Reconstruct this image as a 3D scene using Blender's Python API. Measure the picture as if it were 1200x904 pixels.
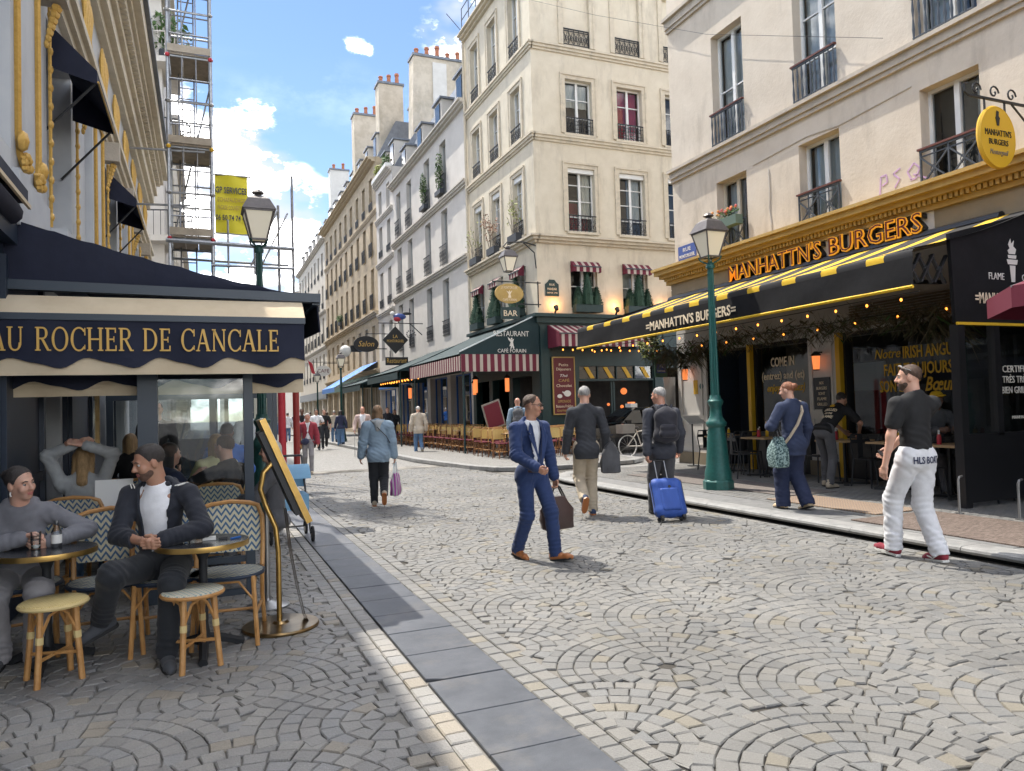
import bpy, math, random
import numpy as np
from mathutils import Vector as Vec, Matrix
for o in list(bpy.data.objects): bpy.data.objects.remove(o)
sc = bpy.context.scene
COL = sc.collection
R = math.radians
rnd = random.Random(7)
CH = 1.52
# ---------------------------------------------------------------- camera
cam_d = bpy.data.cameras.new('camera'); cam = bpy.data.objects.new('camera', cam_d); COL.objects.link(cam)
sc.camera = cam
cam_d.sensor_fit = 'HORIZONTAL'; cam_d.sensor_width = 36.0; cam_d.lens = 868/1200*36
cam_d.clip_start = .05; cam_d.clip_end = 2000
_y, _p, _r = R(22.62), R(1.84), R(-1.67)
_f = Vec((math.sin(_y)*math.cos(_p), math.cos(_y)*math.cos(_p), math.sin(_p)))
_rt = Vec((math.cos(_y), -math.sin(_y), 0)); _u = _rt.cross(_f)
_r2 = _rt*math.cos(_r) + _u*math.sin(_r); _u2 = _u*math.cos(_r) - _rt*math.sin(_r)
cam.matrix_world = Matrix(((_r2.x, _u2.x, -_f.x, 0), (_r2.y, _u2.y, -_f.y, 0), (_r2.z, _u2.z, -_f.z, CH), (0, 0, 0, 1)))
# ---------------------------------------------------------------- sun, sky, exposure
SUN_AZ, SUN_EL = R(22), R(62)      # azimuth: turned left from the street direction (+Y)
sd = Vec((-math.sin(SUN_AZ)*math.cos(SUN_EL), math.cos(SUN_AZ)*math.cos(SUN_EL), math.sin(SUN_EL)))
sl = bpy.data.lights.new('sun', 'SUN'); sl.energy = 2.0; sl.angle = R(.55); sl.color = (1, .94, .84)
so = bpy.data.objects.new('sun', sl); COL.objects.link(so); so.rotation_euler = sd.to_track_quat('Z', 'Y').to_euler(); so.location = (0, 0, 40)
sc.view_settings.view_transform = 'Standard'; sc.view_settings.look = 'None'; sc.view_settings.gamma = 1
sc.view_settings.exposure = 1.75
sc.render.engine = 'CYCLES'; sc.cycles.max_bounces = 5; sc.cycles.transparent_max_bounces = 10; sc.cycles.diffuse_bounces = 3; sc.cycles.glossy_bounces = 2; sc.cycles.sample_clamp_indirect = 4; sc.cycles.caustics_reflective = False; sc.cycles.caustics_refractive = False
w = bpy.data.worlds.new('World'); sc.world = w; w.use_nodes = True
def world():
    nt = w.node_tree; N = nt.nodes; L = nt.links; N.clear()
    def n(t, **k):
        x = N.new(t)
        for a, b in k.items(): setattr(x, a, b)
        return x
    def m(op, a, b=None, c=None):
        x = n('ShaderNodeMath', operation=op)
        for i, v in enumerate((a, b, c)):
            if v is None: continue
            if isinstance(v, (int, float)): x.inputs[i].default_value = v
            else: L.new(v, x.inputs[i])
        return x.outputs[0]
    sky = n('ShaderNodeTexSky', sky_type='NISHITA'); sky.sun_disc = False
    sky.sun_elevation = SUN_EL; sky.sun_rotation = -SUN_AZ; sky.air_density = 1.0; sky.dust_density = .1; sky.ozone_density = 2.2; sky.altitude = 1200
    bs = n('ShaderNodeBackground'); L.new(sky.outputs[0], bs.inputs[0]); bs.inputs[1].default_value = .07
    tc = n('ShaderNodeTexCoord'); sep = n('ShaderNodeSeparateXYZ'); L.new(tc.outputs['Generated'], sep.inputs[0])
    z = m('MAXIMUM', sep.outputs[2], 0.0)
    # cumulus: fractal noise over the sky dome, fuller round the banks seen down the street
    mp = n('ShaderNodeMapping'); mp.inputs['Scale'].default_value = (1, 1, 1.7); L.new(tc.outputs['Generated'], mp.inputs[0])
    n1 = n('ShaderNodeTexNoise'); n1.inputs['Scale'].default_value = 3.1; n1.inputs['Detail'].default_value = 5; n1.inputs['Roughness'].default_value = .58
    L.new(mp.outputs[0], n1.inputs['Vector'])
    n2 = n('ShaderNodeTexNoise'); n2.inputs['Scale'].default_value = 13; n2.inputs['Detail'].default_value = 6; n2.inputs['Roughness'].default_value = .62
    L.new(mp.outputs[0], n2.inputs['Vector'])
    dens = m('MULTIPLY', m('SUBTRACT', n1.outputs[0], .485), 2.4)
    banks = [((-.049, .932, .359), .075, .07, 1.0), ((-.02, .94, .30), .085, .055, 1.0), ((.045, .905, .32), .09, .045, .95), ((.10, .955, .245), .10, .03, .6),
             ((.1746, .8783, .4452), .019, .010, .62), ((.196, .9, .452), .013, .010, .55), ((.075, .98, .17), .10, .055, 1.0), ((-.10, .95, .25), .10, .09, 1.0),
             ((-.25, .92, .3), .16, .07, .8), ((.16, .96, .10), .10, .05, .9)]
    tot = None
    for c, rw, rh, amp in banks:
        c = Vec(c).normalized()
        sv = n('ShaderNodeVectorMath', operation='SUBTRACT'); L.new(tc.outputs['Generated'], sv.inputs[0]); sv.inputs[1].default_value = c
        dv = n('ShaderNodeVectorMath', operation='MULTIPLY'); L.new(sv.outputs[0], dv.inputs[0]); dv.inputs[1].default_value = (1/rw, 1/rw, 1/rh)
        ln = n('ShaderNodeVectorMath', operation='LENGTH'); L.new(dv.outputs[0], ln.inputs[0])
        b = m('MULTIPLY', m('MAXIMUM', m('SUBTRACT', 1.25, ln.outputs['Value']), 0), amp)
        tot = b if tot is None else m('MAXIMUM', tot, b)
    near = m('MULTIPLY_ADD', m('SUBTRACT', n2.outputs[0], .5), 2.4, m('SUBTRACT', tot, .30))
    mask = m('MULTIPLY', near, m('GREATER_THAN', tot, .001)); rq = m('MINIMUM', m('MAXIMUM', m('MULTIPLY', dens, 3.1), 0), 1)
    rp = n('ShaderNodeValToRGB'); rp.color_ramp.elements[0].position = .0; rp.color_ramp.elements[1].position = .62; L.new(mask, rp.inputs[0])
    rp.color_ramp.interpolation = 'EASE'
    # thin veil of high cloud
    n3 = n('ShaderNodeTexNoise'); n3.inputs['Scale'].default_value = 1.6; n3.inputs['Detail'].default_value = 3
    mp3 = n('ShaderNodeMapping'); mp3.inputs['Scale'].default_value = (1, .5, 3.2); mp3.inputs['Rotation'].default_value = (.3, .4, .5)
    L.new(tc.outputs['Generated'], mp3.inputs[0]); L.new(mp3.outputs[0], n3.inputs['Vector'])
    veil = m('MULTIPLY', m('MAXIMUM', m('SUBTRACT', n3.outputs[0], .48), 0), .16)
    cm = m('MINIMUM', m('MAXIMUM', m('MAXIMUM', m('POWER', rp.outputs[0], 1.6), m('MULTIPLY', m('MULTIPLY', rq, rq), m('SUBTRACT', 3, m('MULTIPLY', rq, 2)))), veil), 1.0)
    shade = n('ShaderNodeMix', data_type='RGBA'); L.new(m('MULTIPLY', m('SUBTRACT', n2.outputs[0], .43), 3.2), shade.inputs[0])
    shade.inputs[6].default_value = (.036, .039, .047, 1); shade.inputs[7].default_value = (1, .975, .94, 1); shade.clamp_factor = True
    bc = n('ShaderNodeBackground'); L.new(shade.outputs[2], bc.inputs[0]); bc.inputs[1].default_value = 7.5
    mx = n('ShaderNodeMixShader'); L.new(cm, mx.inputs[0]); L.new(bs.outputs[0], mx.inputs[1]); L.new(bc.outputs[0], mx.inputs[2])
    out = n('ShaderNodeOutputWorld'); L.new(mx.outputs[0], out.inputs[0])
world()
# ---------------------------------------------------------------- scene helpers
def tag(o, label=None, cat=None, group=None, kind=None):
    if label: o['label'] = label
    if cat: o['category'] = cat
    if group: o['group'] = group
    if kind: o['kind'] = kind
    return o
def thing(name, label, cat, loc=(0, 0, 0), rz=0, group=None):
    o = bpy.data.objects.new(name, None); COL.objects.link(o); o.empty_display_size = .2
    o.location = loc; o.rotation_euler = (0, 0, rz)
    return tag(o, label, cat, group)
def rootloc(o):
    while o.parent: o = o.parent
    return o.location
def dup(o, loc=None, rz=None, label=None, parent=None):
    c = o.copy(); COL.objects.link(c); c.parent = parent
    if loc is not None: c.location = loc
    if rz is not None: c.rotation_euler = (0, 0, rz)
    if label: c['label'] = label
    for ch in o.children: dup(ch, parent=c)
    return c
def link_mesh(name, me, parent=None):
    o = bpy.data.objects.new(name, me); COL.objects.link(o)
    if parent: o.parent = parent
    return o
class MB:
    def __init__(s): s.v = []; s.f = []; s.fm = []; s.cur = 0
    def face(s, pts):
        i = len(s.v); s.v += [tuple(p) for p in pts]; s.f.append(tuple(range(i, i+len(pts)))); s.fm.append(s.cur); return s
    def add(s, vs, fs):
        i = len(s.v); s.v += [tuple(p) for p in vs]
        for f in fs: s.f.append(tuple(i+k for k in f)); s.fm.append(s.cur)
        return s
    def obox(s, c, a, b, d):
        c, a, b, d = Vec(c), Vec(a), Vec(b), Vec(d)
        vs = [c+x*a+y*b+z*d for z in (-1, 1) for y in (-1, 1) for x in (-1, 1)]
        fs = [(0, 2, 3, 1), (4, 5, 7, 6), (0, 1, 5, 4), (2, 6, 7, 3), (0, 4, 6, 2), (1, 3, 7, 5)]
        if a.cross(b).dot(d) < 0: fs = [f[::-1] for f in fs]
        return s.add(vs, fs)
    def box(s, x0, x1, y0, y1, z0, z1):
        return s.obox(((x0+x1)/2, (y0+y1)/2, (z0+z1)/2), ((x1-x0)/2, 0, 0), (0, (y1-y0)/2, 0), (0, 0, (z1-z0)/2))
    def bar(s, p, q, w, h, up=(0, 0, 1)):
        p, q = Vec(p), Vec(q); d = (q-p); L = d.length; d.normalize(); sd_ = d.cross(Vec(up))
        if sd_.length < 1e-4: sd_ = d.cross(Vec((1, 0, 0)))
        sd_.normalize(); u = sd_.cross(d)
        return s.obox((p+q)/2, d*(L/2), sd_*(w/2), u*(h/2))
    def cyl(s, p, q, r, r2=None, n=8, cap=True):
        p, q = Vec(p), Vec(q); d = (q-p).normalized(); a = d.orthogonal().normalized(); b = d.cross(a); r2 = r if r2 is None else r2
        vs = []
        for c, rr in ((p, r), (q, r2)):
            vs += [c+(a*math.cos(2*math.pi*k/n)+b*math.sin(2*math.pi*k/n))*rr for k in range(n)]
        fs = [(k, (k+1) % n, n+(k+1) % n, n+k) for k in range(n)]
        if cap: fs += [tuple(range(n))[::-1], tuple(range(n, 2*n))]
        return s.add(vs, fs)
    def tube(s, pts, r, n=6, closed=False):
        pts = [Vec(p) for p in pts]; m = len(pts); rs = r if isinstance(r, (list, tuple)) else [r]*m
        vs = []; a = None
        for i, p in enumerate(pts):
            if closed: d = pts[(i+1) % m]-pts[i-1]
            else: d = pts[min(i+1, m-1)]-pts[max(i-1, 0)]
            d.normalize()
            if a is None: a = d.orthogonal().normalized()
            else:
                a = a-d*a.dot(d)
                a = a.normalized() if a.length > 1e-5 else d.orthogonal().normalized()
            b = d.cross(a)
            vs += [p+(a*math.cos(2*math.pi*k/n)+b*math.sin(2*math.pi*k/n))*rs[i] for k in range(n)]
        fs = []
        for i in range(m if closed else m-1):
            j = (i+1) % m
            fs += [(i*n+k, i*n+(k+1) % n, j*n+(k+1) % n, j*n+k) for k in range(n)]
        if not closed: fs += [tuple(range(n))[::-1], tuple(range((m-1)*n, m*n))]
        return s.add(vs, fs)
    def lathe(s, prof, c=(0, 0, 0), n=16, cap=True):
        c = Vec(c); vs = []
        for r, z in prof: vs += [c+Vec((r*math.cos(2*math.pi*k/n), r*math.sin(2*math.pi*k/n), z)) for k in range(n)]
        fs = []
        for i in range(len(prof)-1): fs += [(i*n+k, i*n+(k+1) % n, (i+1)*n+(k+1) % n, (i+1)*n+k) for k in range(n)]
        if cap: fs += [tuple(range(n))[::-1], tuple(range((len(prof)-1)*n, len(prof)*n))]
        return s.add(vs, fs)
    def ball(s, c, r, nu=10, nv=6):
        if isinstance(r, (int, float)): r = (r, r, r)
        vs = [(c[0], c[1], c[2]-r[2])]
        for i in range(1, nv):
            t = -math.pi/2+math.pi*i/nv
            for k in range(nu):
                a = 2*math.pi*k/nu
                vs.append((c[0]+r[0]*math.cos(t)*math.cos(a), c[1]+r[1]*math.cos(t)*math.sin(a), c[2]+r[2]*math.sin(t)))
        vs.append((c[0], c[1], c[2]+r[2])); T = len(vs)-1
        fs = [(0, 1+(k+1) % nu, 1+k) for k in range(nu)]
        for i in range(nv-2):
            for k in range(nu): fs.append((1+i*nu+k, 1+i*nu+(k+1) % nu, 1+(i+1)*nu+(k+1) % nu, 1+(i+1)*nu+k))
        fs += [(1+(nv-2)*nu+k, 1+(nv-2)*nu+(k+1) % nu, T) for k in range(nu)]
        return s.add(vs, fs)
    def prism(s, poly, vec):
        v = Vec(vec); P = [Vec(p) for p in poly]; n = len(P)
        s.add(P+[p+v for p in P], [tuple(range(n))[::-1], tuple(range(n, 2*n))]+[(k, (k+1) % n, n+(k+1) % n, n+k) for k in range(n)])
        return s
    def sheet(s, grid):
        h = len(grid); wd = len(grid[0])
        return s.add([p for row in grid for p in row], [(i*wd+k, i*wd+k+1, (i+1)*wd+k+1, (i+1)*wd+k) for i in range(h-1) for k in range(wd-1)])
    def mesh(s, name, mat, smooth=False, off=None):
        me = bpy.data.meshes.new(name)
        vs = s.v if off is None else [(p[0]-off[0], p[1]-off[1], p[2]-off[2]) for p in s.v]
        me.from_pydata(vs, [], s.f)
        for m_ in (mat if isinstance(mat, (list, tuple)) else [mat]): me.materials.append(M[m_] if isinstance(m_, str) else m_)
        if any(s.fm): me.polygons.foreach_set('material_index', s.fm)
        if smooth:
            me.polygons.foreach_set('use_smooth', [True]*len(s.f))
            try: me.set_sharp_from_angle(angle=R(42))
            except Exception: pass
        me.update(); return me
    def build(s, name, mat, parent=None, world=True, smooth=False, label=None):
        off = rootloc(parent) if (parent and world) else None
        o = link_mesh(name, s.mesh(name, mat, smooth, off), parent)
        if label: o['label'] = label
        return o
def single(mb, name, mat, label, cat, group=None, loc=None, rz=0, smooth=False):
    """a thing that is one mesh; vertices in its own frame when loc is given, else in world space"""
    if loc is None:
        xs = np.array(mb.v); loc_ = Vec((xs[:, 0].mean(), xs[:, 1].mean(), xs[:, 2].min()))
        o = link_mesh(name, mb.mesh(name, mat, smooth, loc_)); o.location = loc_
    else:
        o = link_mesh(name, mb.mesh(name, mat, smooth)); o.location = loc; o.rotation_euler = (0, 0, rz)
    return tag(o, label, cat, group)
# ---------------------------------------------------------------- materials
M = {}
def mat(name, col, rough=.7, metal=0, col2=None, nscale=6, bump=0, bscale=40, spec=.5, emit=None, estr=0, stretch=None, coat=0, ramp=(.35, .65), stain=None, sheen=0):
    m_ = bpy.data.materials.new(name); m_.use_nodes = True; nt = m_.node_tree; N = nt.nodes; L = nt.links
    b = N['Principled BSDF']; b.inputs['Base Color'].default_value = (*col, 1); b.inputs['Roughness'].default_value = rough; b.inputs['Metallic'].default_value = metal
    b.inputs['Specular IOR Level'].default_value = spec
    if coat: b.inputs['Coat Weight'].default_value = coat
    if sheen: b.inputs['Sheen Weight'].default_value = sheen
    if emit: b.inputs['Emission Color'].default_value = (*emit, 1); b.inputs['Emission Strength'].default_value = estr
    if col2 or bump or stain:
        g = N.new('ShaderNodeNewGeometry'); mp = N.new('ShaderNodeMapping'); L.new(g.outputs['Position'], mp.inputs[0])
        if stretch: mp.inputs['Scale'].default_value = stretch
    if col2:
        t = N.new('ShaderNodeTexNoise'); t.inputs['Scale'].default_value = nscale; t.inputs['Detail'].default_value = 8; t.inputs['Roughness'].default_value = .65; L.new(mp.outputs[0], t.inputs['Vector'])
        r = N.new('ShaderNodeValToRGB'); r.color_ramp.elements[0].position = ramp[0]; r.color_ramp.elements[1].position = ramp[1]
        r.color_ramp.elements[0].color = (*col, 1); r.color_ramp.elements[1].color = (*col2, 1); L.new(t.outputs[0], r.inputs[0])
        src = r.outputs[0]
        if stain:
            t2 = N.new('ShaderNodeTexNoise'); t2.inputs['Scale'].default_value = stain[1]; t2.inputs['Detail'].default_value = 9; t2.inputs['Roughness'].default_value = .7
            mp2 = N.new('ShaderNodeMapping'); mp2.inputs['Scale'].default_value = stain[2]; L.new(g.outputs['Position'], mp2.inputs[0]); L.new(mp2.outputs[0], t2.inputs['Vector'])
            r2 = N.new('ShaderNodeValToRGB'); r2.color_ramp.elements[0].position = .52; r2.color_ramp.elements[1].position = .75; L.new(t2.outputs[0], r2.inputs[0])
            mm = N.new('ShaderNodeMath'); mm.operation = 'MULTIPLY'; mm.inputs[1].default_value = stain[3]; L.new(r2.outputs[0], mm.inputs[0])
            mx = N.new('ShaderNodeMix'); mx.data_type = 'RGBA'; L.new(mm.outputs[0], mx.inputs[0]); L.new(src, mx.inputs[6]); mx.inputs[7].default_value = (*stain[0], 1); src = mx.outputs[2]
        L.new(src, b.inputs['Base Color'])
    if bump:
        t3 = N.new('ShaderNodeTexNoise'); t3.inputs['Scale'].default_value = bscale; t3.inputs['Detail'].default_value = 6; L.new(g.outputs['Position'], t3.inputs['Vector'])
        bp = N.new('ShaderNodeBump'); bp.inputs['Strength'].default_value = bump; bp.inputs['Distance'].default_value = .02; L.new(t3.outputs[0], bp.inputs['Height']); L.new(bp.outputs[0], b.inputs['Normal'])
    M[name] = m_; return m_
def stone_mat(name, cols, joint=False):
    """cobble colour picked per stone from its 'tint' attribute, with granite speckle"""
    m_ = bpy.data.materials.new(name); m_.use_nodes = True; nt = m_.node_tree; N = nt.nodes; L = nt.links; b = N['Principled BSDF']
    a = N.new('ShaderNodeAttribute'); a.attribute_name = 'tint'; r = N.new('ShaderNodeValToRGB'); r.color_ramp.interpolation = 'LINEAR'
    e = r.color_ramp.elements; e[0].position = 0; e[0].color = (*cols[0], 1); e[1].position = 1; e[1].color = (*cols[-1], 1)
    for i, c in enumerate(cols[1:-1]): x = e.new((i+1)/(len(cols)-1)); x.color = (*c, 1)
    L.new(a.outputs['Fac'], r.inputs[0])
    g = N.new('ShaderNodeNewGeometry'); t = N.new('ShaderNodeTexNoise'); t.inputs['Scale'].default_value = 240; t.inputs['Detail'].default_value = 4; L.new(g.outputs['Position'], t.inputs['Vector'])
    t2 = N.new('ShaderNodeTexNoise'); t2.inputs['Scale'].default_value = .9; t2.inputs['Detail'].default_value = 7; L.new(g.outputs['Position'], t2.inputs['Vector'])
    def mul(src, nz, lo, hi, p0=.3, p1=.7):
        q = N.new('ShaderNodeMapRange'); q.inputs[1].default_value = p0; q.inputs[2].default_value = p1; q.inputs[3].default_value = lo; q.inputs[4].default_value = hi; L.new(nz, q.inputs[0])
        v = N.new('ShaderNodeVectorMath'); v.operation = 'SCALE'; L.new(src, v.inputs[0]); L.new(q.outputs[0], v.inputs['Scale']); return v.outputs[0]
    c = mul(mul(r.outputs[0], t.outputs[0], .72, 1.22), t2.outputs[0], .8, 1.15); L.new(c, b.inputs['Base Color'])
    b.inputs['Roughness'].default_value = .62
    t3 = N.new('ShaderNodeTexNoise'); t3.inputs['Scale'].default_value = 70; t3.inputs['Detail'].default_value = 6; L.new(g.outputs['Position'], t3.inputs['Vector'])
    bp = N.new('ShaderNodeBump'); bp.inputs['Strength'].default_value = .35; bp.inputs['Distance'].default_value = .012; L.new(t3.outputs[0], bp.inputs['Height']); L.new(bp.outputs[0], b.inputs['Normal'])
    M[name] = m_
def glass_mat(name, tint=(.85, .9, .9), refl=.03, rough=.01):
    m_ = bpy.data.materials.new(name); m_.use_nodes = True; nt = m_.node_tree; N = nt.nodes; L = nt.links; N.clear()
    tr = N.new('ShaderNodeBsdfTransparent'); tr.inputs[0].default_value = (*tint, 1); gl = N.new('ShaderNodeBsdfGlossy'); gl.inputs['Roughness'].default_value = rough
    fr = N.new('ShaderNodeFresnel'); fr.inputs[0].default_value = 1.5
    mm = N.new('ShaderNodeMath'); mm.operation = 'MULTIPLY_ADD'; mm.inputs[1].default_value = 1.1; mm.inputs[2].default_value = refl; L.new(fr.outputs[0], mm.inputs[0])
    cl = N.new('ShaderNodeMath'); cl.operation = 'MINIMUM'; cl.inputs[1].default_value = .9; L.new(mm.outputs[0], cl.inputs[0])
    mx = N.new('ShaderNodeMixShader'); L.new(cl.outputs[0], mx.inputs[0]); L.new(tr.outputs[0], mx.inputs[1]); L.new(gl.outputs[0], mx.inputs[2])
    o = N.new('ShaderNodeOutputMaterial'); L.new(mx.outputs[0], o.inputs[0]); M[name] = m_
def stripe_mat(name, c1, c2, axis, freq, duty=.5, rough=.75, phase=0):
    """stripes along a world axis (fabric print)"""
    m_ = bpy.data.materials.new(name); m_.use_nodes = True; nt = m_.node_tree; N = nt.nodes; L = nt.links; b = N['Principled BSDF']; b.inputs['Roughness'].default_value = rough
    g = N.new('ShaderNodeNewGeometry'); s = N.new('ShaderNodeSeparateXYZ'); L.new(g.outputs['Position'], s.inputs[0])
    a = N.new('ShaderNodeMath'); a.operation = 'MULTIPLY_ADD'; a.inputs[1].default_value = freq; a.inputs[2].default_value = phase; L.new(s.outputs[axis], a.inputs[0])
    f = N.new('ShaderNodeMath'); f.operation = 'FRACT'; L.new(a.outputs[0], f.inputs[0])
    c = N.new('ShaderNodeMath'); c.operation = 'LESS_THAN'; c.inputs[1].default_value = duty; L.new(f.outputs[0], c.inputs[0])
    mx = N.new('ShaderNodeMix'); mx.data_type = 'RGBA'; L.new(c.outputs[0], mx.inputs[0]); mx.inputs[6].default_value = (*c2, 1); mx.inputs[7].default_value = (*c1, 1); L.new(mx.outputs[2], b.inputs['Base Color'])
    M[name] = m_
def weave_mat(name, c1, c2, sx=16, sz=16, mode='zig', ax=(0, 2)):
    """rattan weave: zigzag chevrons or small checks in object space"""
    m_ = bpy.data.materials.new(name); m_.use_nodes = True; nt = m_.node_tree; N = nt.nodes; L = nt.links; b = N['Principled BSDF']; b.inputs['Roughness'].default_value = .5
    tc = N.new('ShaderNodeTexCoord'); s = N.new('ShaderNodeSeparateXYZ'); L.new(tc.outputs['Object'], s.inputs[0])
    def m(op, a, b_=None):
        x = N.new('ShaderNodeMath'); x.operation = op
        for i, v in enumerate((a, b_)):
            if v is None: continue
            if isinstance(v, (int, float)): x.inputs[i].default_value = v
            else: L.new(v, x.inputs[i])
        return x.outputs[0]
    X, Z = s.outputs[ax[0]], s.outputs[ax[1]]
    if mode == 'zig':
        tri = m('ABSOLUTE', m('SUBTRACT', m('FRACT', m('MULTIPLY', X, sx)), .5))
        q = m('FRACT', m('ADD', m('MULTIPLY', Z, sz), m('MULTIPLY', tri, 1.7)))
        f = m('LESS_THAN', q, .42)
    else:
        f = m('MULTIPLY', m('GREATER_THAN', m('SINE', m('MULTIPLY', X, sx*6.28)), .2), m('GREATER_THAN', m('SINE', m('MULTIPLY', Z, sz*6.28)), .2))
    mx = N.new('ShaderNodeMix'); mx.data_type = 'RGBA'; L.new(f, mx.inputs[0]); mx.inputs[6].default_value = (*c2, 1); mx.inputs[7].default_value = (*c1, 1); L.new(mx.outputs[2], b.inputs['Base Color'])
    wv = m('ADD', m('SINE', m('MULTIPLY', X, 700)), m('SINE', m('MULTIPLY', Z, 700)))
    bp = N.new('ShaderNodeBump'); bp.inputs['Strength'].default_value = .5; bp.inputs['Distance'].default_value = .004; L.new(wv, bp.inputs['Height']); L.new(bp.outputs[0], b.inputs['Normal'])
    M[name] = m_
# grounds
stone_mat('cobble', [(.132, .131, .127), (.182, .177, .165), (.152, .151, .147), (.192, .184, .168), (.152, .154, .153), (.182, .166, .134)])
stone_mat('cobble_old', [(.21, .203, .19), (.26, .248, .23), (.23, .224, .213), (.27, .258, .235), (.24, .237, .23), (.27, .24, .195)])
mat('joint', (.05, .045, .038), .95, col2=(.25, .235, .21), nscale=.5, ramp=(.44, .58), bump=.5, bscale=60)
mat('joint_left', (.15, .14, .125), .95, col2=(.23, .22, .2), nscale=1.5, bump=.4, bscale=60)
mat('slate', (.048, .054, .066), .5, col2=(.08, .087, .102), nscale=5, bump=.15, bscale=160, stain=((.17, .155, .135), 2.3, (1, 1, 1), .55))
mat('flag', (.14, .14, .14), .7, col2=(.2, .2, .195), nscale=9, bump=.2, bscale=120)
mat('kerb_stone', (.2, .2, .195), .55, col2=(.3, .295, .285), nscale=7, bump=.25, bscale=90, stain=((.1, .095, .09), 3, (1, 1, 1), .5))
mat('kerb_shade', (.01, .01, .01), .9)  # near-black colour carries the shade under the kerb nose
mat('rug_brown', (.09, .065, .052), .95, col2=(.2, .155, .13), nscale=14, stretch=(1, 6, 1), bump=.5, bscale=200, ramp=(.42, .6))
weave_mat('rug_orange', (.46, .30, .17), (.25, .19, .15), 22, 22, 'chk', (0, 1))
mat('rug_grey', (.12, .105, .095), .95, col2=(.19, .165, .15), nscale=40, bump=.3, bscale=200)
# walls
mat('cream', (.61, .54, .42), .9, col2=(.68, .61, .485), nscale=2.2, bump=.12, bscale=30, stain=((.36, .31, .24), 1.7, (1, 1, .22), .75))
mat('cream_trim', (.56, .49, .38), .88, col2=(.64, .565, .44), nscale=4, bump=.1, bscale=40, stain=((.27, .25, .21), 2.6, (1, 1, 1.2), .6))
mat('buff', (.55, .475, .385), .9, col2=(.62, .545, .45), nscale=1.6, bump=.22, bscale=18, stain=((.34, .285, .225), 1.8, (1, 1, .28), .72))
mat('buff_trim', (.43, .38, .315), .9, col2=(.52, .455, .375), nscale=6, bump=.3, bscale=30, stain=((.2, .19, .17), 3, (1, 1, 1), .6))
mat('white_wall', (.58, .545, .50), .88, col2=(.64, .605, .56), nscale=1.5, bump=.06, bscale=30, stain=((.52, .5, .48), 1.2, (1, 1, .4), .35))
mat('white_trim', (.54, .50, .45), .88, col2=(.61, .57, .51), nscale=3, stain=((.4, .37, .34), 2.2, (1, 1, 1), .4))
mat('tan_stone', (.40, .32, .215), .92, col2=(.52, .425, .30), nscale=3, bump=.2, bscale=20, stain=((.22, .18, .13), 1.2, (1, 1, .4), .5))
mat('tan_trim', (.45, .365, .25), .9, col2=(.55, .455, .325), nscale=4, stain=((.24, .2, .15), 2, (1, 1, 1), .5))
mat('grey_wall', (.55, .50, .42), .9, col2=(.62, .57, .485), nscale=2, stain=((.4, .38, .35), 1.2, (1, 1, .4), .4))
mat('pale_blue_wall', (.50, .52, .545), .8, col2=(.57, .585, .60), nscale=2, stain=((.38, .38, .38), 1.5, (1, 1, .4), .35))
mat('cornice_cream', (.60, .535, .42), .85, col2=(.68, .61, .49), nscale=5, stain=((.33, .29, .24), 3, (1, 1, 1), .5))
mat('gold', (.56, .33, .07), .42, .35, col2=(.68, .43, .12), nscale=30)
mat('zinc', (.13, .145, .17), .5, .3, col2=(.19, .205, .23), nscale=4)
mat('chimney_wall', (.50, .435, .34), .93, col2=(.60, .53, .43), nscale=1.3, ramp=(.42, .58), bump=.2, bscale=12, stain=((.2, .185, .16), .5, (1, 1, .5), .7))
mat('chimney_white', (.6, .58, .54), .9, col2=(.68, .66, .62), nscale=2)
mat('terracotta', (.36, .13, .07), .85, col2=(.44, .18, .1), nscale=10)
mat('iron', (.025, .027, .03), .55, .2)
mat('iron_grey', (.06, .07, .085), .5, .3)
mat('window_white', (.70, .70, .68), .55, col2=(.76, .76, .74), nscale=5)
mat('window_cream', (.62, .55, .43), .6)
mat('shutter_grey', (.42, .43, .42), .7, col2=(.48, .49, .48), nscale=5)
mat('interior', (.035, .033, .032), .9, col2=(.08, .075, .07), nscale=.8)  # gloom of unlit rooms put into the colour
mat('curtain', (.80, .79, .76), .9, col2=(.62, .62, .60), nscale=5, stretch=(9, 9, .6))
mat('curtain_pale', (.62, .68, .69), .9)
mat('red_cloth', (.42, .02, .05), .85)
mat('red_wall', (.30, .012, .03), .85)
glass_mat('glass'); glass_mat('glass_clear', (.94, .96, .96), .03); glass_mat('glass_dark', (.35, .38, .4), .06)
mat('wood_rail', (.12, .035, .025), .5)
# shopfronts
mat('navy', (.006, .009, .026), .8, col2=(.010, .014, .036), nscale=3, bump=.25, bscale=6)
mat('navy_paint', (.016, .026, .045), .45, col2=(.02, .032, .055), nscale=6)
mat('navy_metal', (.03, .045, .065), .4)
mat('cream_cloth', (.58, .47, .32), .85, col2=(.66, .55, .39), nscale=3, bump=.2, bscale=7)
mat('gold_letter', (.62, .38, .09), .5, .1)
mat('ochre', (.42, .27, .075), .6, col2=(.50, .34, .11), nscale=5, stain=((.26, .18, .07), 2, (1, 1, 1), .4))
mat('black_cloth', (.007, .007, .008), .85, spec=.25, col2=(.011, .011, .013), nscale=3, bump=.25, bscale=6)
mat('yellow_cloth', (.72, .45, .02), .75)
mat('yellow_paint', (.68, .40, .02), .5)
mat('white_letter', (.75, .72, .66), .6)
mat('cream_letter', (.80, .66, .47), .6)
mat('neon', (.8, .35, .02), .5, emit=(1, .42, .03), estr=.12)
mat('black_paint', (.012, .012, .014), .35)
mat('shop_fascia', (.23, .185, .125), .7, col2=(.27, .22, .15), nscale=4)
mat('panel_white', (.58, .55, .51), .6, col2=(.65, .62, .58), nscale=2)
mat('bar_green', (.008, .030, .032), .42, col2=(.012, .040, .042), nscale=4)
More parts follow.
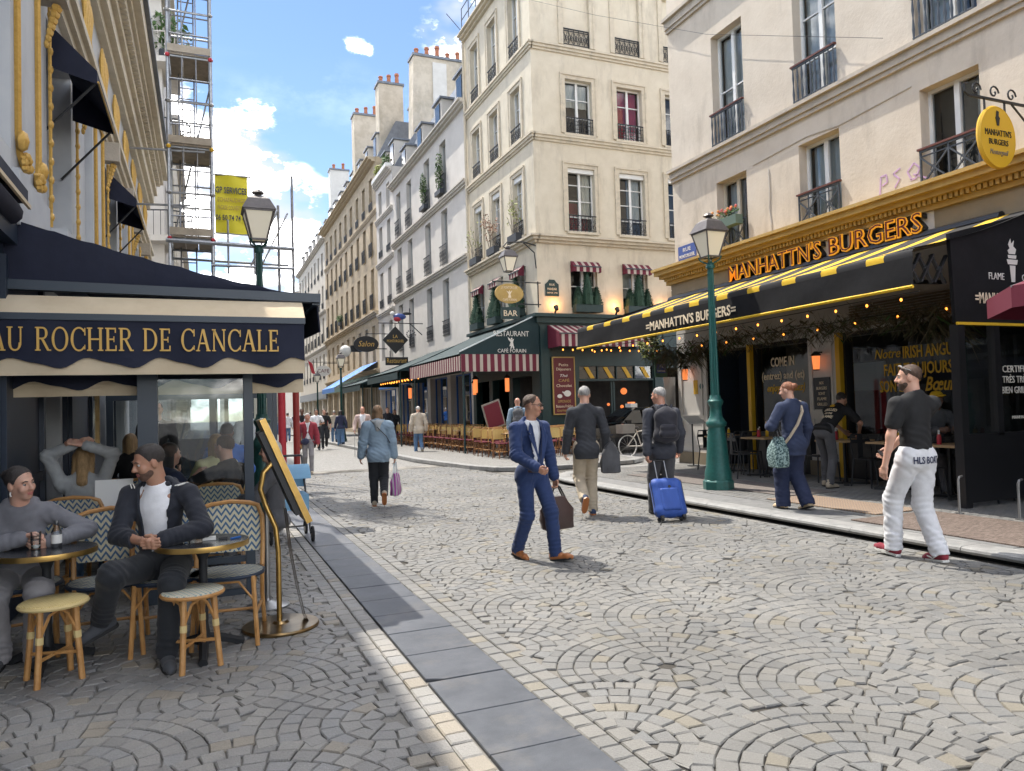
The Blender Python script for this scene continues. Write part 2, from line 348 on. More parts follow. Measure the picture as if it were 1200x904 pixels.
mat('bar_cloth', (.008, .026, .030), .8, col2=(.012, .034, .038), nscale=3, bump=.2, bscale=5)
mat('maroon_sign', (.12, .008, .014), .5)
mat('maroon_cloth', (.13, .012, .025), .8)
mat('brass', (.50, .32, .10), .3, .9, col2=(.40, .25, .08), nscale=12)
mat('bronze', (.24, .155, .07), .28, .95, col2=(.34, .24, .12), nscale=8)
mat('steel', (.32, .32, .32), .35, .9)
mat('scaffold', (.36, .37, .39), .42, .75, col2=(.26, .27, .28), nscale=6)
mat('plank', (.42, .36, .28), .85, col2=(.32, .27, .21), nscale=4, stretch=(1, 6, 1))
mat('plank_dark', (.22, .185, .14), .85, col2=(.32, .27, .21), nscale=6)
mat('banner', (.72, .62, .02), .6)
mat('red_wrap', (.42, .02, .035), .6, col2=(.48, .035, .05), nscale=10)
mat('red_wood', (.25, .02, .015), .55)
mat('lamp_green', (.008, .042, .036), .4, .2, col2=(.015, .07, .06), nscale=22, bump=.08, bscale=60)
mat('lamp_teal', (.012, .085, .075), .42, .15, col2=(.02, .12, .105), nscale=25, bump=.1, bscale=60, stain=((.05, .07, .06), 9, (1, 1, 1), .5))
mat('lantern_cap', (.10, .09, .09), .5, .4, col2=(.14, .125, .12), nscale=9)
mat('lantern_glass', (.72, .66, .52), .35, emit=(1, .9, .7), estr=.04)
mat('bulb', (1, .45, .08), .4, emit=(1, .30, .04), estr=1.3)
mat('heater_glow', (.9, .25, .08), .5, emit=(1, .26, .07), estr=.3)
mat('blue_plate', (.05, .09, .30), .4)
mat('blue_awning', (.07, .20, .55), .7, col2=(.09, .24, .6), nscale=3)
mat('blue_paint', (.02, .12, .42), .4)
mat('green_paint', (.05, .13, .09), .5)
mat('rattan', (.42, .20, .06), .45, col2=(.52, .28, .1), nscale=14, bump=.1, bscale=80)
mat('rattan_dark', (.17, .065, .02), .45)
mat('rattan_wrap', (.62, .48, .22), .6)
weave_mat('weave_blue', (.055, .13, .25), (.62, .58, .42), 17, 20)
weave_mat('weave_blue_seat', (.055, .13, .25), (.62, .58, .42), 17, 20, 'zig', (0, 1))
weave_mat('weave_yellow', (.64, .47, .17), (.70, .55, .24), 60, 60, 'chk', (0, 1))
weave_mat('weave_pale', (.25, .38, .38), (.68, .64, .50), 34, 34, 'chk', (0, 1))
weave_mat('weave_yback', (.55, .36, .10), (.70, .50, .17), 50, 50, 'chk', (0, 2))
mat('table_black', (.02, .022, .026), .25, col2=(.03, .033, .038), nscale=20)
mat('table_wood', (.48, .33, .18), .5, col2=(.4, .26, .13), nscale=6, stretch=(8, 1, 1))
mat('plastic_black', (.012, .012, .014), .45)
mat('rubber', (.02, .02, .02), .8)
mat('tyre_white', (.6, .6, .58), .7)
mat('car_paint', (.012, .013, .015), .18, .3, coat=.6)
mat('car_glass', (.02, .025, .028), .05, spec=.8)
mat('chrome', (.6, .6, .6), .12, 1)
mat('paper', (.72, .71, .67), .7)
mat('leaf_green', (.045, .10, .025), .7, col2=(.09, .16, .04), nscale=30)
mat('leaf_dark', (.012, .042, .026), .75, col2=(.03, .075, .04), nscale=30)
mat('leaf_yellow', (.26, .26, .04), .7, col2=(.14, .2, .04), nscale=20)
mat('leaf_red', (.30, .10, .07), .7, col2=(.2, .14, .06), nscale=20)
mat('leaf_dry', (.10, .085, .045), .8, col2=(.19, .16, .09), nscale=25)
mat('flower_pink', (.7, .16, .14), .6); mat('flower_orange', (.8, .34, .1), .6)
mat('soil', (.03, .022, .016), .95)
mat('planter', (.03, .035, .045), .6); mat('planter_green', (.10, .15, .12), .6)
mat('stroller_blue', (.16, .33, .50), .7, col2=(.19, .38, .56), nscale=6)
mat('parasol_red', (.12, .006, .024), .75)
mat('wire', (.05, .05, .05), .6)
mat('graffiti', (.55, .36, .55), .8)
# ================================================================ GROUND
def sheet_obj(name, x0, x1, y0, y1, z, m, kind='structure'):
    b = MB(); b.face([(x0, y0, z), (x1, y0, z), (x1, y1, z), (x0, y1, z)])
    o = b.build(name, m); tag(o, kind=kind); return o
def cobble_far_mat():
    m_ = bpy.data.materials.new('cobble_far'); m_.use_nodes = True; nt = m_.node_tree; N = nt.nodes; L = nt.links; b = N['Principled BSDF']; b.inputs['Roughness'].default_value = .7
    g = N.new('ShaderNodeNewGeometry')
    v = N.new('ShaderNodeTexVoronoi'); v.inputs['Scale'].default_value = 9.5; L.new(g.outputs['Position'], v.inputs['Vector'])
    e = N.new('ShaderNodeTexVoronoi'); e.feature = 'DISTANCE_TO_EDGE'; e.inputs['Scale'].default_value = 9.5; L.new(g.outputs['Position'], e.inputs['Vector'])
    r = N.new('ShaderNodeValToRGB'); r.color_ramp.elements[0].color = (.175, .17, .16, 1); r.color_ramp.elements[1].color = (.225, .218, .203, 1); L.new(v.outputs['Color'], r.inputs[0])
    q = N.new('ShaderNodeValToRGB'); q.color_ramp.elements[0].position = .02; q.color_ramp.elements[1].position = .09; q.color_ramp.elements[0].color = (.62, .6, .58, 1); L.new(e.outputs['Distance'], q.inputs[0])
    mx = N.new('ShaderNodeMix'); mx.data_type = 'RGBA'; mx.blend_type = 'MULTIPLY'; mx.inputs[0].default_value = 1; L.new(r.outputs[0], mx.inputs[6]); L.new(q.outputs[0], mx.inputs[7]); L.new(mx.outputs[2], b.inputs['Base Color'])
    bp = N.new('ShaderNodeBump'); bp.inputs['Strength'].default_value = .4; bp.inputs['Distance'].default_value = .01; L.new(q.outputs[0], bp.inputs['Height']); L.new(bp.outputs[0], b.inputs['Normal']); M['cobble_far'] = m_
cobble_far_mat()
sheet_obj('ground', -300, 300, -300, 300, -.06, 'cobble_far')
road = sheet_obj('road', 1.2, 9.6, -3, 20.6, -.014, 'joint')
sheet_obj('street', -12, 30, 20.55, 160, -.018, 'cobble_far')
sheet_obj('side_street', 9.55, 40, 14, 24, -.022, 'cobble_far')
pave = sheet_obj('left_pavement', -1.45, 1.2, -3, 26, -.016, 'joint_left')

def cobbles():
    s = .099; Rf = .742; stones = []
    def fans(x0, x1, y0, y1, ph, dens):
        out = []
        for j in range(int((y0-1)/Rf)-1, int((y1+1)/Rf)+2):
            for i in range(int((x0-2)/(2*Rf))-1, int((x1+2)/(2*Rf))+2):
                cx = i*2*Rf+(j % 2)*Rf+ph; cy = j*Rf
                k = 0
                while True:
                    r = Rf-(k+.5)*s; k += 1
                    if r < .03: break
                    nst = max(3, round(2*math.pi*r/(s*1.12))); off = rnd.random()
                    for a in range(nst):
                        t = 2*math.pi*(a+off)/nst
                        x = cx+r*math.cos(t); y = cy+r*math.sin(t)
                        if not (x0 < x < x1 and y0 < y < y1): continue
                        if any((x-cx-dx)**2+(y-cy+Rf*n_)**2 < (Rf-.10*s)**2 for n_, dx in ((1, -Rf), (1, Rf), (2, 0))): continue
                        out.append((x, y, t+math.pi/2, math.pi*r/nst*rnd.uniform(.93, .975), s*.5*rnd.uniform(.92, .965), dens, r))
        return out
    stones += fans(1.83, 6.42, 1.6, 19.5, .25, 0)
    stones += fans(-1.4, .90, 1.6, 11, .1, 1)
    for x, w_, kind in ((1.66, .098, 0), (1.775, .098, 0), (1.075, .098, 1), (.962, .098, 1)):
        y = 1.6
        while y < (19.5 if kind == 0 else 11):
            l = rnd.uniform(.10, .17); stones.append((x, y+l/2, 0, w_/2*1.08, l/2-.004, kind, 99)); y += l
    y = 1.6
    while y < 16:
        l = rnd.uniform(.12, .2); stones.append((6.49, y+l/2, 0, .05, l/2-.006, 0, 99)); y += l
    return stones
STN = cobbles()
_V = np.array([(-1, -1, 0), (1, -1, 0), (1, 1, 0), (-1, 1, 0), (-1, -1, .80), (1, -1, .80), (1, 1, .80), (-1, 1, .80), (-.88, -.88, 1), (.88, -.88, 1), (.88, .88, 1), (-.88, .88, 1)], float)
_F = [(0, 1, 5, 4), (1, 2, 6, 5), (2, 3, 7, 6), (3, 0, 4, 7), (4, 5, 9, 8), (5, 6, 10, 9), (6, 7, 11, 10), (7, 4, 8, 11), (8, 9, 10, 11)]
def stone_shape(rg):
    V = _V.copy(); jx = rg.uniform(-.045, .045, (4, 2))
    for k in range(3): V[4*k:4*k+4, :2] += jx
    V[8:, :2] += rg.uniform(-.05, .05, (4, 2)); V[8:, 2] += rg.uniform(-.03, .03, 4)
    return V
def tint_attr(me, arr):
    a = me.attributes.new('tint', 'FLOAT', 'POINT'); a.data.foreach_set('value', np.asarray(arr, np.float32))
def lay_cobbles():
    rg = np.random.default_rng(3); HT = .034; s_c = .099
    def seen(x, y):
        a = math.degrees(math.atan2(x, y))-22.62; d = math.hypot(x, y)
        return abs(a) < 34 and d*math.cos(math.radians(a)) > 3.0
    order = sorted([i for i, q in enumerate(STN) if seen(q[0], q[1])], key=lambda i: math.hypot(STN[i][0], STN[i][1]))[:300]
    big = set(order)
    var = {}
    def variant(kind, r):
        rb = round(min(r, 1.2)/s_c); q = rnd.randrange(4); key = (kind, rb, q)
        if key not in var:
            V = stone_shape(rg); V[:, 0] *= 1-V[:, 1]*(.5*s_c)/max(rb*s_c, .06) if r < 50 else 1.0; me = bpy.data.meshes.new('cobble'); me.from_pydata((V*np.array([1, 1, HT])).tolist(), [], _F)
            me.materials.append(M['cobble' if kind == 0 else 'cobble_old']); t = rg.random()*.9 if rg.random() > .06 else 1.0; tint_attr(me, [t]*12); var[key] = me
        return var[key]
    for i in order:
        x, y, a, hx, hy, kind, r = STN[i]
        o = link_mesh('cobble', variant(kind, r), road if kind == 0 else pave)
        o.location = (x, y, -.034+rnd.uniform(-.0022, .0022)); o.rotation_euler = (rnd.uniform(-.014, .014), rnd.uniform(-.014, .014), a+rnd.uniform(-.03, .03)); o.scale = (hx, hy, 1)
    for kind, par, nm in ((0, road, 'cobblestones'), (1, pave, 'cobblestones')):
        idx = [i for i in range(len(STN)) if i not in big and STN[i][5] == kind]
        vs = np.zeros((len(idx)*12, 3)); ts = np.zeros(len(idx)*12); fs = []
        for k, i in enumerate(idx):
            x, y, a, hx, hy, _, r = STN[i]; V = stone_shape(rg); V[:, 0] *= 1-V[:, 1]*hy/max(r, .06); V = V*np.array([hx, hy, HT]); a += rg.uniform(-.03, .03)
            c, s_ = math.cos(a), math.sin(a); X = V[:, 0]*c-V[:, 1]*s_; Y = V[:, 0]*s_+V[:, 1]*c; tx, ty = rg.uniform(-.014, .014, 2)
            vs[12*k:12*k+12, 0] = X+x; vs[12*k:12*k+12, 1] = Y+y; vs[12*k:12*k+12, 2] = V[:, 2]-.034+rg.uniform(-.0022, .0022)+X*tx+Y*ty
            t = rg.random()*.9 if rg.random() > .06 else 1.0; ts[12*k:12*k+12] = t
            fs += [tuple(12*k+q for q in f) for f in _F]
        me = bpy.data.meshes.new(nm); me.from_pydata(vs.tolist(), [], fs); me.materials.append(M['cobble' if kind == 0 else 'cobble_old']); tint_attr(me, ts)
        tag(link_mesh(nm, me, par), kind='stuff')
lay_cobbles()
# slate band between pavement and roadway
def slabs():
    y = 1.15; k = 0
    while y < 24:
        l = .49 if y < 7 else rnd.choice((.62, .75, .9)); x0, x1 = 1.135, 1.605
        b = MB(); g = .005; z = rnd.uniform(-.003, .002)
        P = [(x0+g, y+g), (x1-g, y+g), (x1-g, y+l-g), (x0+g, y+l-g)]
        if k in (3, 6): P = [(x0+.10, y+g), (x1-g, y+g), (x1-g, y+l-g), (x0+g, y+l-g), (x0+g, y+.05), (x0+.05, y+.03)]
        n = len(P); cx = sum(p[0] for p in P)/n; cy = sum(p[1] for p in P)/n
        T = [(cx+(p[0]-cx)*.985, cy+(p[1]-cy)*.985, .004+z) for p in P]; Md = [(p[0], p[1], -.001+z) for p in P]; B = [(p[0], p[1], -.06) for p in P]
        b.add(B+Md+T, [tuple(range(2*n, 3*n))]+[(i, (i+1) % n, n+(i+1) % n, n+i) for i in range(n)]+[(n+i, n+(i+1) % n, 2*n+(i+1) % n, 2*n+i) for i in range(n)])
        b.build('slab', 'slate', pave); y += l; k += 1
slabs()
# right pavement with bull-nosed kerb
PZ = .10
def arc_pts(cx, cy, r, a0, a1, n): return [(cx+r*math.cos(R(a0+(a1-a0)*i/n)), cy+r*math.sin(R(a0+(a1-a0)*i/n))) for i in range(n+1)]
def right_pavement():
    edge = [(6.62, -3), (6.62, 13.2)]+arc_pts(8.62, 13.2, 2.0, 180, 90, 10)[1:]+[(40, 15.2+.0)]
    edge[-1] = (40, 15.2); inner = [(40, -3)]
    b = MB(); b.face([(x, y, PZ-.012) for x, y in edge+inner][::-1])
    o = b.build('right_pavement', 'joint_left'); tag(o, kind='structure')
    b = MB()
    P = edge
    for i in range(len(P)-1): b.face([(P[i][0]+.07, P[i][1], -.05), (P[i+1][0]+.07, P[i+1][1], -.05), (P[i+1][0]+.07, P[i+1][1], PZ-.01), (P[i][0]+.07, P[i][1], PZ-.01)])
    b.build('gutter_recess', 'kerb_shade', o)
    # kerb stones
    def kerb(x0, y0, x1, y1, broken=False):
        d = Vec((x1-x0, y1-y0, 0)); L = d.length; d.normalize(); nn = Vec((d.y, -d.x, 0))   # nn points to the pavement side
        b = MB(); prof = [(.30, PZ+.002), (.035, PZ+.002), (.008, PZ-.012), (0, PZ-.035), (.012, PZ-.058), (.04, PZ-.066), (.30, PZ-.066)]
        A = Vec((x0, y0, 0))+d*.004; B = Vec((x1, y1, 0))-d*.004
        if broken: prof = [(.30, PZ+.002), (.16, PZ-.002), (.09, PZ-.03), (.07, PZ-.05), (.05, PZ-.1), (.30, PZ-.1)]
        n = len(prof); b.add([A+nn*q+Vec((0, 0, z)) for q, z in prof]+[B+nn*q+Vec((0, 0, z)) for q, z in prof], [tuple(range(n)), tuple(range(n, 2*n))[::-1]]+[(k, n+k, n+(k+1) % n, (k+1) % n) for k in range(n)])
        b.build('kerb_stone', 'kerb_stone', o, smooth=True)
    y = -2.4
    for l in [1.3, 1.2, 1.3, .75, .30, 1.15, 1.3, 1.3, 1.25, 1.3, 1.3, 1.25, 1.3, 1.2]:
        kerb(6.58, y, 6.58, min(y+l, 13.2), broken=(l == .30)); y += l
        if y > 13.1: break
    A = arc_pts(8.62, 13.2, 2.04, 180, 90, 5)
    for i in range(5): kerb(*A[i], *A[i+1])
    for k in range(7): kerb(8.62+k*1.3, 15.24, 8.62+k*1.3+1.3, 15.24)
    # grey flags behind the kerb
    y = -2
    while y < 13:
        l = rnd.choice((.8, 1.0, 1.2)); b = MB(); b.box(6.885, 7.36, y+.006, y+l-.006, PZ-.03, PZ+rnd.uniform(-.001, .003)); b.build('flagstone', 'flag', o); y += l
    b = MB()
    rg = np.random.default_rng(5); vs = []; fs = []; ts = []
    for ix in range(33):
        for iy in range(100):
            x = 7.42+ix*.105+.052; y = 2.5+iy*.125+(.06 if ix % 2 else 0)
            if x > 10.75: continue
            k = len(vs); V = stone_shape(rg)*np.array([.048, .058, .03]); V += np.array([x, y, PZ-.03]); vs += V.tolist(); fs += [tuple(k+q for q in f) for f in _F]; t = rg.random()*.9; ts += [t]*12
    me = bpy.data.meshes.new('cobblestones'); me.from_pydata(vs, [], fs); me.materials.append(M['cobble']); tint_attr(me, ts); tag(link_mesh('cobblestones', me, o), kind='stuff')
right_pavement()
def mats():
    b = MB(); b.box(6.98, 8.3, 2.6, 6.55, PZ+.004, PZ+.016); single(b, 'door_mat', 'rug_brown', 'brown mottled mat along the kerb by the black end screen', 'mat')
    b = MB(); b.box(7.55, 8.35, 6.7, 8.6, PZ+.004, PZ+.014); single(b, 'door_mat', 'rug_orange', 'orange woven mat on the pavement below the burger terrace', 'mat')
    b = MB(); b.box(8.0, 9.0, 8.7, 13.2, PZ+.004, PZ+.012); single(b, 'door_mat', 'rug_grey', 'long dull brown mat behind the teal lamp post', 'mat')
mats()
def far_pavement():
    edge = [(6.15, 160), (6.05, 22), (6.45, 18.2), (6.75, 17.2), (7.4, 16.75), (8.4, 16.7), (10.4, 17.0), (11.0, 17.5), (11.2, 18.6), (11.2, 22.6), (40, 22.6), (40, 160)]
    b = MB(); z = .085; b.face([(x, y, z) for x, y in edge]); n = len(edge)
    for i in range(n-1): b.face([(edge[i][0], edge[i][1], -.05), (edge[i][0], edge[i][1], z), (edge[i+1][0], edge[i+1][1], z), (edge[i+1][0], edge[i+1][1], -.05)])
    o = b.build('far_pavement', 'cobble_far'); tag(o, kind='structure')
    E2 = [(6.13, 44)]+edge[1:11]; E2[10] = (18, 22.6)
    for i in range(len(E2)-1):
        p, q = Vec((*E2[i], .048)), Vec((*E2[i+1], .048)); L = (q-p).length; k = max(1, round(L/1.2))
        for j in range(k):
            b = MB(); b.bar(p.lerp(q, (j+.004)/k), p.lerp(q, (j+.996)/k), .26, .09); b.build('kerb_stone', 'kerb_stone', o)
far_pavement()
# ================================================================ BUILDINGS
class Fac:
    def __init__(s, o, h, n): s.o = Vec(o); s.h = Vec(h); s.n = Vec(n); s.cache = {}
    def p(s, a, t, d=0): return s.o+s.h*a+s.n*d+Vec((0, 0, t))
def fbox(b, F, s0, s1, t0, t1, d0, d1):
    c = F.p((s0+s1)/2, (t0+t1)/2, (d0+d1)/2); return b.obox(c, F.h*((s1-s0)/2), Vec((0, 0, (t1-t0)/2)), F.n*((d1-d0)/2))
def wall(b, F, s0, s1, t0, t1, ops, rev=.2):
    ss = sorted(set([s0, s1]+[v for o in ops for v in o[:2]])); ts = sorted(set([t0, t1]+[v for o in ops for v in o[2:4]]))
    flip = F.h.cross(Vec((0, 0, 1))).dot(F.n) < 0
    def q(*pts): b.face(pts[::-1] if flip else pts)
    for i in range(len(ss)-1):
        for j in range(len(ts)-1):
            a, c = (ss[i]+ss[i+1])/2, (ts[j]+ts[j+1])/2
            if any(o[0] < a < o[1] and o[2] < c < o[3] for o in ops): continue
            q(F.p(ss[i], ts[j]), F.p(ss[i+1], ts[j]), F.p(ss[i+1], ts[j+1]), F.p(ss[i], ts[j+1]))
    for o in ops:
        a, c, e, f = o[:4]; r = o[4] if len(o) > 4 else rev
        q(F.p(a, e), F.p(a, e, -r), F.p(c, e, -r), F.p(c, e)); q(F.p(a, f, -r), F.p(a, f), F.p(c, f), F.p(c, f, -r))
        q(F.p(a, e), F.p(a, f), F.p(a, f, -r), F.p(a, e, -r)); q(F.p(c, e, -r), F.p(c, f, -r), F.p(c, f), F.p(c, e))
def placed(par, F, name, mb, key, at, m, smooth=False):
    """mesh in facade-local axes (h, n, z), shared through the facade's cache"""
    k = (name,)+key
    if k not in F.cache: F.cache[k] = mb().mesh(name, m, smooth)
    o = link_mesh(name, F.cache[k], par if True else None); return o
def window(par, F, s0, s1, t0, t1, rec=.18, fm='window_white', bars=2, cols=2, gl='glass', curtain=None, far=False, base=None):
    G = Fac((0, 0, 0), F.h, F.n); w_, h_ = s1-s0, t1-t0; base = base or rootloc(par)
    def frame():
        b = MB(); T = .055
        fbox(b, G, 0, T, 0, h_, -rec-.05, -rec+.02); fbox(b, G, w_-T, w_, 0, h_, -rec-.05, -rec+.02); fbox(b, G, T, w_-T, 0, T*1.4, -rec-.05, -rec+.02); fbox(b, G, T, w_-T, h_-T, h_, -rec-.05, -rec+.02)
        for c in range(1, cols): x = w_*c/cols; fbox(b, G, x-.045, x+.045, T*1.4, h_-T, -rec-.05, -rec+.03)
        for r_ in range(1, bars+1):
            z = h_*r_/(bars+1)
            for c in range(cols): fbox(b, G, w_*c/cols+.045, w_*(c+1)/cols-.045, z-.016, z+.016, -rec-.04, -rec+.005)
        return b
    def pane():
        b = MB(); b.face([G.p(.05, .07, -rec-.02), G.p(w_-.05, .07, -rec-.02), G.p(w_-.05, h_-.05, -rec-.02), G.p(.05, h_-.05, -rec-.02)]); return b
    key = (round(w_, 3), round(h_, 3), rec, fm, bars, cols, gl)
    o = placed(par, F, 'window', frame, key, None, fm); o.location = F.p(s0, t0)-base
    o2 = placed(o, F, 'pane', pane, key, None, gl)
    if curtain:
        def cur():
            b = MB(); n = 10; a0, a1, c0, c1 = curtain[1:5]
            b.sheet([[G.p(w_*(a0+(a1-a0)*i/n), h_*c, -rec-.14+.03*math.sin(i*2.3)) for i in range(n+1)] for c in (c0, c1)]); return b
        placed(o, F, 'curtain', cur, key+tuple(curtain), None, curtain[0])
    return o
def rail_mesh(G, w_, h_, style, d):
    b = MB(); t = .011
    def v(x, z0, z1, r=t): fbox(b, G, x-r, x+r, z0, z1, d-r, d+r)
    def hz(z, r=t, x0=0, x1=None): fbox(b, G, x0, w_ if x1 is None else x1, z-r, z+r, d-r, d+r)
    def ln(x0, z0, x1, z1, r=.009): b.bar(G.p(x0, z0, d), G.p(x1, z1, d), 2*r, 2*r, up=G.n)
    def ring(x, z, r, k=8): b.tube([G.p(x+r*math.cos(2*math.pi*i/k), z+r*math.sin(2*math.pi*i/k), d) for i in range(k)], .009, 4, True)
    hz(.06); hz(h_, .018)
    if style == 'bars':
        n = max(3, round(w_/.13))
        for i in range(n+1): v(w_*i/n*.98+.01*w_, .0, h_)
        hz(h_*.80, .008); hz(h_*.45, .008)
    elif style == 'grid':
        n = max(4, round(w_/.11))
        for i in range(n+1): v(.012+(w_-.024)*i/n, 0, h_, .009)
        for q in (.3, .55, .8): hz(h_*q, .008)
        for i in range(0, n, 2): ring(w_*(i+.5)/n, h_*.67, w_/n*.45, 6)
    elif style == 'cross':
        k = 2
        for i in range(k+1): v(.012+(w_-.024)*i/k, 0, h_, .014)
        for i in range(k):
            x0, x1 = w_*i/k, w_*(i+1)/k; ln(x0, .06, x1, h_*.86, .012); ln(x0, h_*.86, x1, .06, .012); ring((x0+x1)/2, h_*.46, .07, 10); ring((x0+x1)/2, h_*.46, .03, 6)
            v(w_*(i+.5)/k, .06, h_, .009)
        hz(h_*.86, .01)
    elif style == 'baluster':
        n = max(4, round(w_/.12))
        for i in range(n+1):
            x = .02+(w_-.04)*i/n; b.cyl(G.p(x, 0, d), G.p(x, h_*.3, d), .012, .026, 5); b.cyl(G.p(x, h_*.3, d), G.p(x, h_*.55, d), .026, .012, 5); b.cyl(G.p(x, h_*.55, d), G.p(x, h_*.75, d), .012, .024, 5); b.cyl(G.p(x, h_*.75, d), G.p(x, h_, d), .024, .01, 5)
    elif style == 'ornate':
        v(.015, 0, h_, .016); v(w_-.015, 0, h_, .016); hz(h_*.88, .012)
        n = 5
        for i in range(n):
            x = w_*(i+.5)/n; ring(x, h_*.47, w_/n*.44, 8); ring(x, h_*.47, w_/n*.2, 6); v(w_*i/n+.01, .06, h_, .009); ln(x-.07, .1, x+.07, h_*.8, .008); ln(x-.07, h_*.8, x+.07, .1, .008)
    elif style == 'scroll':
        n = max(3, round(w_/.16))
        for i in range(n):
            x = w_*(i+.5)/n; v(w_*i/n+.01, 0, h_, .009); ring(x, h_*.3, .05, 7); ring(x, h_*.68, .045, 7); ln(x-.05, h_*.36, x+.05, h_*.62)
    return b
def railing(par, F, s0, s1, t0, h_, style='bars', d=.03, m='iron', base=None, top=None):
    G = Fac((0, 0, 0), F.h, F.n); base = base or rootloc(par)
    o = placed(par, F, 'railing', lambda: rail_mesh(G, s1-s0, h_, style, d), (round(s1-s0, 3), h_, style, d), None, m); o.location = F.p(s0, t0)-base
    if top:
        def tb(): b = MB(); fbox(b, G, -.03, s1-s0+.03, h_+.018, h_+.05, d-.035, d+.035); return b
        placed(o, F, 'handrail', tb, (round(s1-s0, 3), h_, top), None, top)
    return o
def surround(par, F, s0, s1, t0, t1, wd=.16, d=.035, m='cream_trim', sill=True, crown=True):
    def mk():
        G = Fac((0, 0, 0), F.h, F.n); b = MB(); w_, h_ = s1-s0, t1-t0
        fbox(b, G, -wd, -.002, 0, h_+wd, .001, d); fbox(b, G, w_+.002, w_+wd, 0, h_+wd, .001, d); fbox(b, G, -.002, w_+.002, h_+.002, h_+wd, .001, d-.002)
        fbox(b, G, -wd-.03, -wd+.035, 0, h_+wd+.03, .002, d+.022); fbox(b, G, w_+wd-.035, w_+wd+.03, 0, h_+wd+.03, .002, d+.022)
        if crown: fbox(b, G, -wd-.032, w_+wd+.032, h_+wd-.03, h_+wd+.04, .003, d+.03)
        if sill: fbox(b, G, -.10, w_+.10, -.09, -.002, .001, .09)
        return b
    o = placed(par, F, 'surround', mk, (round(s1-s0, 3), round(t1-t0, 3), wd, sill, crown, m), None, m); o.location = F.p(s0, t0)-rootloc(par); return o
def band(par, F, s0, s1, steps, m, name='cornice'):
    """moulding: list of (t0, t1, projection)"""
    b = MB()
    for t0, t1, d in steps: fbox(b, F, s0-d*.0, s1, t0, t1, -.04, d)
    return b.build(name, m, par)
def interior(par, F, s0, s1, t0, t1, d=-.75, m='interior'):  # dark sheet close behind the openings, stands in for unlit rooms
    b = MB(); b.face([F.p(s0, t0, d), F.p(s1, t0, d), F.p(s1, t1, d), F.p(s0, t1, d)]); return b.build('dark_backing', m, par)
def leafy(b, c, rad, n, sz, rg, flat=0):
    for _ in range(n):
        v = rg.normal(size=3); v /= np.linalg.norm(v)+1e-6; r = rg.random()**.4
        p = Vec((c[0]+v[0]*rad[0]*r, c[1]+v[1]*rad[1]*r, c[2]+v[2]*rad[2]*r)); a = Vec(rg.normal(size=3)).normalized(); e = a.orthogonal().normalized(); s_ = sz*rg.uniform(.6, 1.3)
        b.face([p-a*s_, p+e*s_*.45, p+a*s_, p-e*s_*.45])
rgl = np.random.default_rng(11)
Z3 = Vec((0, 0, 1))
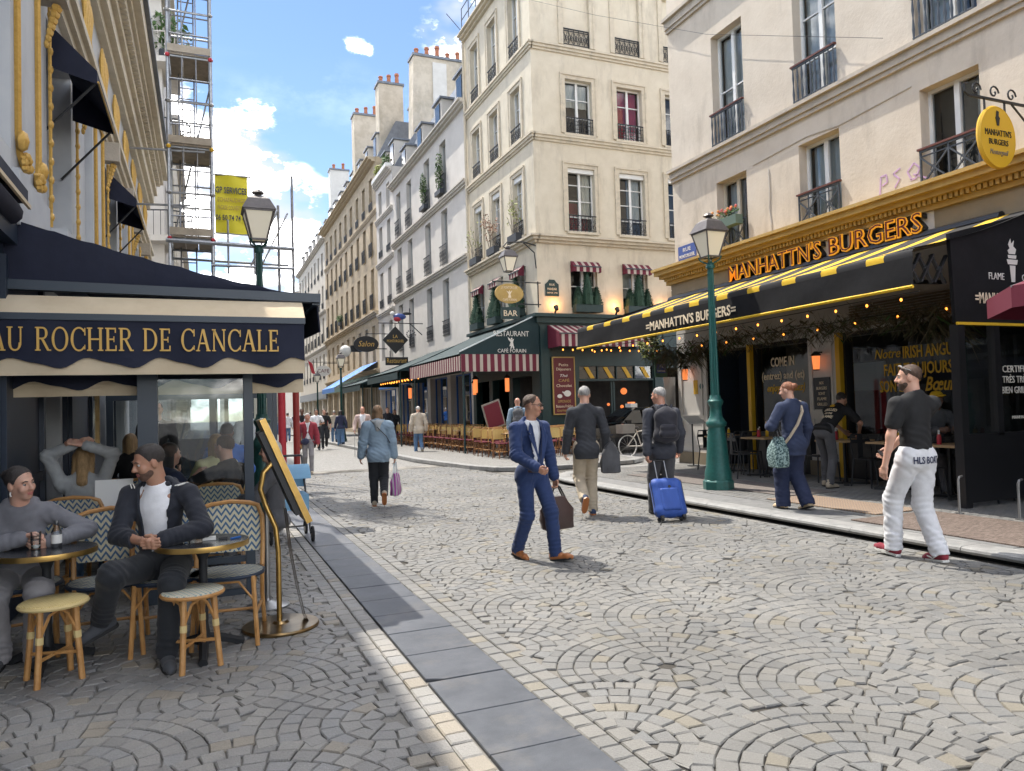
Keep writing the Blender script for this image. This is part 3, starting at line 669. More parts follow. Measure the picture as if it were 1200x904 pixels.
# ---- burger building, right foreground
X0 = 10.8
def burger_building():
    t = thing('stone_building', 'buff rendered corner building above the yellow and black burger restaurant', 'building', (X0+4, 8, 0))
    F = Fac((X0, 15.2, 0), (0, -1, 0), (-1, 0, 0))       # s runs towards the camera
    H = 16.5; S1 = 20
    cols = [15.2-13.03, 15.2-10.52, 15.2-7.87, 15.2-5.2, 15.2-2.5, 15.2-0]; ops = []
    for i, c in enumerate(cols): ops += [(c-.5, c+.5, 4.86 if i else 4.86, 6.5, .24), (c-.52, c+.52, 7.28, 9.85, .24), (c-.52, c+.52, 11.15, 13.6, .24)]
    b = MB(); wall(b, F, 0, S1, 3.9, H, ops)
    # shop zone piers are built with the shopfront; close the other sides
    x1 = X0+9
    for q in ([(X0, 15.2, 0), (x1, 15.2, 0), (x1, 15.2, H), (X0, 15.2, H)], [(X0, 15.2-S1, 0), (X0, 15.2-S1, H), (x1, 15.2-S1, H), (x1, 15.2-S1, 0)], [(x1, 15.2, 0), (x1, 15.2-S1, 0), (x1, 15.2-S1, H), (x1, 15.2, H)], [(X0, 15.2, H), (x1, 15.2, H), (x1, 15.2-S1, H), (X0, 15.2-S1, H)]): b.face(q)
    b.build('wall', 'buff', t)
    interior(t, F, .05, S1-.05, 3.95, H-.05)
    band(t, F, 0, S1, [(6.98, 7.06, .06), (7.06, 7.20, .10), (7.20, 7.27, .17)], 'buff_trim')
    band(t, F, 0, S1, [(10.72, 10.8, .06), (10.8, 10.98, .10), (10.98, 11.06, .18)], 'buff_trim')
    for i, c in enumerate(cols[:4]):
        fm = 'window_cream' if i == 0 else 'window_white'
        cu = [('curtain_pale', .05, .5, .02, .98), ('curtain_pale', .05, .95, .02, .98), ('curtain', .72, .97, .02, .98), None][i]
        window(t, F, c-.5, c+.5, 4.86, 6.5, .22, fm, 0, 2, 'glass', cu)
        railing(t, F, c-.5, c+.5, 4.86, .62, 'cross', .05, 'iron_grey', top='wood_rail' if i else None)
        window(t, F, c-.52, c+.52, 7.28, 9.85, .22, 'window_white', 1 if i == 0 else 2, 2, 'glass', ('curtain', .02, .98, .0, .98) if i in (0, 1) else ('curtain', .02, .6, 0, .98))
        railing(t, F, c-.52, c+.52, 7.29, .72, 'baluster', .06, 'iron_grey', top='wood_rail')
        window(t, F, c-.52, c+.52, 11.15, 13.6, .22, 'window_white', 2, 2)
        railing(t, F, c-.52, c+.52, 11.16, .72, 'baluster', .06, 'iron_grey')
    # render scar and stray cables
    b = MB(); b.tube([F.p(3.35, 6.3, .012), F.p(3.36, 5.9, .012), F.p(3.33, 5.5, .012), F.p(3.37, 5.2, .012), F.p(3.36, 4.9, .012)], .012, 5); b.build('cable', 'white_trim', t)
    b = MB(); b.tube([F.p(2.9, 6.52, .012), F.p(4.4, 6.60, .012), F.p(5.2, 6.53, .012), F.p(6.7, 6.62, .012)], .008, 5); b.build('cable', 'buff_trim', t)
    # faded graffiti tag
    def st(*lines):
        b = MB()
        for pts in lines:
            for p, q in zip(pts, pts[1:]): b.bar(F.p(*p, .004), F.p(*q, .004), .028, .006, up=F.n)
        b.build('graffiti_letter', 'graffiti', t)
    st([(6.0, 5.0), (6.03, 5.32), (6.14, 5.33), (6.16, 5.2), (6.05, 5.16)]); st([(6.42, 5.36), (6.28, 5.30), (6.40, 5.18), (6.30, 5.06)]); st([(6.62, 5.1), (6.55, 5.25), (6.68, 5.36), (6.78, 5.25), (6.70, 5.1), (6.6, 5.1)], [(6.66, 5.18), (6.95, 5.02)])
    # flower box on the first window
    fb = thing('flower_box', 'green window box with pink and orange flowers above the lamp', 'flower box', F.p(cols[0], 5.3, .16))
    b = MB(); fbox(b, F, cols[0]-.42, cols[0]+.42, 5.36, 5.56, .07, .26); b.build('box', 'planter_green', fb)
    b = MB(); leafy(b, F.p(cols[0], 5.66, .17), (.1, .42, .12), 150, .045, rgl); b.build('leaves', 'leaf_green', fb)
    for q in ('flower_pink', 'flower_orange'):
        b = MB()
        for _ in range(9): b.ball(F.p(cols[0]+rgl.uniform(-.4, .4), 5.66+rgl.uniform(0, .12), .17+rgl.uniform(-.08, .1)), .032, 6, 4)
        b.build('blossom', q, fb)
    # street name plate
    b = MB(); fbox(b, F, .12, 1.1, 4.92, 5.42, .001, .05); pl = b.build('plate_backing', 'buff', t)
    b = MB(); fbox(b, F, .22, .92, 4.98, 5.34, .051, .066); b.build('street_plate', 'blue_plate', t)
    text('RUE', .13, F, .42, 5.19, .068, 'white_letter', 'lettering', t, wmax=.3); text('MONTORGUEIL', .12, F, .27, 5.04, .068, 'white_letter', 'lettering', t, wmax=.6)
# ---- text
def text_mesh(s, size, ext=.003, shear=0, bold=0):
    c = bpy.data.curves.new('txt', 'FONT'); c.body = s; c.size = size; c.extrude = ext; c.shear = shear; c.offset = bold; c.resolution_u = 2
    o = bpy.data.objects.new('txt', c); COL.objects.link(o); dg = bpy.context.evaluated_depsgraph_get(); e = o.evaluated_get(dg); me = bpy.data.meshes.new_from_object(e)
    bpy.data.objects.remove(o); bpy.data.curves.remove(c); return me
def text(s, size, F, s0, t0, d, m, name, parent, wmax=None, ext=.003, shear=0, bold=0, center=False, slope=0, flip=False):
    """flat lettering on a facade plane: reads left to right in the sense the viewer sees it"""
    me = text_mesh(s, size, ext, shear, bold); n = len(me.vertices); co = np.zeros(n*3); me.vertices.foreach_get('co', co); co = co.reshape(-1, 3)
    wd = co[:, 0].max()-co[:, 0].min(); k = (wmax/wd) if wmax else 1.0; co[:, 0] = (co[:, 0]-co[:, 0].min())*k
    if center: co[:, 0] -= wd*k/2
    off = rootloc(parent); out = [F.p(s0+x, t0+y+slope*x, d+z)-off for x, y, z in co]
    me.vertices.foreach_set('co', np.array(out).ravel()); me.materials.clear(); me.materials.append(M[m]); me.update()
    me.name = name; return link_mesh(name, me, parent)
burger_building()
# ---- corner building with the bar
YB = 23.35
def bar_building():
    t = thing('stone_building', 'cream corner building rising above the dark green bar', 'building', (15, 27, 0))
    H = 18.0
    FL = Fac((X0, YB, 0), (0, 1, 0), (-1, 0, 0)); FR = Fac((X0, YB, 0), (1, 0, 0), (0, -1, 0)); SL, SR = 6.95, 9.0
    rows = [(5.02, 6.7), (7.8, 10.1), (11.34, 13.32), (14.57, 17.0)]
    opsL, opsR = [], []; cl = [1.45, 3.65, 5.7]; cr = [1.85, 3.98, 6.1]
    for c in cl: opsL += [(c-.45, c+.45, *r) for r in rows]
    for c in cr: opsR += [(c-.54, c+.54, r[0], r[1], .1 if r[0] > 14 else .2) for r in rows]
    b = MB(); wall(b, FL, 0, SL, 4.8, H, opsL); wall(b, FR, 0, SR, 4.8, H, opsR)
    for q in ([(X0+SR, YB, 0), (X0+SR, YB+SL, 0), (X0+SR, YB+SL, H), (X0+SR, YB, H)], [(X0, YB+SL, 0), (X0, YB+SL, H), (X0+SR, YB+SL, H), (X0+SR, YB+SL, 0)], [(X0, YB, H), (X0+SR, YB, H), (X0+SR, YB+SL, H), (X0, YB+SL, H)]): b.face(q)
    b.build('wall', 'cream', t)
    interior(t, FL, .8, SL-.05, 4.85, H-.05); interior(t, FR, .8, SR-.05, 4.85, H-.05)
    for F, S in ((FL, SL), (FR, SR)):
        e = .0
        for z, big in ((7.38, .30), (11.02, .14), (14.28, .14), (17.75, .34)):
            b = MB()
            for t0, t1, d in ((z-.06, z+.03, big*.35), (z+.03, z+.13, big*.7), (z+.13, z+.2, big)):
                fbox(b, F, -(d if F is FL else -.0)+0, S, t0, t1, -.04, d)
            b.build('cornice', 'cream_trim', t)
    # left windows
    for i, c in enumerate(cl):
        for j, (z0, z1) in enumerate(rows):
            if j == 0:
                window(t, FL, c-.45, c+.45, z0, z1, .18, 'window_white', 1, 2, 'glass')
            else:
                window(t, FL, c-.45, c+.45, z0, z1, .18, 'window_white', 2 if j > 1 else 3, 2, 'glass', (('curtain', .0, .45, 0, 1), ('curtain', .5, 1, .35, 1), ('curtain_pale', .0, 1, .5, 1))[(i+j) % 3])
                surround(t, FL, c-.45, c+.45, z0, z1, .17, .035, 'cream_trim'); railing(t, FL, c-.46, c+.46, z0, .55, 'scroll', .04, 'iron')
            if j == 1: b = MB(); fbox(b, FL, c-.44, c+.44, z1-.2, z1-.005, -.17, -.03); b.build('blind_box', 'window_white', t)
    for i, c in enumerate(cr):
        for j, (z0, z1) in enumerate(rows):
            if j == 3:
                b = MB(); fbox(b, FR, c-.54, c+.54, z0, z1, -.2, -.09); b.build('blind_niche', 'cream', t)
                surround(t, FR, c-.54, c+.54, z0, z1, .17, .035, 'cream_trim', sill=False); railing(t, FR, c-.53, c+.53, z0, .62, 'ornate', -.03, 'iron')
            elif j == 0: window(t, FR, c-.54, c+.54, z0, z1, .18, 'window_white', 1, 2, 'glass', ('curtain', .0, 1, .3, 1) if i == 1 else None)
            else:
                cu = {(0, 2): ('curtain', .03, .97, .55, .97), (1, 2): ('red_cloth', .03, .97, .02, .98), (0, 1): ('curtain', .55, .98, .25, .98), (1, 1): ('curtain', .45, .98, .3, .98)}.get((i, j))
                window(t, FR, c-.54, c+.54, z0, z1, .18, 'window_white', 2 if j == 2 else 3, 2, 'glass', cu)
                surround(t, FR, c-.54, c+.54, z0, z1, .17, .035, 'cream_trim'); railing(t, FR, c-.55, c+.55, z0, .58, 'grid' if j == 2 else 'scroll', .05, 'iron')
                if j == 1: b = MB(); fbox(b, FR, c-.53, c+.53, z1-.16, z1-.005, -.17, -.03); b.build('blind_box', 'window_white', t)
    b = MB(); fbox(b, FR, 1.35, 2.4, 7.85, 9.0, -.7, -.6); b.build('red_wall', 'red_wall', t)
    # drainpipe, roof edge and roof
    b = MB(); b.cyl(FL.p(SL-.12, 4.9, .1), FL.p(SL-.12, 17.6, .1), .06, n=8); b.build('drainpipe', 'cream_trim', t, smooth=True)
    b = MB(); b.add([(X0+.1, YB+.1, H), (X0+SR, YB+.1, H), (X0+SR, YB+SL, H), (X0+.1, YB+SL, H), (X0+1.1, YB+1.1, H+2.4), (X0+SR, YB+1.1, H+2.4), (X0+SR, YB+SL, H+2.4), (X0+1.1, YB+SL, H+2.4)], [(0, 1, 5, 4), (3, 0, 4, 7), (4, 5, 6, 7), (2, 3, 7, 6), (1, 2, 6, 5)]); b.build('roof', 'zinc', t)
    b = MB()
    for k in range(8): y = YB+.3+k*.9; b.bar((X0-.2, y, H), (X0-.2, y, H+1.0), .03, .03)
    for z in (.5, 1.0): b.bar((X0-.2, YB+.3, H+z), (X0-.2, YB+6.6, H+z), .03, .03)
    b.bar((X0-.2, YB+6.6, H), (X0-.75, YB+7.0, H+.9), .03, .03); b.build('roof_railing', 'iron_grey', t)
    return FL, FR
FL, FR = bar_building()
# ---- generic street house on the right row (facade x = X0)
def street_house(label, y0, y1, H, cols, rows, wm, tm, bands, roof=2.6, rails=None, dorm=0, ww=.5, far=False, fm='shutter_grey', shop=None, shop_h=4.0, xoff=0, side=-1, x0=X0, gl='glass_dark', rail_style='bars', name='street_house'):
    t = thing(name, label, 'building', (x0+4*(-side), (y0+y1)/2, 0)); F = Fac((x0+xoff, y0, 0), (0, 1, 0), (side, 0, 0)); S = y1-y0; D = 9
    ops = [(c-y0-ww, c-y0+ww, *r) for c in cols for r in rows]
    gops = []
    if shop:
        k = max(1, round(S/3.4)); wd = S/k
        gops = [(i*wd+.25, (i+1)*wd-.25, .35, shop_h-1.0, .35) for i in range(k)]
    b = MB(); wall(b, F, 0, S, 0, H, ops+gops, .22)
    X1 = x0-side*D
    for q in ([(x0, y0, 0), (X1, y0, 0), (X1, y0, H), (x0, y0, H)], [(x0, y1, 0), (x0, y1, H), (X1, y1, H), (X1, y1, 0)], [(X1, y0, 0), (X1, y1, 0), (X1, y1, H), (X1, y0, H)]): b.face(q)
    b.build('wall', wm, t); interior(t, F, .05, S-.05, .05, H-.05, -.6)
    for z, d in bands:
        b = MB()
        for t0, t1, q in ((z-.08, z+.02, d*.4), (z+.02, z+.12, d*.75), (z+.12, z+.2, d)): fbox(b, F, 0, S, t0, t1, -.04, q)
        b.build('cornice', tm, t)
    for c in cols:
        for j, r in enumerate(rows):
            window(t, F, c-y0-ww, c-y0+ww, r[0], r[1], .2, fm, 0 if far else 1, 2, gl)
            if rails and rails[j]: railing(t, F, c-y0-ww-.05, c-y0+ww+.05, r[0]+.02, rails[j], rail_style, .05 if rails[j] < .9 else .12, 'iron')
    if roof:
        xa, xb = x0-side*.15, x0-side*1.5
        b = MB(); b.add([(xa, y0+.05, H), (xa, y1-.05, H), (xb, y1-.05, H+roof), (xb, y0+.05, H+roof), (X1, y0+.05, H+roof), (X1, y1-.05, H+roof), (X1, y0+.05, H), (X1, y1-.05, H)], [(0, 1, 2, 3), (3, 2, 5, 4), (0, 3, 4, 6), (1, 7, 5, 2)]); b.build('roof', 'zinc', t)
    for k in range(dorm):
        c = y0+S*(k+.5)/dorm; xf = x0-side*.35; wd = min(.6, S/dorm*.36)
        b = MB(); b.box(min(xf, xf-side*1.3), max(xf, xf-side*1.3), c-wd, c+wd, H+.25, H+1.85); dm = b.build('dormer', 'white_trim', t)
        b = MB(); b.box(min(xf+side*.02, xf+side*.05), max(xf+side*.02, xf+side*.05), c-wd*.62, c+wd*.62, H+.4, H+1.7); b.build('dormer_window', 'car_glass', dm)
        b = MB(); b.box(min(xf+side*.12, xf-side*1.5), max(xf+side*.12, xf-side*1.5), c-wd-.12, c+wd+.12, H+1.852, H+1.95); b.build('dormer_roof', 'zinc', dm)
    if shop:
        b = MB(); fbox(b, F, .05, S-.05, shop_h-.95, shop_h-.2, -.02, .12); b.build('shop_fascia', shop[0], t)
        for a, c, e, f, _ in gops: window(t, F, a, c, e, f, .3, shop[1], 0, 3, 'glass_dark')
    return t, F
t1, FW1 = street_house('tall white house with planted balconies next to the bar building', 30.3, 44.0, 15.25, [33.8, 36.6, 40.2, 42.6], [(5.1, 7.85), (8.5, 11.2), (11.8, 14.5)], 'white_wall', 'white_trim', [(8.2, .22), (11.5, .22), (15.05, .35)], 3.0, [.75, .95, 1.0], 4, .5, shop=('bar_cloth', 'blue_paint'), shop_h=4.2, rail_style='scroll')
t2, FW2 = street_house('narrow white house between the planted white one and the tan stone one', 44.0, 48.6, 16.6, [45.2, 47.4], [(4.9, 7.3), (8.3, 10.6), (11.6, 13.6), (14.4, 15.9)], 'white_wall', 'white_trim', [(7.8, .18), (11.1, .15), (14.0, .15), (16.4, .25)], 2.2, [0, .5, .4, 0], 2, .45, shop=('blue_paint', 'blue_paint'))
t3, FT = street_house('long tan stone house with many tall windows along the street', 48.6, 71.2, 18.7, [50.2+2.45*i for i in range(9)], [(5.0, 7.5), (8.6, 11.4), (12.2, 14.6), (15.4, 17.6)], 'tan_stone', 'tan_trim', [(4.3, .3), (8.15, .3), (15.0, .12), (18.45, .6)], 2.6, [0, 1.0, .9, .5], 8, .5, fm='window_cream', shop=('green_paint', 'window_cream'), shop_h=4.4)
t4, FF = street_house('far pale house with dormer roof beyond the tan one', 71.2, 92.0, 18.4, [73+2.5*i for i in range(8)], [(5.0, 7.4), (8.4, 10.9), (11.8, 14.0), (15.0, 17.2)], 'grey_wall', 'white_trim', [(7.9, .2), (11.3, .2), (18.1, .4)], 2.8, [.5, .9, .5, .5], 7, .5, far=True, shop=('iron_grey', 'window_cream'))
t5, FG = street_house('farthest pale house closing the right side of the street', 92.0, 118.0, 16.6, [94+2.9*i for i in range(8)], [(5.0, 7.4), (8.4, 10.9), (12, 14.4)], 'white_wall', 'white_trim', [(7.9, .2), (16.3, .4)], 2.6, [.5, .5, .5], 0, .5, far=True)
street_house('distant grey house across the end of the street', 118, 150, 15, [120+3*i for i in range(10)], [(5.0, 7.4), (8.4, 10.9), (12, 14)], 'grey_wall', 'white_trim', [(7.9, .2), (14.7, .4)], 2.4, None, 0, .5, far=True, xoff=-4, x0=X0-4)
# chimney stacks and party walls standing above the roofs
def chimney(label, x0, x1, y, z0, z1, pots, m='chimney_wall', slant=0, dy=1.1, white=None):
    t = thing('chimney_stack', label, 'chimney', ((x0+x1)/2, y, z0))
    b = MB(); b.prism([(x0, y, z0), (x1, y, z0), (x1, y, z1), (x0+slant, y, z1)], (0, dy, 0)); b.build('stack', m, t)
    b = MB(); b.box(x0+slant-.08, x1+.08, y-.08, y+dy+.08, z1+.002, z1+.16); b.build('coping', 'zinc', t)
    if white: b = MB(); b.box(white[0], white[1], y-.12, y-.002, z0, z1-.3); b.build('flue_casing', 'chimney_white', t)
    for i in range(pots):
        xx = x0+slant+(x1-x0-slant)*(i+.5)/pots; h = .55+.35*((i*7) % 3)/2; b = MB(); b.lathe([(.16, 0), (.13, h*.8), (.17, h*.84), (.15, h)], (xx, y+dy/2, z1+.16), 8); b.build('chimney_pot', 'terracotta', t, smooth=True)
chimney('broad stained party wall with a row of red pots', 12.15, 17.2, 44.2, 15.0, 23.8, 7, slant=.25, white=(13.6, 14.5))
chimney('pale chimney block left of the broad party wall', 11.3, 13.0, 49.2, 17, 24.0, 3)
chimney('twin chimney block above the tan house', 11.1, 13.9, 57.0, 18, 24.8, 4)
chimney('far white chimney above the row of dormers', 11.6, 13.4, 72.0, 18, 25.2, 2, 'chimney_white')
chimney('short stack between the chimney blocks', 14.4, 16.8, 52.0, 18, 24.0, 3)
# ---- left side: ornate restaurant building and its taller storey
XL = -1.45
def restaurant_building():
    t = thing('ornate_building', 'pale restaurant building with gilded mouldings and navy window awnings on the left', 'building', (XL-4, 12, 0))
    F = Fac((XL, 0, 0), (0, 1, 0), (1, 0, 0)); Y1 = 23.4; wins = [(4.2, 5.8), (8.75, 10.3), (13.7, 15.4), (18.6, 20.2)]
    ops = [(a, c, 3.45, 5.72, .35) for a, c in wins]+[(10.6+3.3*k, 12.6+3.3*k, 7.0, 8.0, .2) for k in range(0)]
    g = [(8.2, 9.4, .1, 2.8, .3), (11.4, 13.4, .5, 2.8, .3), (14.2, 16.4, .5, 2.8, .3)]
    b = MB(); wall(b, F, -6, Y1, 0, 8.9, ops+g)
    for q in ([(XL, Y1, 0), (XL-9, Y1, 0), (XL-9, Y1, 8.9), (XL, Y1, 8.9)], [(XL, -6, 0), (XL, -6, 8.9), (XL-9, -6, 8.9), (XL-9, -6, 0)], [(XL-9, -6, 0), (XL-9, -6, 8.9), (XL-9, Y1, 8.9), (XL-9, Y1, 0)], [(XL, -6, 8.9), (XL, Y1, 8.9), (XL-9, Y1, 8.9), (XL-9, -6, 8.9)]): b.face(q)
    b.build('wall', 'pale_blue_wall', t); interior(t, F, -5.9, Y1-.1, .05, 8.8, -.9)
    for a, c in wins: window(t, F, a, c, 3.45, 5.72, .3, 'pale_blue_wall', 1, 2, 'glass_dark'); b = MB(); fbox(b, F, a-.3, c+.3, 3.20, 3.45, -.02, .22); fbox(b, F, a-.24, c+.24, 3.02, 3.2, -.02, .12); b.build('sill', 'pale_blue_wall', t)
    # entablature, frieze and main cornice
    band(t, F, -6, Y1, [(5.98, 6.08, .08), (6.08, 6.2, .14), (6.2, 6.3, .2)], 'cornice_cream')
    band(t, F, -6, Y1, [(7.55, 7.7, .12), (7.7, 7.95, .22), (7.95, 8.1, .30), (8.28, 8.42, .46), (8.42, 8.75, .58)], 'cornice_cream')
    b = MB()
    for k in range(160): fbox(b, F, -5.8+k*.18, -5.69+k*.18, 8.1, 8.28, -.02, .40)
    b.build('dentils', 'cornice_cream', t)
    b = MB(); fbox(b, F, -6, Y1+.1, 8.75, 8.86, -.3, .66); b.build('gutter', 'zinc', t)
    # pilasters with gilded trim between the windows
    for yc in (2.4, 7.3, 12.0, 17.0, 21.8):
        b = MB(); fbox(b, F, yc-.55, yc+.55, 3.5, 5.96, -.02, .09); fbox(b, F, yc-.62, yc+.62, 3.06, 3.5, -.02, .16); b.build('pilaster', 'pale_blue_wall', t)
        for sg in (-1, 1):
            # gilded panel frame that ends in a scroll
            b = MB(); s_ = yc+sg*.40; b.tube([F.p(s_, 5.8, .11), F.p(s_, 3.85, .11), F.p(s_-sg*.05, 3.7, .11), F.p(s_-sg*.13, 3.62, .12), F.p(s_-sg*.19, 3.70, .13)], .028, 6); b.build('gilt_moulding', 'gold', t, smooth=True)
            b = MB()
            for a in range(9): an = a*.75; rr = .09*(1-a/11); b.ball(F.p(s_-sg*.12+rr*math.cos(an), 3.62+rr*math.sin(an), .14), .045*(1-a/16), 6, 4)
            b.ball(F.p(s_, 3.78, .14), (.05, .05, .09), 6, 4); b.build('gilt_scroll', 'gold', t, smooth=True)
        b = MB(); b.tube([F.p(yc-.40, 5.8, .11), F.p(yc+.40, 5.8, .11)], .022, 6); b.build('gilt_moulding', 'gold', t, smooth=True)
    for a, c in wins:
        for e in (a-.1, c+.1):
            b = MB(); b.tube([F.p(e, 3.5+.0, .05), F.p(e, 5.8, .05)], .018, 6)
            for k in range(12): b.ball(F.p(e, 3.6+k*.19, .055), (.028, .028, .05), 6, 4)
            b.build('gilt_rope', 'gold', t, smooth=True)
        # bracket with gilded drop beside each window head
        for e in (a-.42, c+.42):
            b = MB(); fbox(b, F, e-.10, e+.10, 5.66, 5.96, -.02, .26); b.build('bracket', 'buff_trim', t)
            b = MB()
            for k in range(7): b.ball(F.p(e, 5.60-k*.06, .16-.014*k), (.055-.005*k, .07-.007*k, .05), 6, 4)
            b.build('gilt_drop', 'gold', t, smooth=True)
    b = MB(); fbox(b, F, 6.2, 6.5, 3.0, 3.05, 0, .1); b.build('gilt_moulding', 'gold', t)
    # gilded balustrade panels in the frieze
    for k in range(24):
        y = 2.2+k*.9
        if k % 2 == 1: continue
        b = MB()
        for q in range(4): b.lathe([(.02, 0), (.042, .2), (.018, .45), (.045, .75), (.02, .95)], F.p(y+q*.17, 6.42, .05), 7)
        b.build('gilt_baluster', 'gold', t, smooth=True)
    # upper storey standing behind the cornice
    F2 = Fac((XL-.25, 0, 0), (0, 1, 0), (1, 0, 0)); o2 = [(17.6+2.9*k, 18.7+2.9*k, 9.3, 11.4, .2) for k in range(2)]
    b = MB(); wall(b, F2, 17, Y1-.3, 8.9, 12.4, o2); b.face([(XL-.25, Y1-.3, 8.9), (XL-8, Y1-.3, 8.9), (XL-8, Y1-.3, 12.4), (XL-.25, Y1-.3, 12.4)]); b.face([(XL-.25, 17, 8.9), (XL-.25, 17, 12.4), (XL-8, 17, 12.4), (XL-8, 17, 8.9)]); b.build('upper_wall', 'cornice_cream', t)
    interior(t, F2, 17.1, Y1-.4, 8.9, 12.4, -.5)
    for o in o2: window(t, F2, *o[:4], .18, 'window_white', 2, 2, 'glass_dark'); railing(t, F2, o[0], o[1], 9.3, .5, 'bars', .05)
    band(t, F2, 17, Y1-.3, [(12.1, 12.25, .1), (12.25, 12.4, .3)], 'cornice_cream')
    b = MB(); b.add([(XL-.3, 17, 12.4), (XL-.3, Y1-.35, 12.4), (XL-1.8, Y1-.35, 14.8), (XL-1.8, 17, 14.8), (XL-8, 17, 14.8), (XL-8, Y1-.35, 14.8), (XL-8, 17, 12.4), (XL-8, Y1-.35, 12.4)], [(0, 1, 2, 3), (3, 2, 5, 4), (0, 3, 4, 6), (1, 7, 5, 2)]); b.build('roof', 'zinc', t)
    # panelled ground floor behind the terrace
    for k, (a, c) in enumerate(((4.9, 6.4), (6.5, 8.1), (9.5, 11.3), (13.5, 14.1))):
        b = MB(); fbox(b, F, a, c, 0, 2.9, -.01, .05); fbox(b, F, a+.06, a+.14, .1, 2.8, .05, .09); fbox(b, F, c-.14, c-.06, .1, 2.8, .05, .09); fbox(b, F, a+.14, c-.14, 1.0, 1.08, .05, .08); fbox(b, F, a+.14, c-.14, .1, .18, .05, .08); b.build('wall_panel', 'navy_paint', t)
    b = MB(); fbox(b, F, 4.5, 17, 2.9, 3.15, -.01, .14); b.build('shop_fascia', 'navy_paint', t)
    # navy fabric awnings over the windows
    for k, (a, c) in enumerate(wins[1:3]):
        ta = thing('window_awning', 'small navy awning over the %s tall window of the gilded facade' % ('nearer', 'farther')[k], 'awning', F.p((a+c)/2, 4.6, .5))
        b = MB(); A, B_, C, D_ = F.p(a+.02, 5.66, .02), F.p(c-.02, 5.66, .02), F.p(c-.02, 5.22, .46), F.p(a+.02, 5.22, .46); b.face([A, B_, C, D_]); b.face([D_, C, C-Z3*.14, D_-Z3*.14]); b.face([A, D_, D_-Z3*.14, F.p(a+.02, 5.2, .02)]); b.face([B_, F.p(c-.02, 5.2, .02), C-Z3*.14, C]); b.build('canopy', 'navy', ta)
        b = MB(); b.tube([F.p(a+.02, 5.10, .47), F.p(c-.02, 5.10, .47)], .012, 5); b.build('piping', 'gold_letter', ta)
        for e in (a+.06, c-.06): b = MB(); b.cyl(F.p(e, 4.45, -.1), F.p(e, 5.1, .44), .014, n=6); b.build('arm', 'iron', ta)
    return t, F
tR, FRS = restaurant_building()
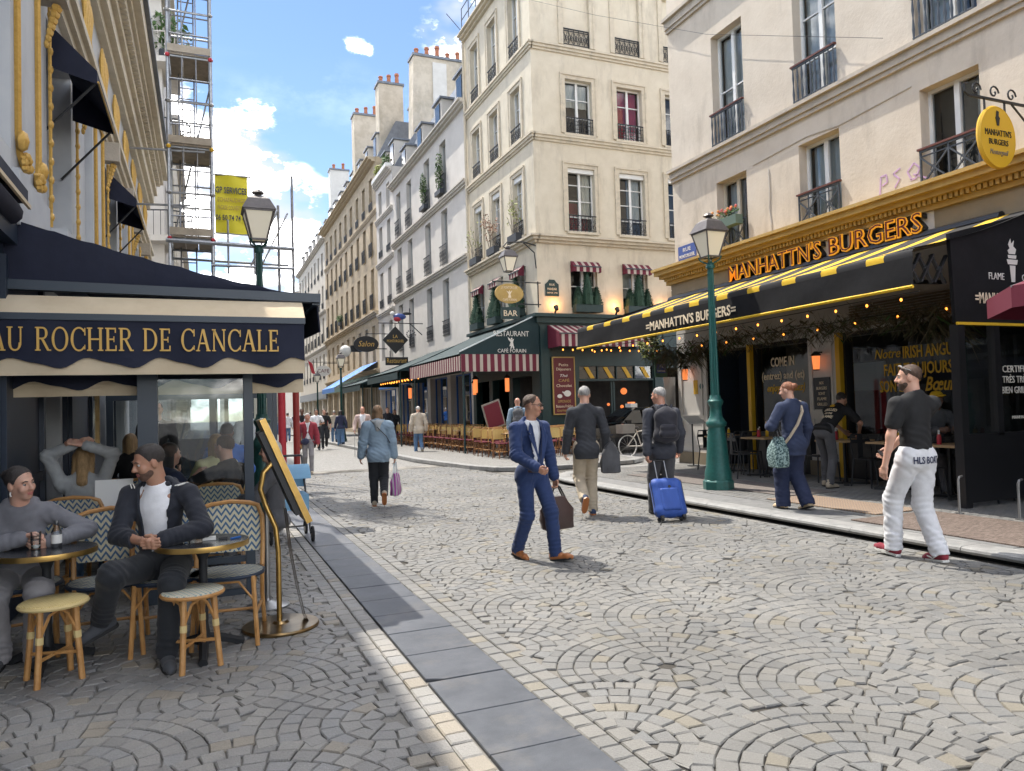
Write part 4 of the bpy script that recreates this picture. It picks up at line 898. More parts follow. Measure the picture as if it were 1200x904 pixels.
# ---- left side beyond the side street
def left_far():
    t = thing('corner_building', 'white corner building with stacked rounded balconies behind the scaffold', 'building', (-6, 34, 0)); x = -1.3
    F = Fac((x, 31, 0), (0, 1, 0), (1, 0, 0)); FS = Fac((x, 31, 0), (-1, 0, 0), (0, -1, 0)); rows = [(5.2, 7.4), (8.5, 10.9), (12, 14.3), (15.3, 17.4)]
    ops = [(1.2+3*k, 2.3+3*k, *r) for k in range(3) for r in rows]
    b = MB(); wall(b, F, 0, 9.5, 0, 18.2, ops); opsS = [(.9+2.3*k, 1.9+2.3*k, *r) for k in range(3) for r in rows]; wall(b, FS, 0, 8, 0, 18.2, opsS); b.face([(x, 31, 18.2), (x, 40.5, 18.2), (x-8, 40.5, 18.2), (x-8, 31, 18.2)]); b.face([(x, 40.5, 0), (x, 40.5, 18.2), (x-8, 40.5, 18.2), (x-8, 40.5, 0)]); b.build('wall', 'white_wall', t)
    interior(t, F, .6, 9.4, .1, 18, -.5); interior(t, FS, .6, 7.9, .1, 18, -.5)
    for o in ops: window(t, F, *o[:4], .18, 'window_white', 2, 2, 'glass_dark')
    for o in opsS: window(t, FS, *o[:4], .18, 'window_white', 2, 2, 'glass_dark')
    for z in (8.2, 11.7, 15.0):
        b = MB(); pts = [(x-3, 31)]+[(x+.15+.85*math.cos(R(a)), 31.2+.95*math.sin(R(a))) for a in range(-90, 91, 22)]+[(x+.1, 32.6), (x-.3, 33)]
        b.prism([(p[0], p[1], z) for p in pts], (0, 0, .22)); b.build('balcony_slab', 'white_trim', t)
        b = MB(); q = pts[:-1]
        for k in range(len(q)-1):
            for u in np.linspace(0, 1, 3 if k else 14)[:-1]: xx = q[k][0]+(q[k+1][0]-q[k][0])*u; yy = q[k][1]+(q[k+1][1]-q[k][1])*u; b.bar((xx, yy, z+.22), (xx, yy, z+1.15), .02, .02)
        b.tube([(p[0], p[1], z+1.15) for p in q], .025, 5); b.build('railing', 'iron' if z < 14 else 'white_trim', t)
    b = MB(); fbox(b, F, 0, 9.5, 17.9, 18.25, -.05, .45); b.build('cornice', 'white_trim', t); b = MB(); fbox(b, FS, -.45, 8, 17.9, 18.25, -.05, .448); b.build('cornice', 'white_trim', t)
    b = MB(); b.add([(x-.2, 31.2, 18.2), (x-.2, 40.4, 18.2), (x-1.7, 40.4, 21), (x-1.7, 32.6, 21), (x-8, 32.6, 21), (x-8, 31.2, 18.2), (x-8, 40.4, 18.2), (x-8, 40.4, 21)], [(0, 1, 2, 3), (3, 2, 7, 4), (0, 3, 4, 5), (1, 6, 7, 2)]); b.build('roof', 'zinc', t)
    pl = thing('roof_shrub', 'leafy shrub growing on the top balcony of the white corner building', 'plant', (x+.2, 31.2, 15.3)); b = MB(); leafy(b, (x+.2, 31.0, 16.4), (.9, .7, .8), 260, .16, rgl); b.build('leaves', 'leaf_green', pl); b = MB(); b.lathe([(.25, 15.22), (.35, 15.7)], (x+.2, 31.0, 0), 8); b.build('pot', 'planter', pl)
    for i, (y0, y1, H, m, lb) in enumerate(((40.5, 56, 17, 'cream', 'cream house on the left behind the scaffold'), (56, 80, 16, 'grey_wall', 'grey house far down the left side'), (80, 110, 17, 'white_wall', 'distant pale house at the left end'))):
        street_house(lb, y0, y1, H, [y0+1.8+2.8*k for k in range(int((y1-y0-2)/2.8))], [(5, 7.4), (8.4, 10.8), (12, 14.2)], m, 'white_trim', [(7.9, .2), (H-.3, .4)], 2.4, None, 0, .5, True, 'shutter_grey', ('iron_grey', 'window_cream'), 4.0, 0, 1, -1.3-.2*i)
left_far()
# ================================================================ BURGER SHOPFRONT
FB = Fac((X0, 15.2, 0), (0, -1, 0), (-1, 0, 0))
def S(y): return 15.2-y
def burger_shop():
    t = thing('shopfront', 'burger restaurant shopfront with yellow frames and dark windows', 'shopfront', (X0, 10, PZ))
    F = FB
    # fascia above the windows
    b = MB(); fbox(b, F, 0, 20, 2.75, 3.9, -.3, .05); b.build('fascia', 'panel_white', t)
    b = MB(); fbox(b, F, 0, 20, 3.9, 4.5, -.05, .14); b.build('sign_board', 'shop_fascia', t)
    b = MB(); b.tube([F.p(0.02, 4.07, .2), F.p(S(7.0), 4.07, .2)], .09, 8); b.build('roller_box', 'black_paint', t)
    # yellow cornice with dentils
    b = MB()
    for t0, t1, d in ((4.46, 4.54, .2), (4.62, 4.70, .34), (4.70, 4.80, .44), (4.80, 4.86, .50)): fbox(b, F, -.35*(d/.5), 20, t0, t1, -.03, d)
    b.build('cornice', 'ochre', t)
    b = MB()
    for k in range(150): fbox(b, F, -.1+k*.09, -.045+k*.09, 4.54, 4.62, -.03, .28)
    b.build('dentils', 'ochre', t)
    # left panelled pier, door recess, windows
    def pier(s0, s1, boxes):
        b = MB(); fbox(b, F, s0, s1, PZ, 2.75, -.3, .05)
        for a, c, e, f in boxes:
            for q in ((a, c, e, e+.03), (a, c, f-.03, f), (a, a+.03, e+.03, f-.03), (c-.03, c, e+.03, f-.03)): fbox(b, F, *q, .051, .075)
        b.build('pier', 'panel_white', t)
        b = MB(); fbox(b, F, s0-.01, s1+.01, PZ, PZ+.28, .05, .09); b.build('plinth', 'shop_fascia', t)
    pier(0, 1.1, [(.14, .96, .55, 1.15), (.14, .96, 1.25, 2.6)]); pier(S(10.95), S(10.27), [(S(10.87), S(10.35), .5, 1.2), (S(10.87), S(10.35), 1.3, 2.6)])
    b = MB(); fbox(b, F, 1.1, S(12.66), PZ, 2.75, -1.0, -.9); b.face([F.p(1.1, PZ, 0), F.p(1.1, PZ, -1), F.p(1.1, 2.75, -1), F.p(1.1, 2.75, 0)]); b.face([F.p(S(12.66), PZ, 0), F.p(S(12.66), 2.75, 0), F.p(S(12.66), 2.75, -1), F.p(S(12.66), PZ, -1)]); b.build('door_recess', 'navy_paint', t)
    b = MB(); fbox(b, F, 1.9, 1.94, 1.2, 1.35, -.89, -.87); fbox(b, F, 1.72, 1.9, 1.55, 1.66, -.89, -.86); b.build('intercom', 'panel_white', t)
    for y in (12.62, 10.22): b = MB(); fbox(b, F, S(y)-.05, S(y)+.05, PZ, 2.75, -.25, .07); b.build('yellow_post', 'yellow_paint', t)
    for (ya, yc) in ((12.56, 10.95), (10.16, 6.0), (5.9, 3.2)):
        b = MB(); fbox(b, F, S(ya), S(yc), PZ, .85, -.22, .0); b.build('stall_riser', 'black_paint', t)
        b = MB(); fbox(b, F, S(ya), S(ya)+.05, .85, 2.74, -.2, -.02); fbox(b, F, S(yc)-.05, S(yc), .85, 2.74, -.2, -.02); fbox(b, F, S(ya)+.05, S(yc)-.05, 2.66, 2.74, -.2, -.02); fbox(b, F, S(ya)+.05, S(yc)-.05, .85, .9, -.2, -.02); w_ = b.build('window', 'black_paint', t)
        b = MB(); b.face([F.p(S(ya)+.05, .9, -.1), F.p(S(yc)-.05, .9, -.1), F.p(S(yc)-.05, 2.66, -.1), F.p(S(ya)+.05, 2.66, -.1)]); b.build('pane', 'glass', w_)
    # dining room behind the panes
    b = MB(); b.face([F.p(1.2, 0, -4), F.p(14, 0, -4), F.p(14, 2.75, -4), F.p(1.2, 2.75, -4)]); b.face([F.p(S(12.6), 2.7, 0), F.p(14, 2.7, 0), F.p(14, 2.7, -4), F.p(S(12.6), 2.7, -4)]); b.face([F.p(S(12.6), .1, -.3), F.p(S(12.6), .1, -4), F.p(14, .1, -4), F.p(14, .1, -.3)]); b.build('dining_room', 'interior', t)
    b = MB(); fbox(b, F, S(7.55), S(7.2), PZ, 2.7, -1.5, -1.2); b.build('yellow_pillar', 'yellow_paint', t)
    b = MB(); fbox(b, F, S(12.3), S(11.2), 1.7, 2.3, -2.3, -2.25); b.build('wall_print', 'curtain_pale', t)
    # louvre under the awning
    b = MB()
    for k in range(9): fbox(b, F, S(9.9), S(6.3), 2.80+k*.045, 2.825+k*.045, .05, .085)
    b.build('louvre', 'shop_fascia', t)
    # painted window lettering
    text('Notre', .24, F, S(9.54), 2.21, -.09, 'yellow_paint', 'lettering', t, wmax=.52, shear=.3); text('IRISH ANGUS', .28, F, S(8.97), 2.19, -.09, 'yellow_paint', 'lettering', t, wmax=.98, bold=.005)
    text('FAIT TOUJOURS', .28, F, S(9.36), 1.91, -.09, 'yellow_paint', 'lettering', t, wmax=1.28, bold=.005); text('SON EFFET', .28, F, S(9.46), 1.63, -.09, 'yellow_paint', 'lettering', t, wmax=.8, bold=.005); text('Bœuf', .32, F, S(8.58), 1.63, -.09, 'yellow_paint', 'lettering', t, wmax=.55, shear=.35, bold=.005)
    text('COME IN', .27, F, S(12.12), 2.24, -.09, 'cream_letter', 'lettering', t, wmax=.66, bold=.004); text('(entrez) and (et)', .22, F, S(12.4), 1.98, -.09, 'cream_letter', 'lettering', t, wmax=1.2, bold=.003); text('enjoy (profitez)', .22, F, S(12.25), 1.73, -.09, 'yellow_paint', 'lettering', t, wmax=1.05, shear=.3, bold=.003)
    # poster and stickers
    b = MB(); fbox(b, F, S(10.82), S(10.42), 1.35, 1.95, .051, .07); po = b.build('poster', 'black_paint', t)
    for k, (q, w_) in enumerate((('NOS', .1), ('BURGERS', .25), ('SONT', .16), ('FLAME', .22), ('GRILLED', .24))): text(q, .08, F, S(10.62), 1.82-k*.1, .072, 'cream_letter', 'poster_text', po, wmax=w_, center=True)
    b = MB(); fbox(b, F, .62, .78, 1.75, 2.08, .051, .06); b.build('sticker', 'yellow_paint', t); b = MB(); b.cyl(F.p(.92, 1.93, .051), F.p(.92, 1.93, .06), .07, n=12); b.build('sticker', 'lamp_teal', t)
    # neon-style sign letters
    for wd, y, ww in (("MANHATTN'S", 12.9, 2.62), ("BURGERS", 10.12, 1.92)):
        text(wd, .46, F, S(y), 4.13, .20, 'black_paint', 'sign_word', t, wmax=ww, ext=.05, bold=.012); text(wd, .46, F, S(y-.02), 4.14, .28, 'neon', 'neon_word', t, wmax=ww-.03, ext=.012, bold=.010); text(wd, .46, F, S(y-.03), 4.145, .298, 'maroon_sign', 'letter_face', t, wmax=ww-.05, ext=.004, bold=-.0075)
    b = MB(); fbox(b, F, S(11.5), S(8.1), 4.02, 4.46, .141, .15); b.build('letter_backing', 'panel_white', t)
    # wall lanterns
    for s_ in (.5, S(10.6)):
        wl = thing('wall_lantern', 'small lit wall lantern on the white pier %s' % ('beside the restaurant corner' if s_ < 1 else 'between the two burger windows'), 'lantern', F.p(s_, 2.25, .15))
        b = MB(); b.bar(F.p(s_, 2.42, .05), F.p(s_, 2.42, .2), .03, .03); b.lathe([(.1, .26), (.03, .34)], F.p(s_, 2.1, .2), 8); b.build('hood', 'iron', wl); b = MB(); b.lathe([(.05, -.02), (.07, .0)], F.p(s_, 2.1, .2), 8); b.build('base', 'iron', wl)
        b = MB(); b.lathe([(.055, .0), (.075, .25)], F.p(s_, 2.1, .2), 8); b.build('glass', 'heater_glow', wl)
burger_shop()
stripe_mat('awning_stripe', (.72, .45, .02), (.012, .012, .014), 1, 1/.77, .36, phase=.08)
def burger_awning():
    t = thing('awning', 'long black awning with yellow stripes and burger lettering on its valance', 'awning', (9.3, 10.9, 2.8)); ya, yb = 15.32, 6.45; xb, zb, xf, zf = 10.58, 4.08, 8.12, 3.36
    b = MB(); n = 40
    def row(u): return [(xb+(xf-xb)*u, ya+(yb-ya)*i/n, zb+(zf-zb)*u-.10*math.sin(math.pi*u)*.6+.012*math.sin(i*1.3)*u) for i in range(n+1)]
    b.sheet([row(u) for u in np.linspace(0, 1, 7)]); b.sheet([[(xf-.05*math.sin(a), ya+(yb-ya)*i/n, zf-.05+.05*math.cos(a)+(-.05 if a > 1.6 else 0)) for i in range(n+1)] for a in (0, .8, 1.6, 2.2)]); b.build('canopy', 'awning_stripe', t, smooth=True)
    b = MB(); b.sheet([[(xf-.045+.012*math.sin(i*.9+u*3)*u-.02*u, ya+(yb-ya)*i/n, zf-.10-u*.37) for i in range(n+1)] for u in np.linspace(0, 1, 5)]); b.build('valance', 'black_cloth', t, smooth=True)
    b = MB(); b.tube([(xf-.065, ya, 2.885), (xf-.065, yb, 2.885)], .022, 6); b.build('piping', 'yellow_cloth', t)
    b = MB(); b.face([(xb, ya, zb), (xf, ya, zf), (xf, ya, zf-.12), (xb, ya, zb-.35)]); b.build('cheek', 'black_cloth', t)
    F = Fac((xf-.07, 15.2, 0), (0, -1, 0), (-1, 0, 0)); text("=MANHATTN'S BURGERS=", .24, F, S(12.35), 2.97, .02, 'cream_letter', 'lettering', t, wmax=2.65, bold=.004)
    # scissor arm at the near end
    b = MB()
    for k in range(3):
        x = 8.14+k*.24
        b.bar((x, 6.60, 2.98), (x+.24, 6.60, 3.34), .025, .045, up=(0, 1, 0)); b.bar((x, 6.63, 3.34), (x+.24, 6.63, 2.98), .025, .045, up=(0, 1, 0)); b.ball((x+.12, 6.61, 3.16), .04, 6, 4)
    b.build('scissor_arm', 'iron', t)
    for y in (14.5, 11, 8): b = MB(); b.bar((10.6, y, 3.3), (8.2, y, 3.22), .05, .06); b.build('arm', 'iron_grey', t)
    g = thing('dried_garland', 'shaggy dried foliage garland hanging below the burger awning', 'garland', (9.9, 11.5, 2.6))
    rg = np.random.default_rng(21); b = MB(); bb = MB()
    for k in range(5200):
        y = 15.1-rg.random()*7.8; x = 9.95+rg.normal()*.17; q_ = (.5+.5*math.sin(y*1.9+.6))*(.5+.5*math.sin(y*.83+2)); L = rg.uniform(.10, .32)*(.8+1.5*q_); z = 2.82+rg.normal()*.10-.22*q_*rg.random()
        d = Vec((rg.normal()*.5, rg.normal()*.6, -1.0)).normalized(); p = Vec((x, y, z)); e = d.orthogonal().normalized(); w_ = rg.uniform(.008, .022)
        (bb if k % 5 == 0 else b).face([p, p+d*L*.5+e*w_, p+d*L, p+d*L*.5-e*w_])
    b.build('dried_leaves', 'leaf_dry', g); bb.build('green_leaves', 'leaf_green', g)
    b = MB()
    for k in range(22): y = 15-k*.34; b.tube([(10.15, y, 2.9), (10.15+rg.normal()*.2, y-.3, 2.85+rg.normal()*.1), (10.15+rg.normal()*.2, y-.6, 2.8+rg.normal()*.12)], .010, 4)
    b.build('twigs', 'plank_dark', g)
    b = MB(); leafy(b, (9.95, 15.1, 2.95), (.35, .3, .35), 160, .09, rg); b.build('fresh_leaves', 'leaf_yellow', g)
burger_awning()
def bulb_string(label, pts, n, name='string_lights', r=.017):
    p = [Vec(q) for q in pts]; t = thing(name, label, 'string lights', (p[0]+p[-1])/2)
    b = MB(); b.tube(pts, .008, 4); b.build('cord', 'wire', t)
    me = None; L = [(p[i+1]-p[i]).length for i in range(len(p)-1)]; T = sum(L)
    for k in range(n):
        d = T*(k+.5)/n; i = 0
        while d > L[i] and i < len(L)-1: d -= L[i]; i += 1
        q = p[i].lerp(p[i+1], d/L[i])-Vec((0, 0, .07))
        if me is None: b = MB(); b.ball((0, 0, 0), (r, r, r*1.3), 7, 5); me = b.mesh('bulb', 'bulb', True)
        o = link_mesh('bulb', me, t); o.location = q-rootloc(t)
bulb_string('string of amber bulbs under the edge of the striped burger awning', [(8.3, 15.2, 2.86), (8.35, 11, 2.84), (8.35, 6.6, 2.86)], 16)
bulb_string('short string of amber bulbs close to the burger windows', [(9.9, 13.5, 2.84), (9.9, 10, 2.82), (9.9, 7, 2.86)], 8)
def end_screen():
    Y = 6.54; F = Fac((0, Y, 0), (1, 0, 0), (0, -1, 0))
    t = thing('terrace_screen', 'black end screen of the burger terrace with glass and lettering', 'screen', (9.8, Y, PZ))
    b = MB(); fbox(b, F, 8.86, 8.98, PZ, 2.44, -.06, .06); fbox(b, F, 9.55, 9.66, 1.0, 2.44, -.05, .05); fbox(b, F, 10.62, 10.74, PZ, 2.44, -.05, .05); b.build('post', 'black_paint', t)
    b = MB(); fbox(b, F, 8.98, 10.62, PZ+.06, .99, -.04, .04); b.build('lower_panel', 'black_paint', t)
    b = MB(); fbox(b, F, 8.98, 10.62, .99, 1.03, -.05, .05); b.build('glazing_bar', 'black_paint', t)
    for a, c in ((8.98, 9.55), (9.66, 10.62)): b = MB(); b.face([F.p(a, 1.03), F.p(c, 1.03), F.p(c, 2.44), F.p(a, 2.44)]); b.build('pane', 'glass', t)
    b = MB(); b.prism([F.p(8.84, 2.46, .0), F.p(10.78, 2.46, .0), F.p(10.78, 4.08, .0), F.p(8.80, 3.6, .0)], (0, -.05, 0)); b.build('side_cheek', 'black_cloth', t)
    b = MB(); fbox(b, F, 8.84, 10.78, 2.43, 2.465, .051, .075); b.build('piping', 'yellow_cloth', t)
    text("=MANHATTN'S BURGERS=", .2, F, 9.22, 2.72, .055, 'cream_letter', 'lettering', t, wmax=1.5, bold=.003); text('FLAME', .13, F, 9.5, 3.04, .055, 'white_letter', 'lettering', t, wmax=.30); text('GRILLED', .13, F, 10.16, 3.04, .055, 'white_letter', 'lettering', t, wmax=.4)
    # torch emblem
    b = MB()
    def pg(pts): b.prism([F.p(9.98+x, 3.02+z, .052) for x, z in pts], (0, -.004, 0))
    pg([(-.035, 0), (.035, 0), (.055, .22), (-.055, .22)]); pg([(-.09, .235), (.09, .235), (.11, .30), (-.11, .30)]); pg([(-.075, .315), (.075, .315), (.085, .36), (-.085, .36)])
    pg([(-.06, .375), (.06, .375), (.085, .44), (.03, .48), (.05, .56), (-.01, .51), (-.02, .58), (-.07, .50), (-.04, .45), (-.085, .42)]); b.build('torch_emblem', 'white_letter', t)
    for k, (q, w_) in enumerate((('CERTIFIÉ', .5), ('TRÈS TRÈS', .52), ('BIEN GRILLÉ', .56))): text(q, .13, F, 10.0, 1.82-k*.14, .004, 'white_letter', 'lettering', t, wmax=w_, center=True)
    text("MANHATTN'S", .06, F, 10.1, 1.2, .004, 'white_letter', 'lettering', t, wmax=.4, center=True)
    for k, x in enumerate((8.42, 8.55)):
        b = MB(); y = (6.25, 5.62)[k]; b.tube([(x, y, PZ), (x, y, PZ+.40), (x+.02, y, PZ+.44), (x+.07, y, PZ+.45)], .014, 8); b.lathe([(.05, PZ+.002), (.05, PZ+.012)], (x, y, 0), 10)
        single(b, 'ground_post', 'steel', 'short bent steel post %s the black end screen' % ('at the corner of', 'in front of')[k], 'post', 'steel posts by the end screen', smooth=True)
end_screen()
def oval_sign():
    Y = 6.5; F = Fac((0, Y, 0), (1, 0, 0), (0, -1, 0)); t = thing('hanging_sign', 'yellow oval burger sign on a scrolled iron bracket', 'sign', (9.8, Y, 4.5))
    b = MB(); b.prism([F.p(9.80+.33*math.cos(a), 4.95+.39*math.sin(a), .03) for a in np.linspace(0, 2*math.pi, 33)[:-1]], (0, .06, 0)); b.build('board', 'yellow_paint', t)
    b = MB(); b.tube([F.p(9.80+.335*math.cos(a), 4.95+.395*math.sin(a), 0) for a in np.linspace(0, 2*math.pi, 33)[:-1]], .035, 6, True); b.build('rim', 'yellow_paint', t, smooth=True)
    b = MB(); b.bar((9.3, Y, 5.46), (X0, Y, 5.46), .03, .03); b.bar((X0-.02, Y, 5.1), (X0-.02, Y, 5.75), .03, .03)
    def sp(x, z, r, sg): b.tube([(x+sg*r*(1-k/16)*math.cos(k*.55), Y, z+r*(1-k/16)*math.sin(k*.55)) for k in range(14)], .012, 5)
    for x in (9.45, 9.8, 10.15, 10.5): sp(x, 5.56, .10, 1)
    b.tube([(9.3, Y, 5.46), (9.22, Y, 5.5), (9.22, Y, 5.6), (9.3, Y, 5.62)], .014, 5); b.tube([(X0, Y, 5.15), (10.4, Y, 5.25), (10.15, Y, 5.44)], .014, 5); b.bar((9.6, Y, 5.3), (9.6, Y, 5.46), .02, .02); b.bar((10.0, Y, 5.3), (10.0, Y, 5.46), .02, .02); b.build('bracket', 'iron', t)
    text('MANHATTN\'S', .12, F, 9.80, 4.96, .034, 'black_paint', 'lettering', t, wmax=.52, center=True); text('BURGERS', .11, F, 9.80, 4.84, .034, 'black_paint', 'lettering', t, wmax=.38, center=True); text('Montorgueil', .1, F, 9.80, 4.71, .034, 'shop_fascia', 'lettering', t, wmax=.36, shear=.3, center=True)
    b = MB(); b.prism([F.p(9.8+x, 5.1+z, .034) for x, z in ((-.02, 0), (.02, 0), (.035, .08), (.045, .1), (.02, .13), (.03, .19), (-.02, .2), (-.03, .13), (-.045, .1), (-.035, .08))], (0, -.004, 0)); b.build('torch_emblem', 'black_paint', t)
oval_sign()
def parasol():
    t = thing('parasol', 'maroon parasol whose corner reaches in at the right edge', 'parasol', (8.95, 4.35, PZ)); n = 8; c = (8.95, 4.35)
    b = MB(); rim = [(c[0]+1.52*math.cos(2*math.pi*(k+.5)/n), c[1]+1.52*math.sin(2*math.pi*(k+.5)/n), 2.62) for k in range(n)]
    for k in range(n): b.face([rim[k], rim[(k+1) % n], (c[0], c[1], 3.15)]); b.face([rim[(k+1) % n], rim[k], Vec(rim[k])-Z3*.22, Vec(rim[(k+1) % n])-Z3*.22])
    b.build('canopy', 'parasol_red', t); b = MB(); b.cyl((*c, PZ), (*c, 3.2), .025, n=8); b.build('pole', 'steel', t)
    for k in range(n): b = MB(); b.bar((c[0], c[1], 3.12), Vec(rim[k])-Z3*.01, .02, .02); b.build('rib', 'steel', t)
    b = MB(); b.lathe([(.3, PZ), (.3, PZ+.06), (.05, PZ+.1)], (*c, 0), 12); b.build('base', 'iron', t)
parasol()
b = MB(); b.tube([(10.68, 8.9, 7.6), (10.66, 13.5, 9.9), (10.66, 18.5, 12.9), (10.7, 23.25, 15.9)], .006, 4); single(b, 'overhead_wire', 'wire', 'thin wire slung between the two stone facades high above', 'wire')
# ================================================================ BAR FRONT
stripe_mat('maroon_y', (.46, .40, .34), (.13, .010, .028), 1, 1/.26, .42); stripe_mat('maroon_x', (.46, .40, .34), (.13, .010, .028), 0, 1/.26, .42)
def bar_front():
    t = thing('shopfront', 'dark green bar front on the corner with a maroon menu board', 'shopfront', (12, YB, .08)); F = FR
    b = MB(); wall(b, F, 0, 9, .08, 4.5, [(1.5, 4.6, .1, 2.45, .3), (1.5, 4.6, 2.52, 2.98, .12), (5.2, 8.2, .6, 2.9, .3)]); wall(b, FL, 0, 6.95, .08, 4.5, [(.7, 2.5, .1, 2.7, .3), (2.9, 4.6, .1, 2.7, .3), (5.0, 6.6, .1, 2.7, .3)]); b.build('wall', 'bar_green', t)
    for G, n in ((F, 9), (FL, 6.95)): b = MB(); fbox(b, G, -.12 if G is FL else 0, n, 4.5, 4.7, -.05, .12); fbox(b, G, -.25 if G is FL else 0, n, 4.7, 4.82, -.05, .25 if G is FL else .248); b.build('cornice', 'bar_green', t)
    b = MB(); b.face([F.p(.4, 0, -3), F.p(9, 0, -3), F.p(9, 4.4, -3), F.p(.4, 4.4, -3)]); b.face([F.p(.3, 2.99, 0), F.p(9, 2.99, 0), F.p(9, 2.99, -3), F.p(.3, 2.99, -3)]); b.build('bar_room', 'interior', t)
    for s0, s1, z0, z1 in ((0.02, .35, .1, 4.4), (1.28, 1.46, .1, 3.2), (4.65, 5.0, .1, 4.4)): b = MB(); fbox(b, F, s0, s1, z0, z1, .001, .07); b.build('pilaster', 'bar_green', t)
    for a, c in ((.5, 1.2), (5.1, 6.6), (6.8, 8.3)):
        b = MB()
        for q in ((a, c, 3.55, 3.6), (a, c, 4.3, 4.35), (a, a+.05, 3.6, 4.3), (c-.05, c, 3.6, 4.3)): fbox(b, F, *q, .001, .03)
        b.build('moulding', 'bar_green', t)
    # transom with yellow tape and door glazing
    for k in range(4):
        a = 1.5+k*.775; b = MB(); fbox(b, F, a, a+.04, 2.52, 2.98, -.12, -.02); b.build('mullion', 'bar_green', t)
        b = MB(); b.prism([F.p(a+.25, 2.95, -.05), F.p(a+.42, 2.95, -.05), F.p(a+.68, 2.55, -.05), F.p(a+.5, 2.55, -.05)], (0, -.005, 0)); b.build('yellow_stripe', 'yellow_paint', t)
    b = MB(); b.face([F.p(1.5, 2.53, -.08), F.p(4.6, 2.53, -.08), F.p(4.6, 2.97, -.08), F.p(1.5, 2.97, -.08)]); b.build('pane', 'glass_dark', t)
    for s_ in (2.9, 3.0): b = MB(); fbox(b, F, s_, s_+.07, .1, 2.45, -.25, -.18); b.build('door_post', 'bar_green', t)
    for s_, z, r in ((2.45, 2.05, .24), (4.3, 2.1, .22), (2.2, 1.5, .12), (3.6, 1.6, .10), (4.2, 1.5, .12)):
        b = MB(); b.ball(F.p(s_, z, -1.6), r*.6, 8, 6); b.build('globe_lamp', 'heater_glow', t, smooth=True)
    # maroon board
    b = MB(); fbox(b, F, .46, 1.26, 1.32, 3.27, .072, .11); bo = b.build('menu_board', 'maroon_sign', t)
    b = MB()
    for q in ((.44, 1.28, 1.28, 1.32), (.44, 1.28, 3.27, 3.31), (.42, .46, 1.28, 3.31), (1.26, 1.30, 1.28, 3.31)): fbox(b, F, *q, .07, .125)
    b.build('board_frame', 'ochre', bo)
    for k, (q, z, w_, m_, sh) in enumerate((('Petits', 2.98, .36, 'cream_letter', 0), ('Déjeuners', 2.83, .56, 'cream_letter', 0), ('Thé', 2.60, .3, 'white_letter', .3), ('CAFÉ', 2.43, .42, 'ochre', 0), ('Chocolat', 2.25, .6, 'cream_letter', 0), ('LIMONADE', 1.70, .5, 'ochre', 0), ('Boissons Fraîches', 1.53, .66, 'cream_letter', 0), ('Gourmandises', 1.39, .6, 'ochre', .2))): text(q, .14, F, .86, z, .114, m_, 'lettering', bo, wmax=w_, center=True, shear=sh)
    b = MB(); b.prism([F.p(.98+.14*math.cos(a), 2.02+.11*math.sin(a), .113) for a in np.linspace(0, 6.28, 17)[:-1]], (0, -.003, 0)); b.prism([F.p(.68+.1*math.cos(a), 1.93+.07*math.sin(a), .113) for a in np.linspace(0, 6.28, 13)[:-1]], (0, -.003, 0)); b.prism([F.p(x, z, .113) for x, z in ((.78, 2.06), (.86, 2.0), (.87, 2.05), (.8, 2.1))], (0, -.003, 0)); b.build('teapot_print', 'white_letter', bo)
    # plaque
    b = MB(); b.prism([F.p(.55+x, 5.45+z, .001) for x, z in ((-.26, 0), (.26, 0), (.26, .42), (.16, .5), (.1, .58), (-.1, .58), (-.16, .5), (-.26, .42))], (0, -.03, 0)); pq = b.build('history_plaque', 'bar_green', t)
    text('RUE', .1, F, .55, 5.82, .034, 'cream_letter', 'lettering', pq, wmax=.2, center=True); text('MANDAR', .12, F, .55, 5.66, .034, 'cream_letter', 'lettering', pq, wmax=.36, center=True); text('DEPUIS 1790', .07, F, .55, 5.54, .034, 'cream_letter', 'lettering', pq, wmax=.4, center=True)
    for s_ in (.6, 3.05, 5.1):
        sp = thing('spotlight', 'little uplight %s on the cream wall above the bar' % {.6: 'below the plaque', 3.05: 'between the topiary windows', 5.1: 'beyond the farther topiary window'}[s_], 'lamp', F.p(s_, 5.0, .2))
        b = MB(); b.bar(F.p(s_, 4.84, .1), F.p(s_, 4.98, .2), .05, .05); b.cyl(F.p(s_, 4.94, .26), F.p(s_, 5.06, .17), .06, .09, 8); b.build('housing', 'iron', sp)
        l = bpy.data.lights.new('spotlight_lamp', 'POINT'); l.energy = 4.5; l.color = (1, .45, .12); l.shadow_soft_size = .05; o = bpy.data.objects.new('spotlight_lamp', l); COL.objects.link(o); o.parent = sp; o.location = F.p(s_, 5.13, .2)-sp.location
    # maroon awning over the door side
    def aw(label, G, s0, s1, z0, z1, d, m_, drop=.28):
        a = thing('striped_awning', label, 'awning', G.p((s0+s1)/2, z1, d/2)); b = MB(); P = [G.p(s0, z0, .06), G.p(s1, z0, .06), G.p(s1, z1, d), G.p(s0, z1, d)]; b.face(P); b.face([P[3], P[2], P[2]-Z3*drop, P[3]-Z3*drop]); b.face([P[0], P[3], P[3]-Z3*drop, G.p(s0, z1-drop, .06)]); b.face([P[1], G.p(s1, z1-drop, .06), P[2]-Z3*drop, P[2]]); b.build('canopy', m_, a)
        b = MB(); b.bar(P[3]-Z3*.01, P[2]-Z3*.01, .04, .04); b.build('front_bar', 'iron_grey', a); return a
    aw('maroon and cream striped awning over the bar menu board', F, .3, 4.0, 4.42, 4.05, 1.0, 'maroon_x', .45)
    for i, c in enumerate((1.85, 3.98, 6.1)): aw('tiny striped blind on the %s topiary window facing us' % ('first', 'second', 'third')[i], F, c-.56, c+.56, 6.72, 6.52, .28, 'maroon_x', .2)
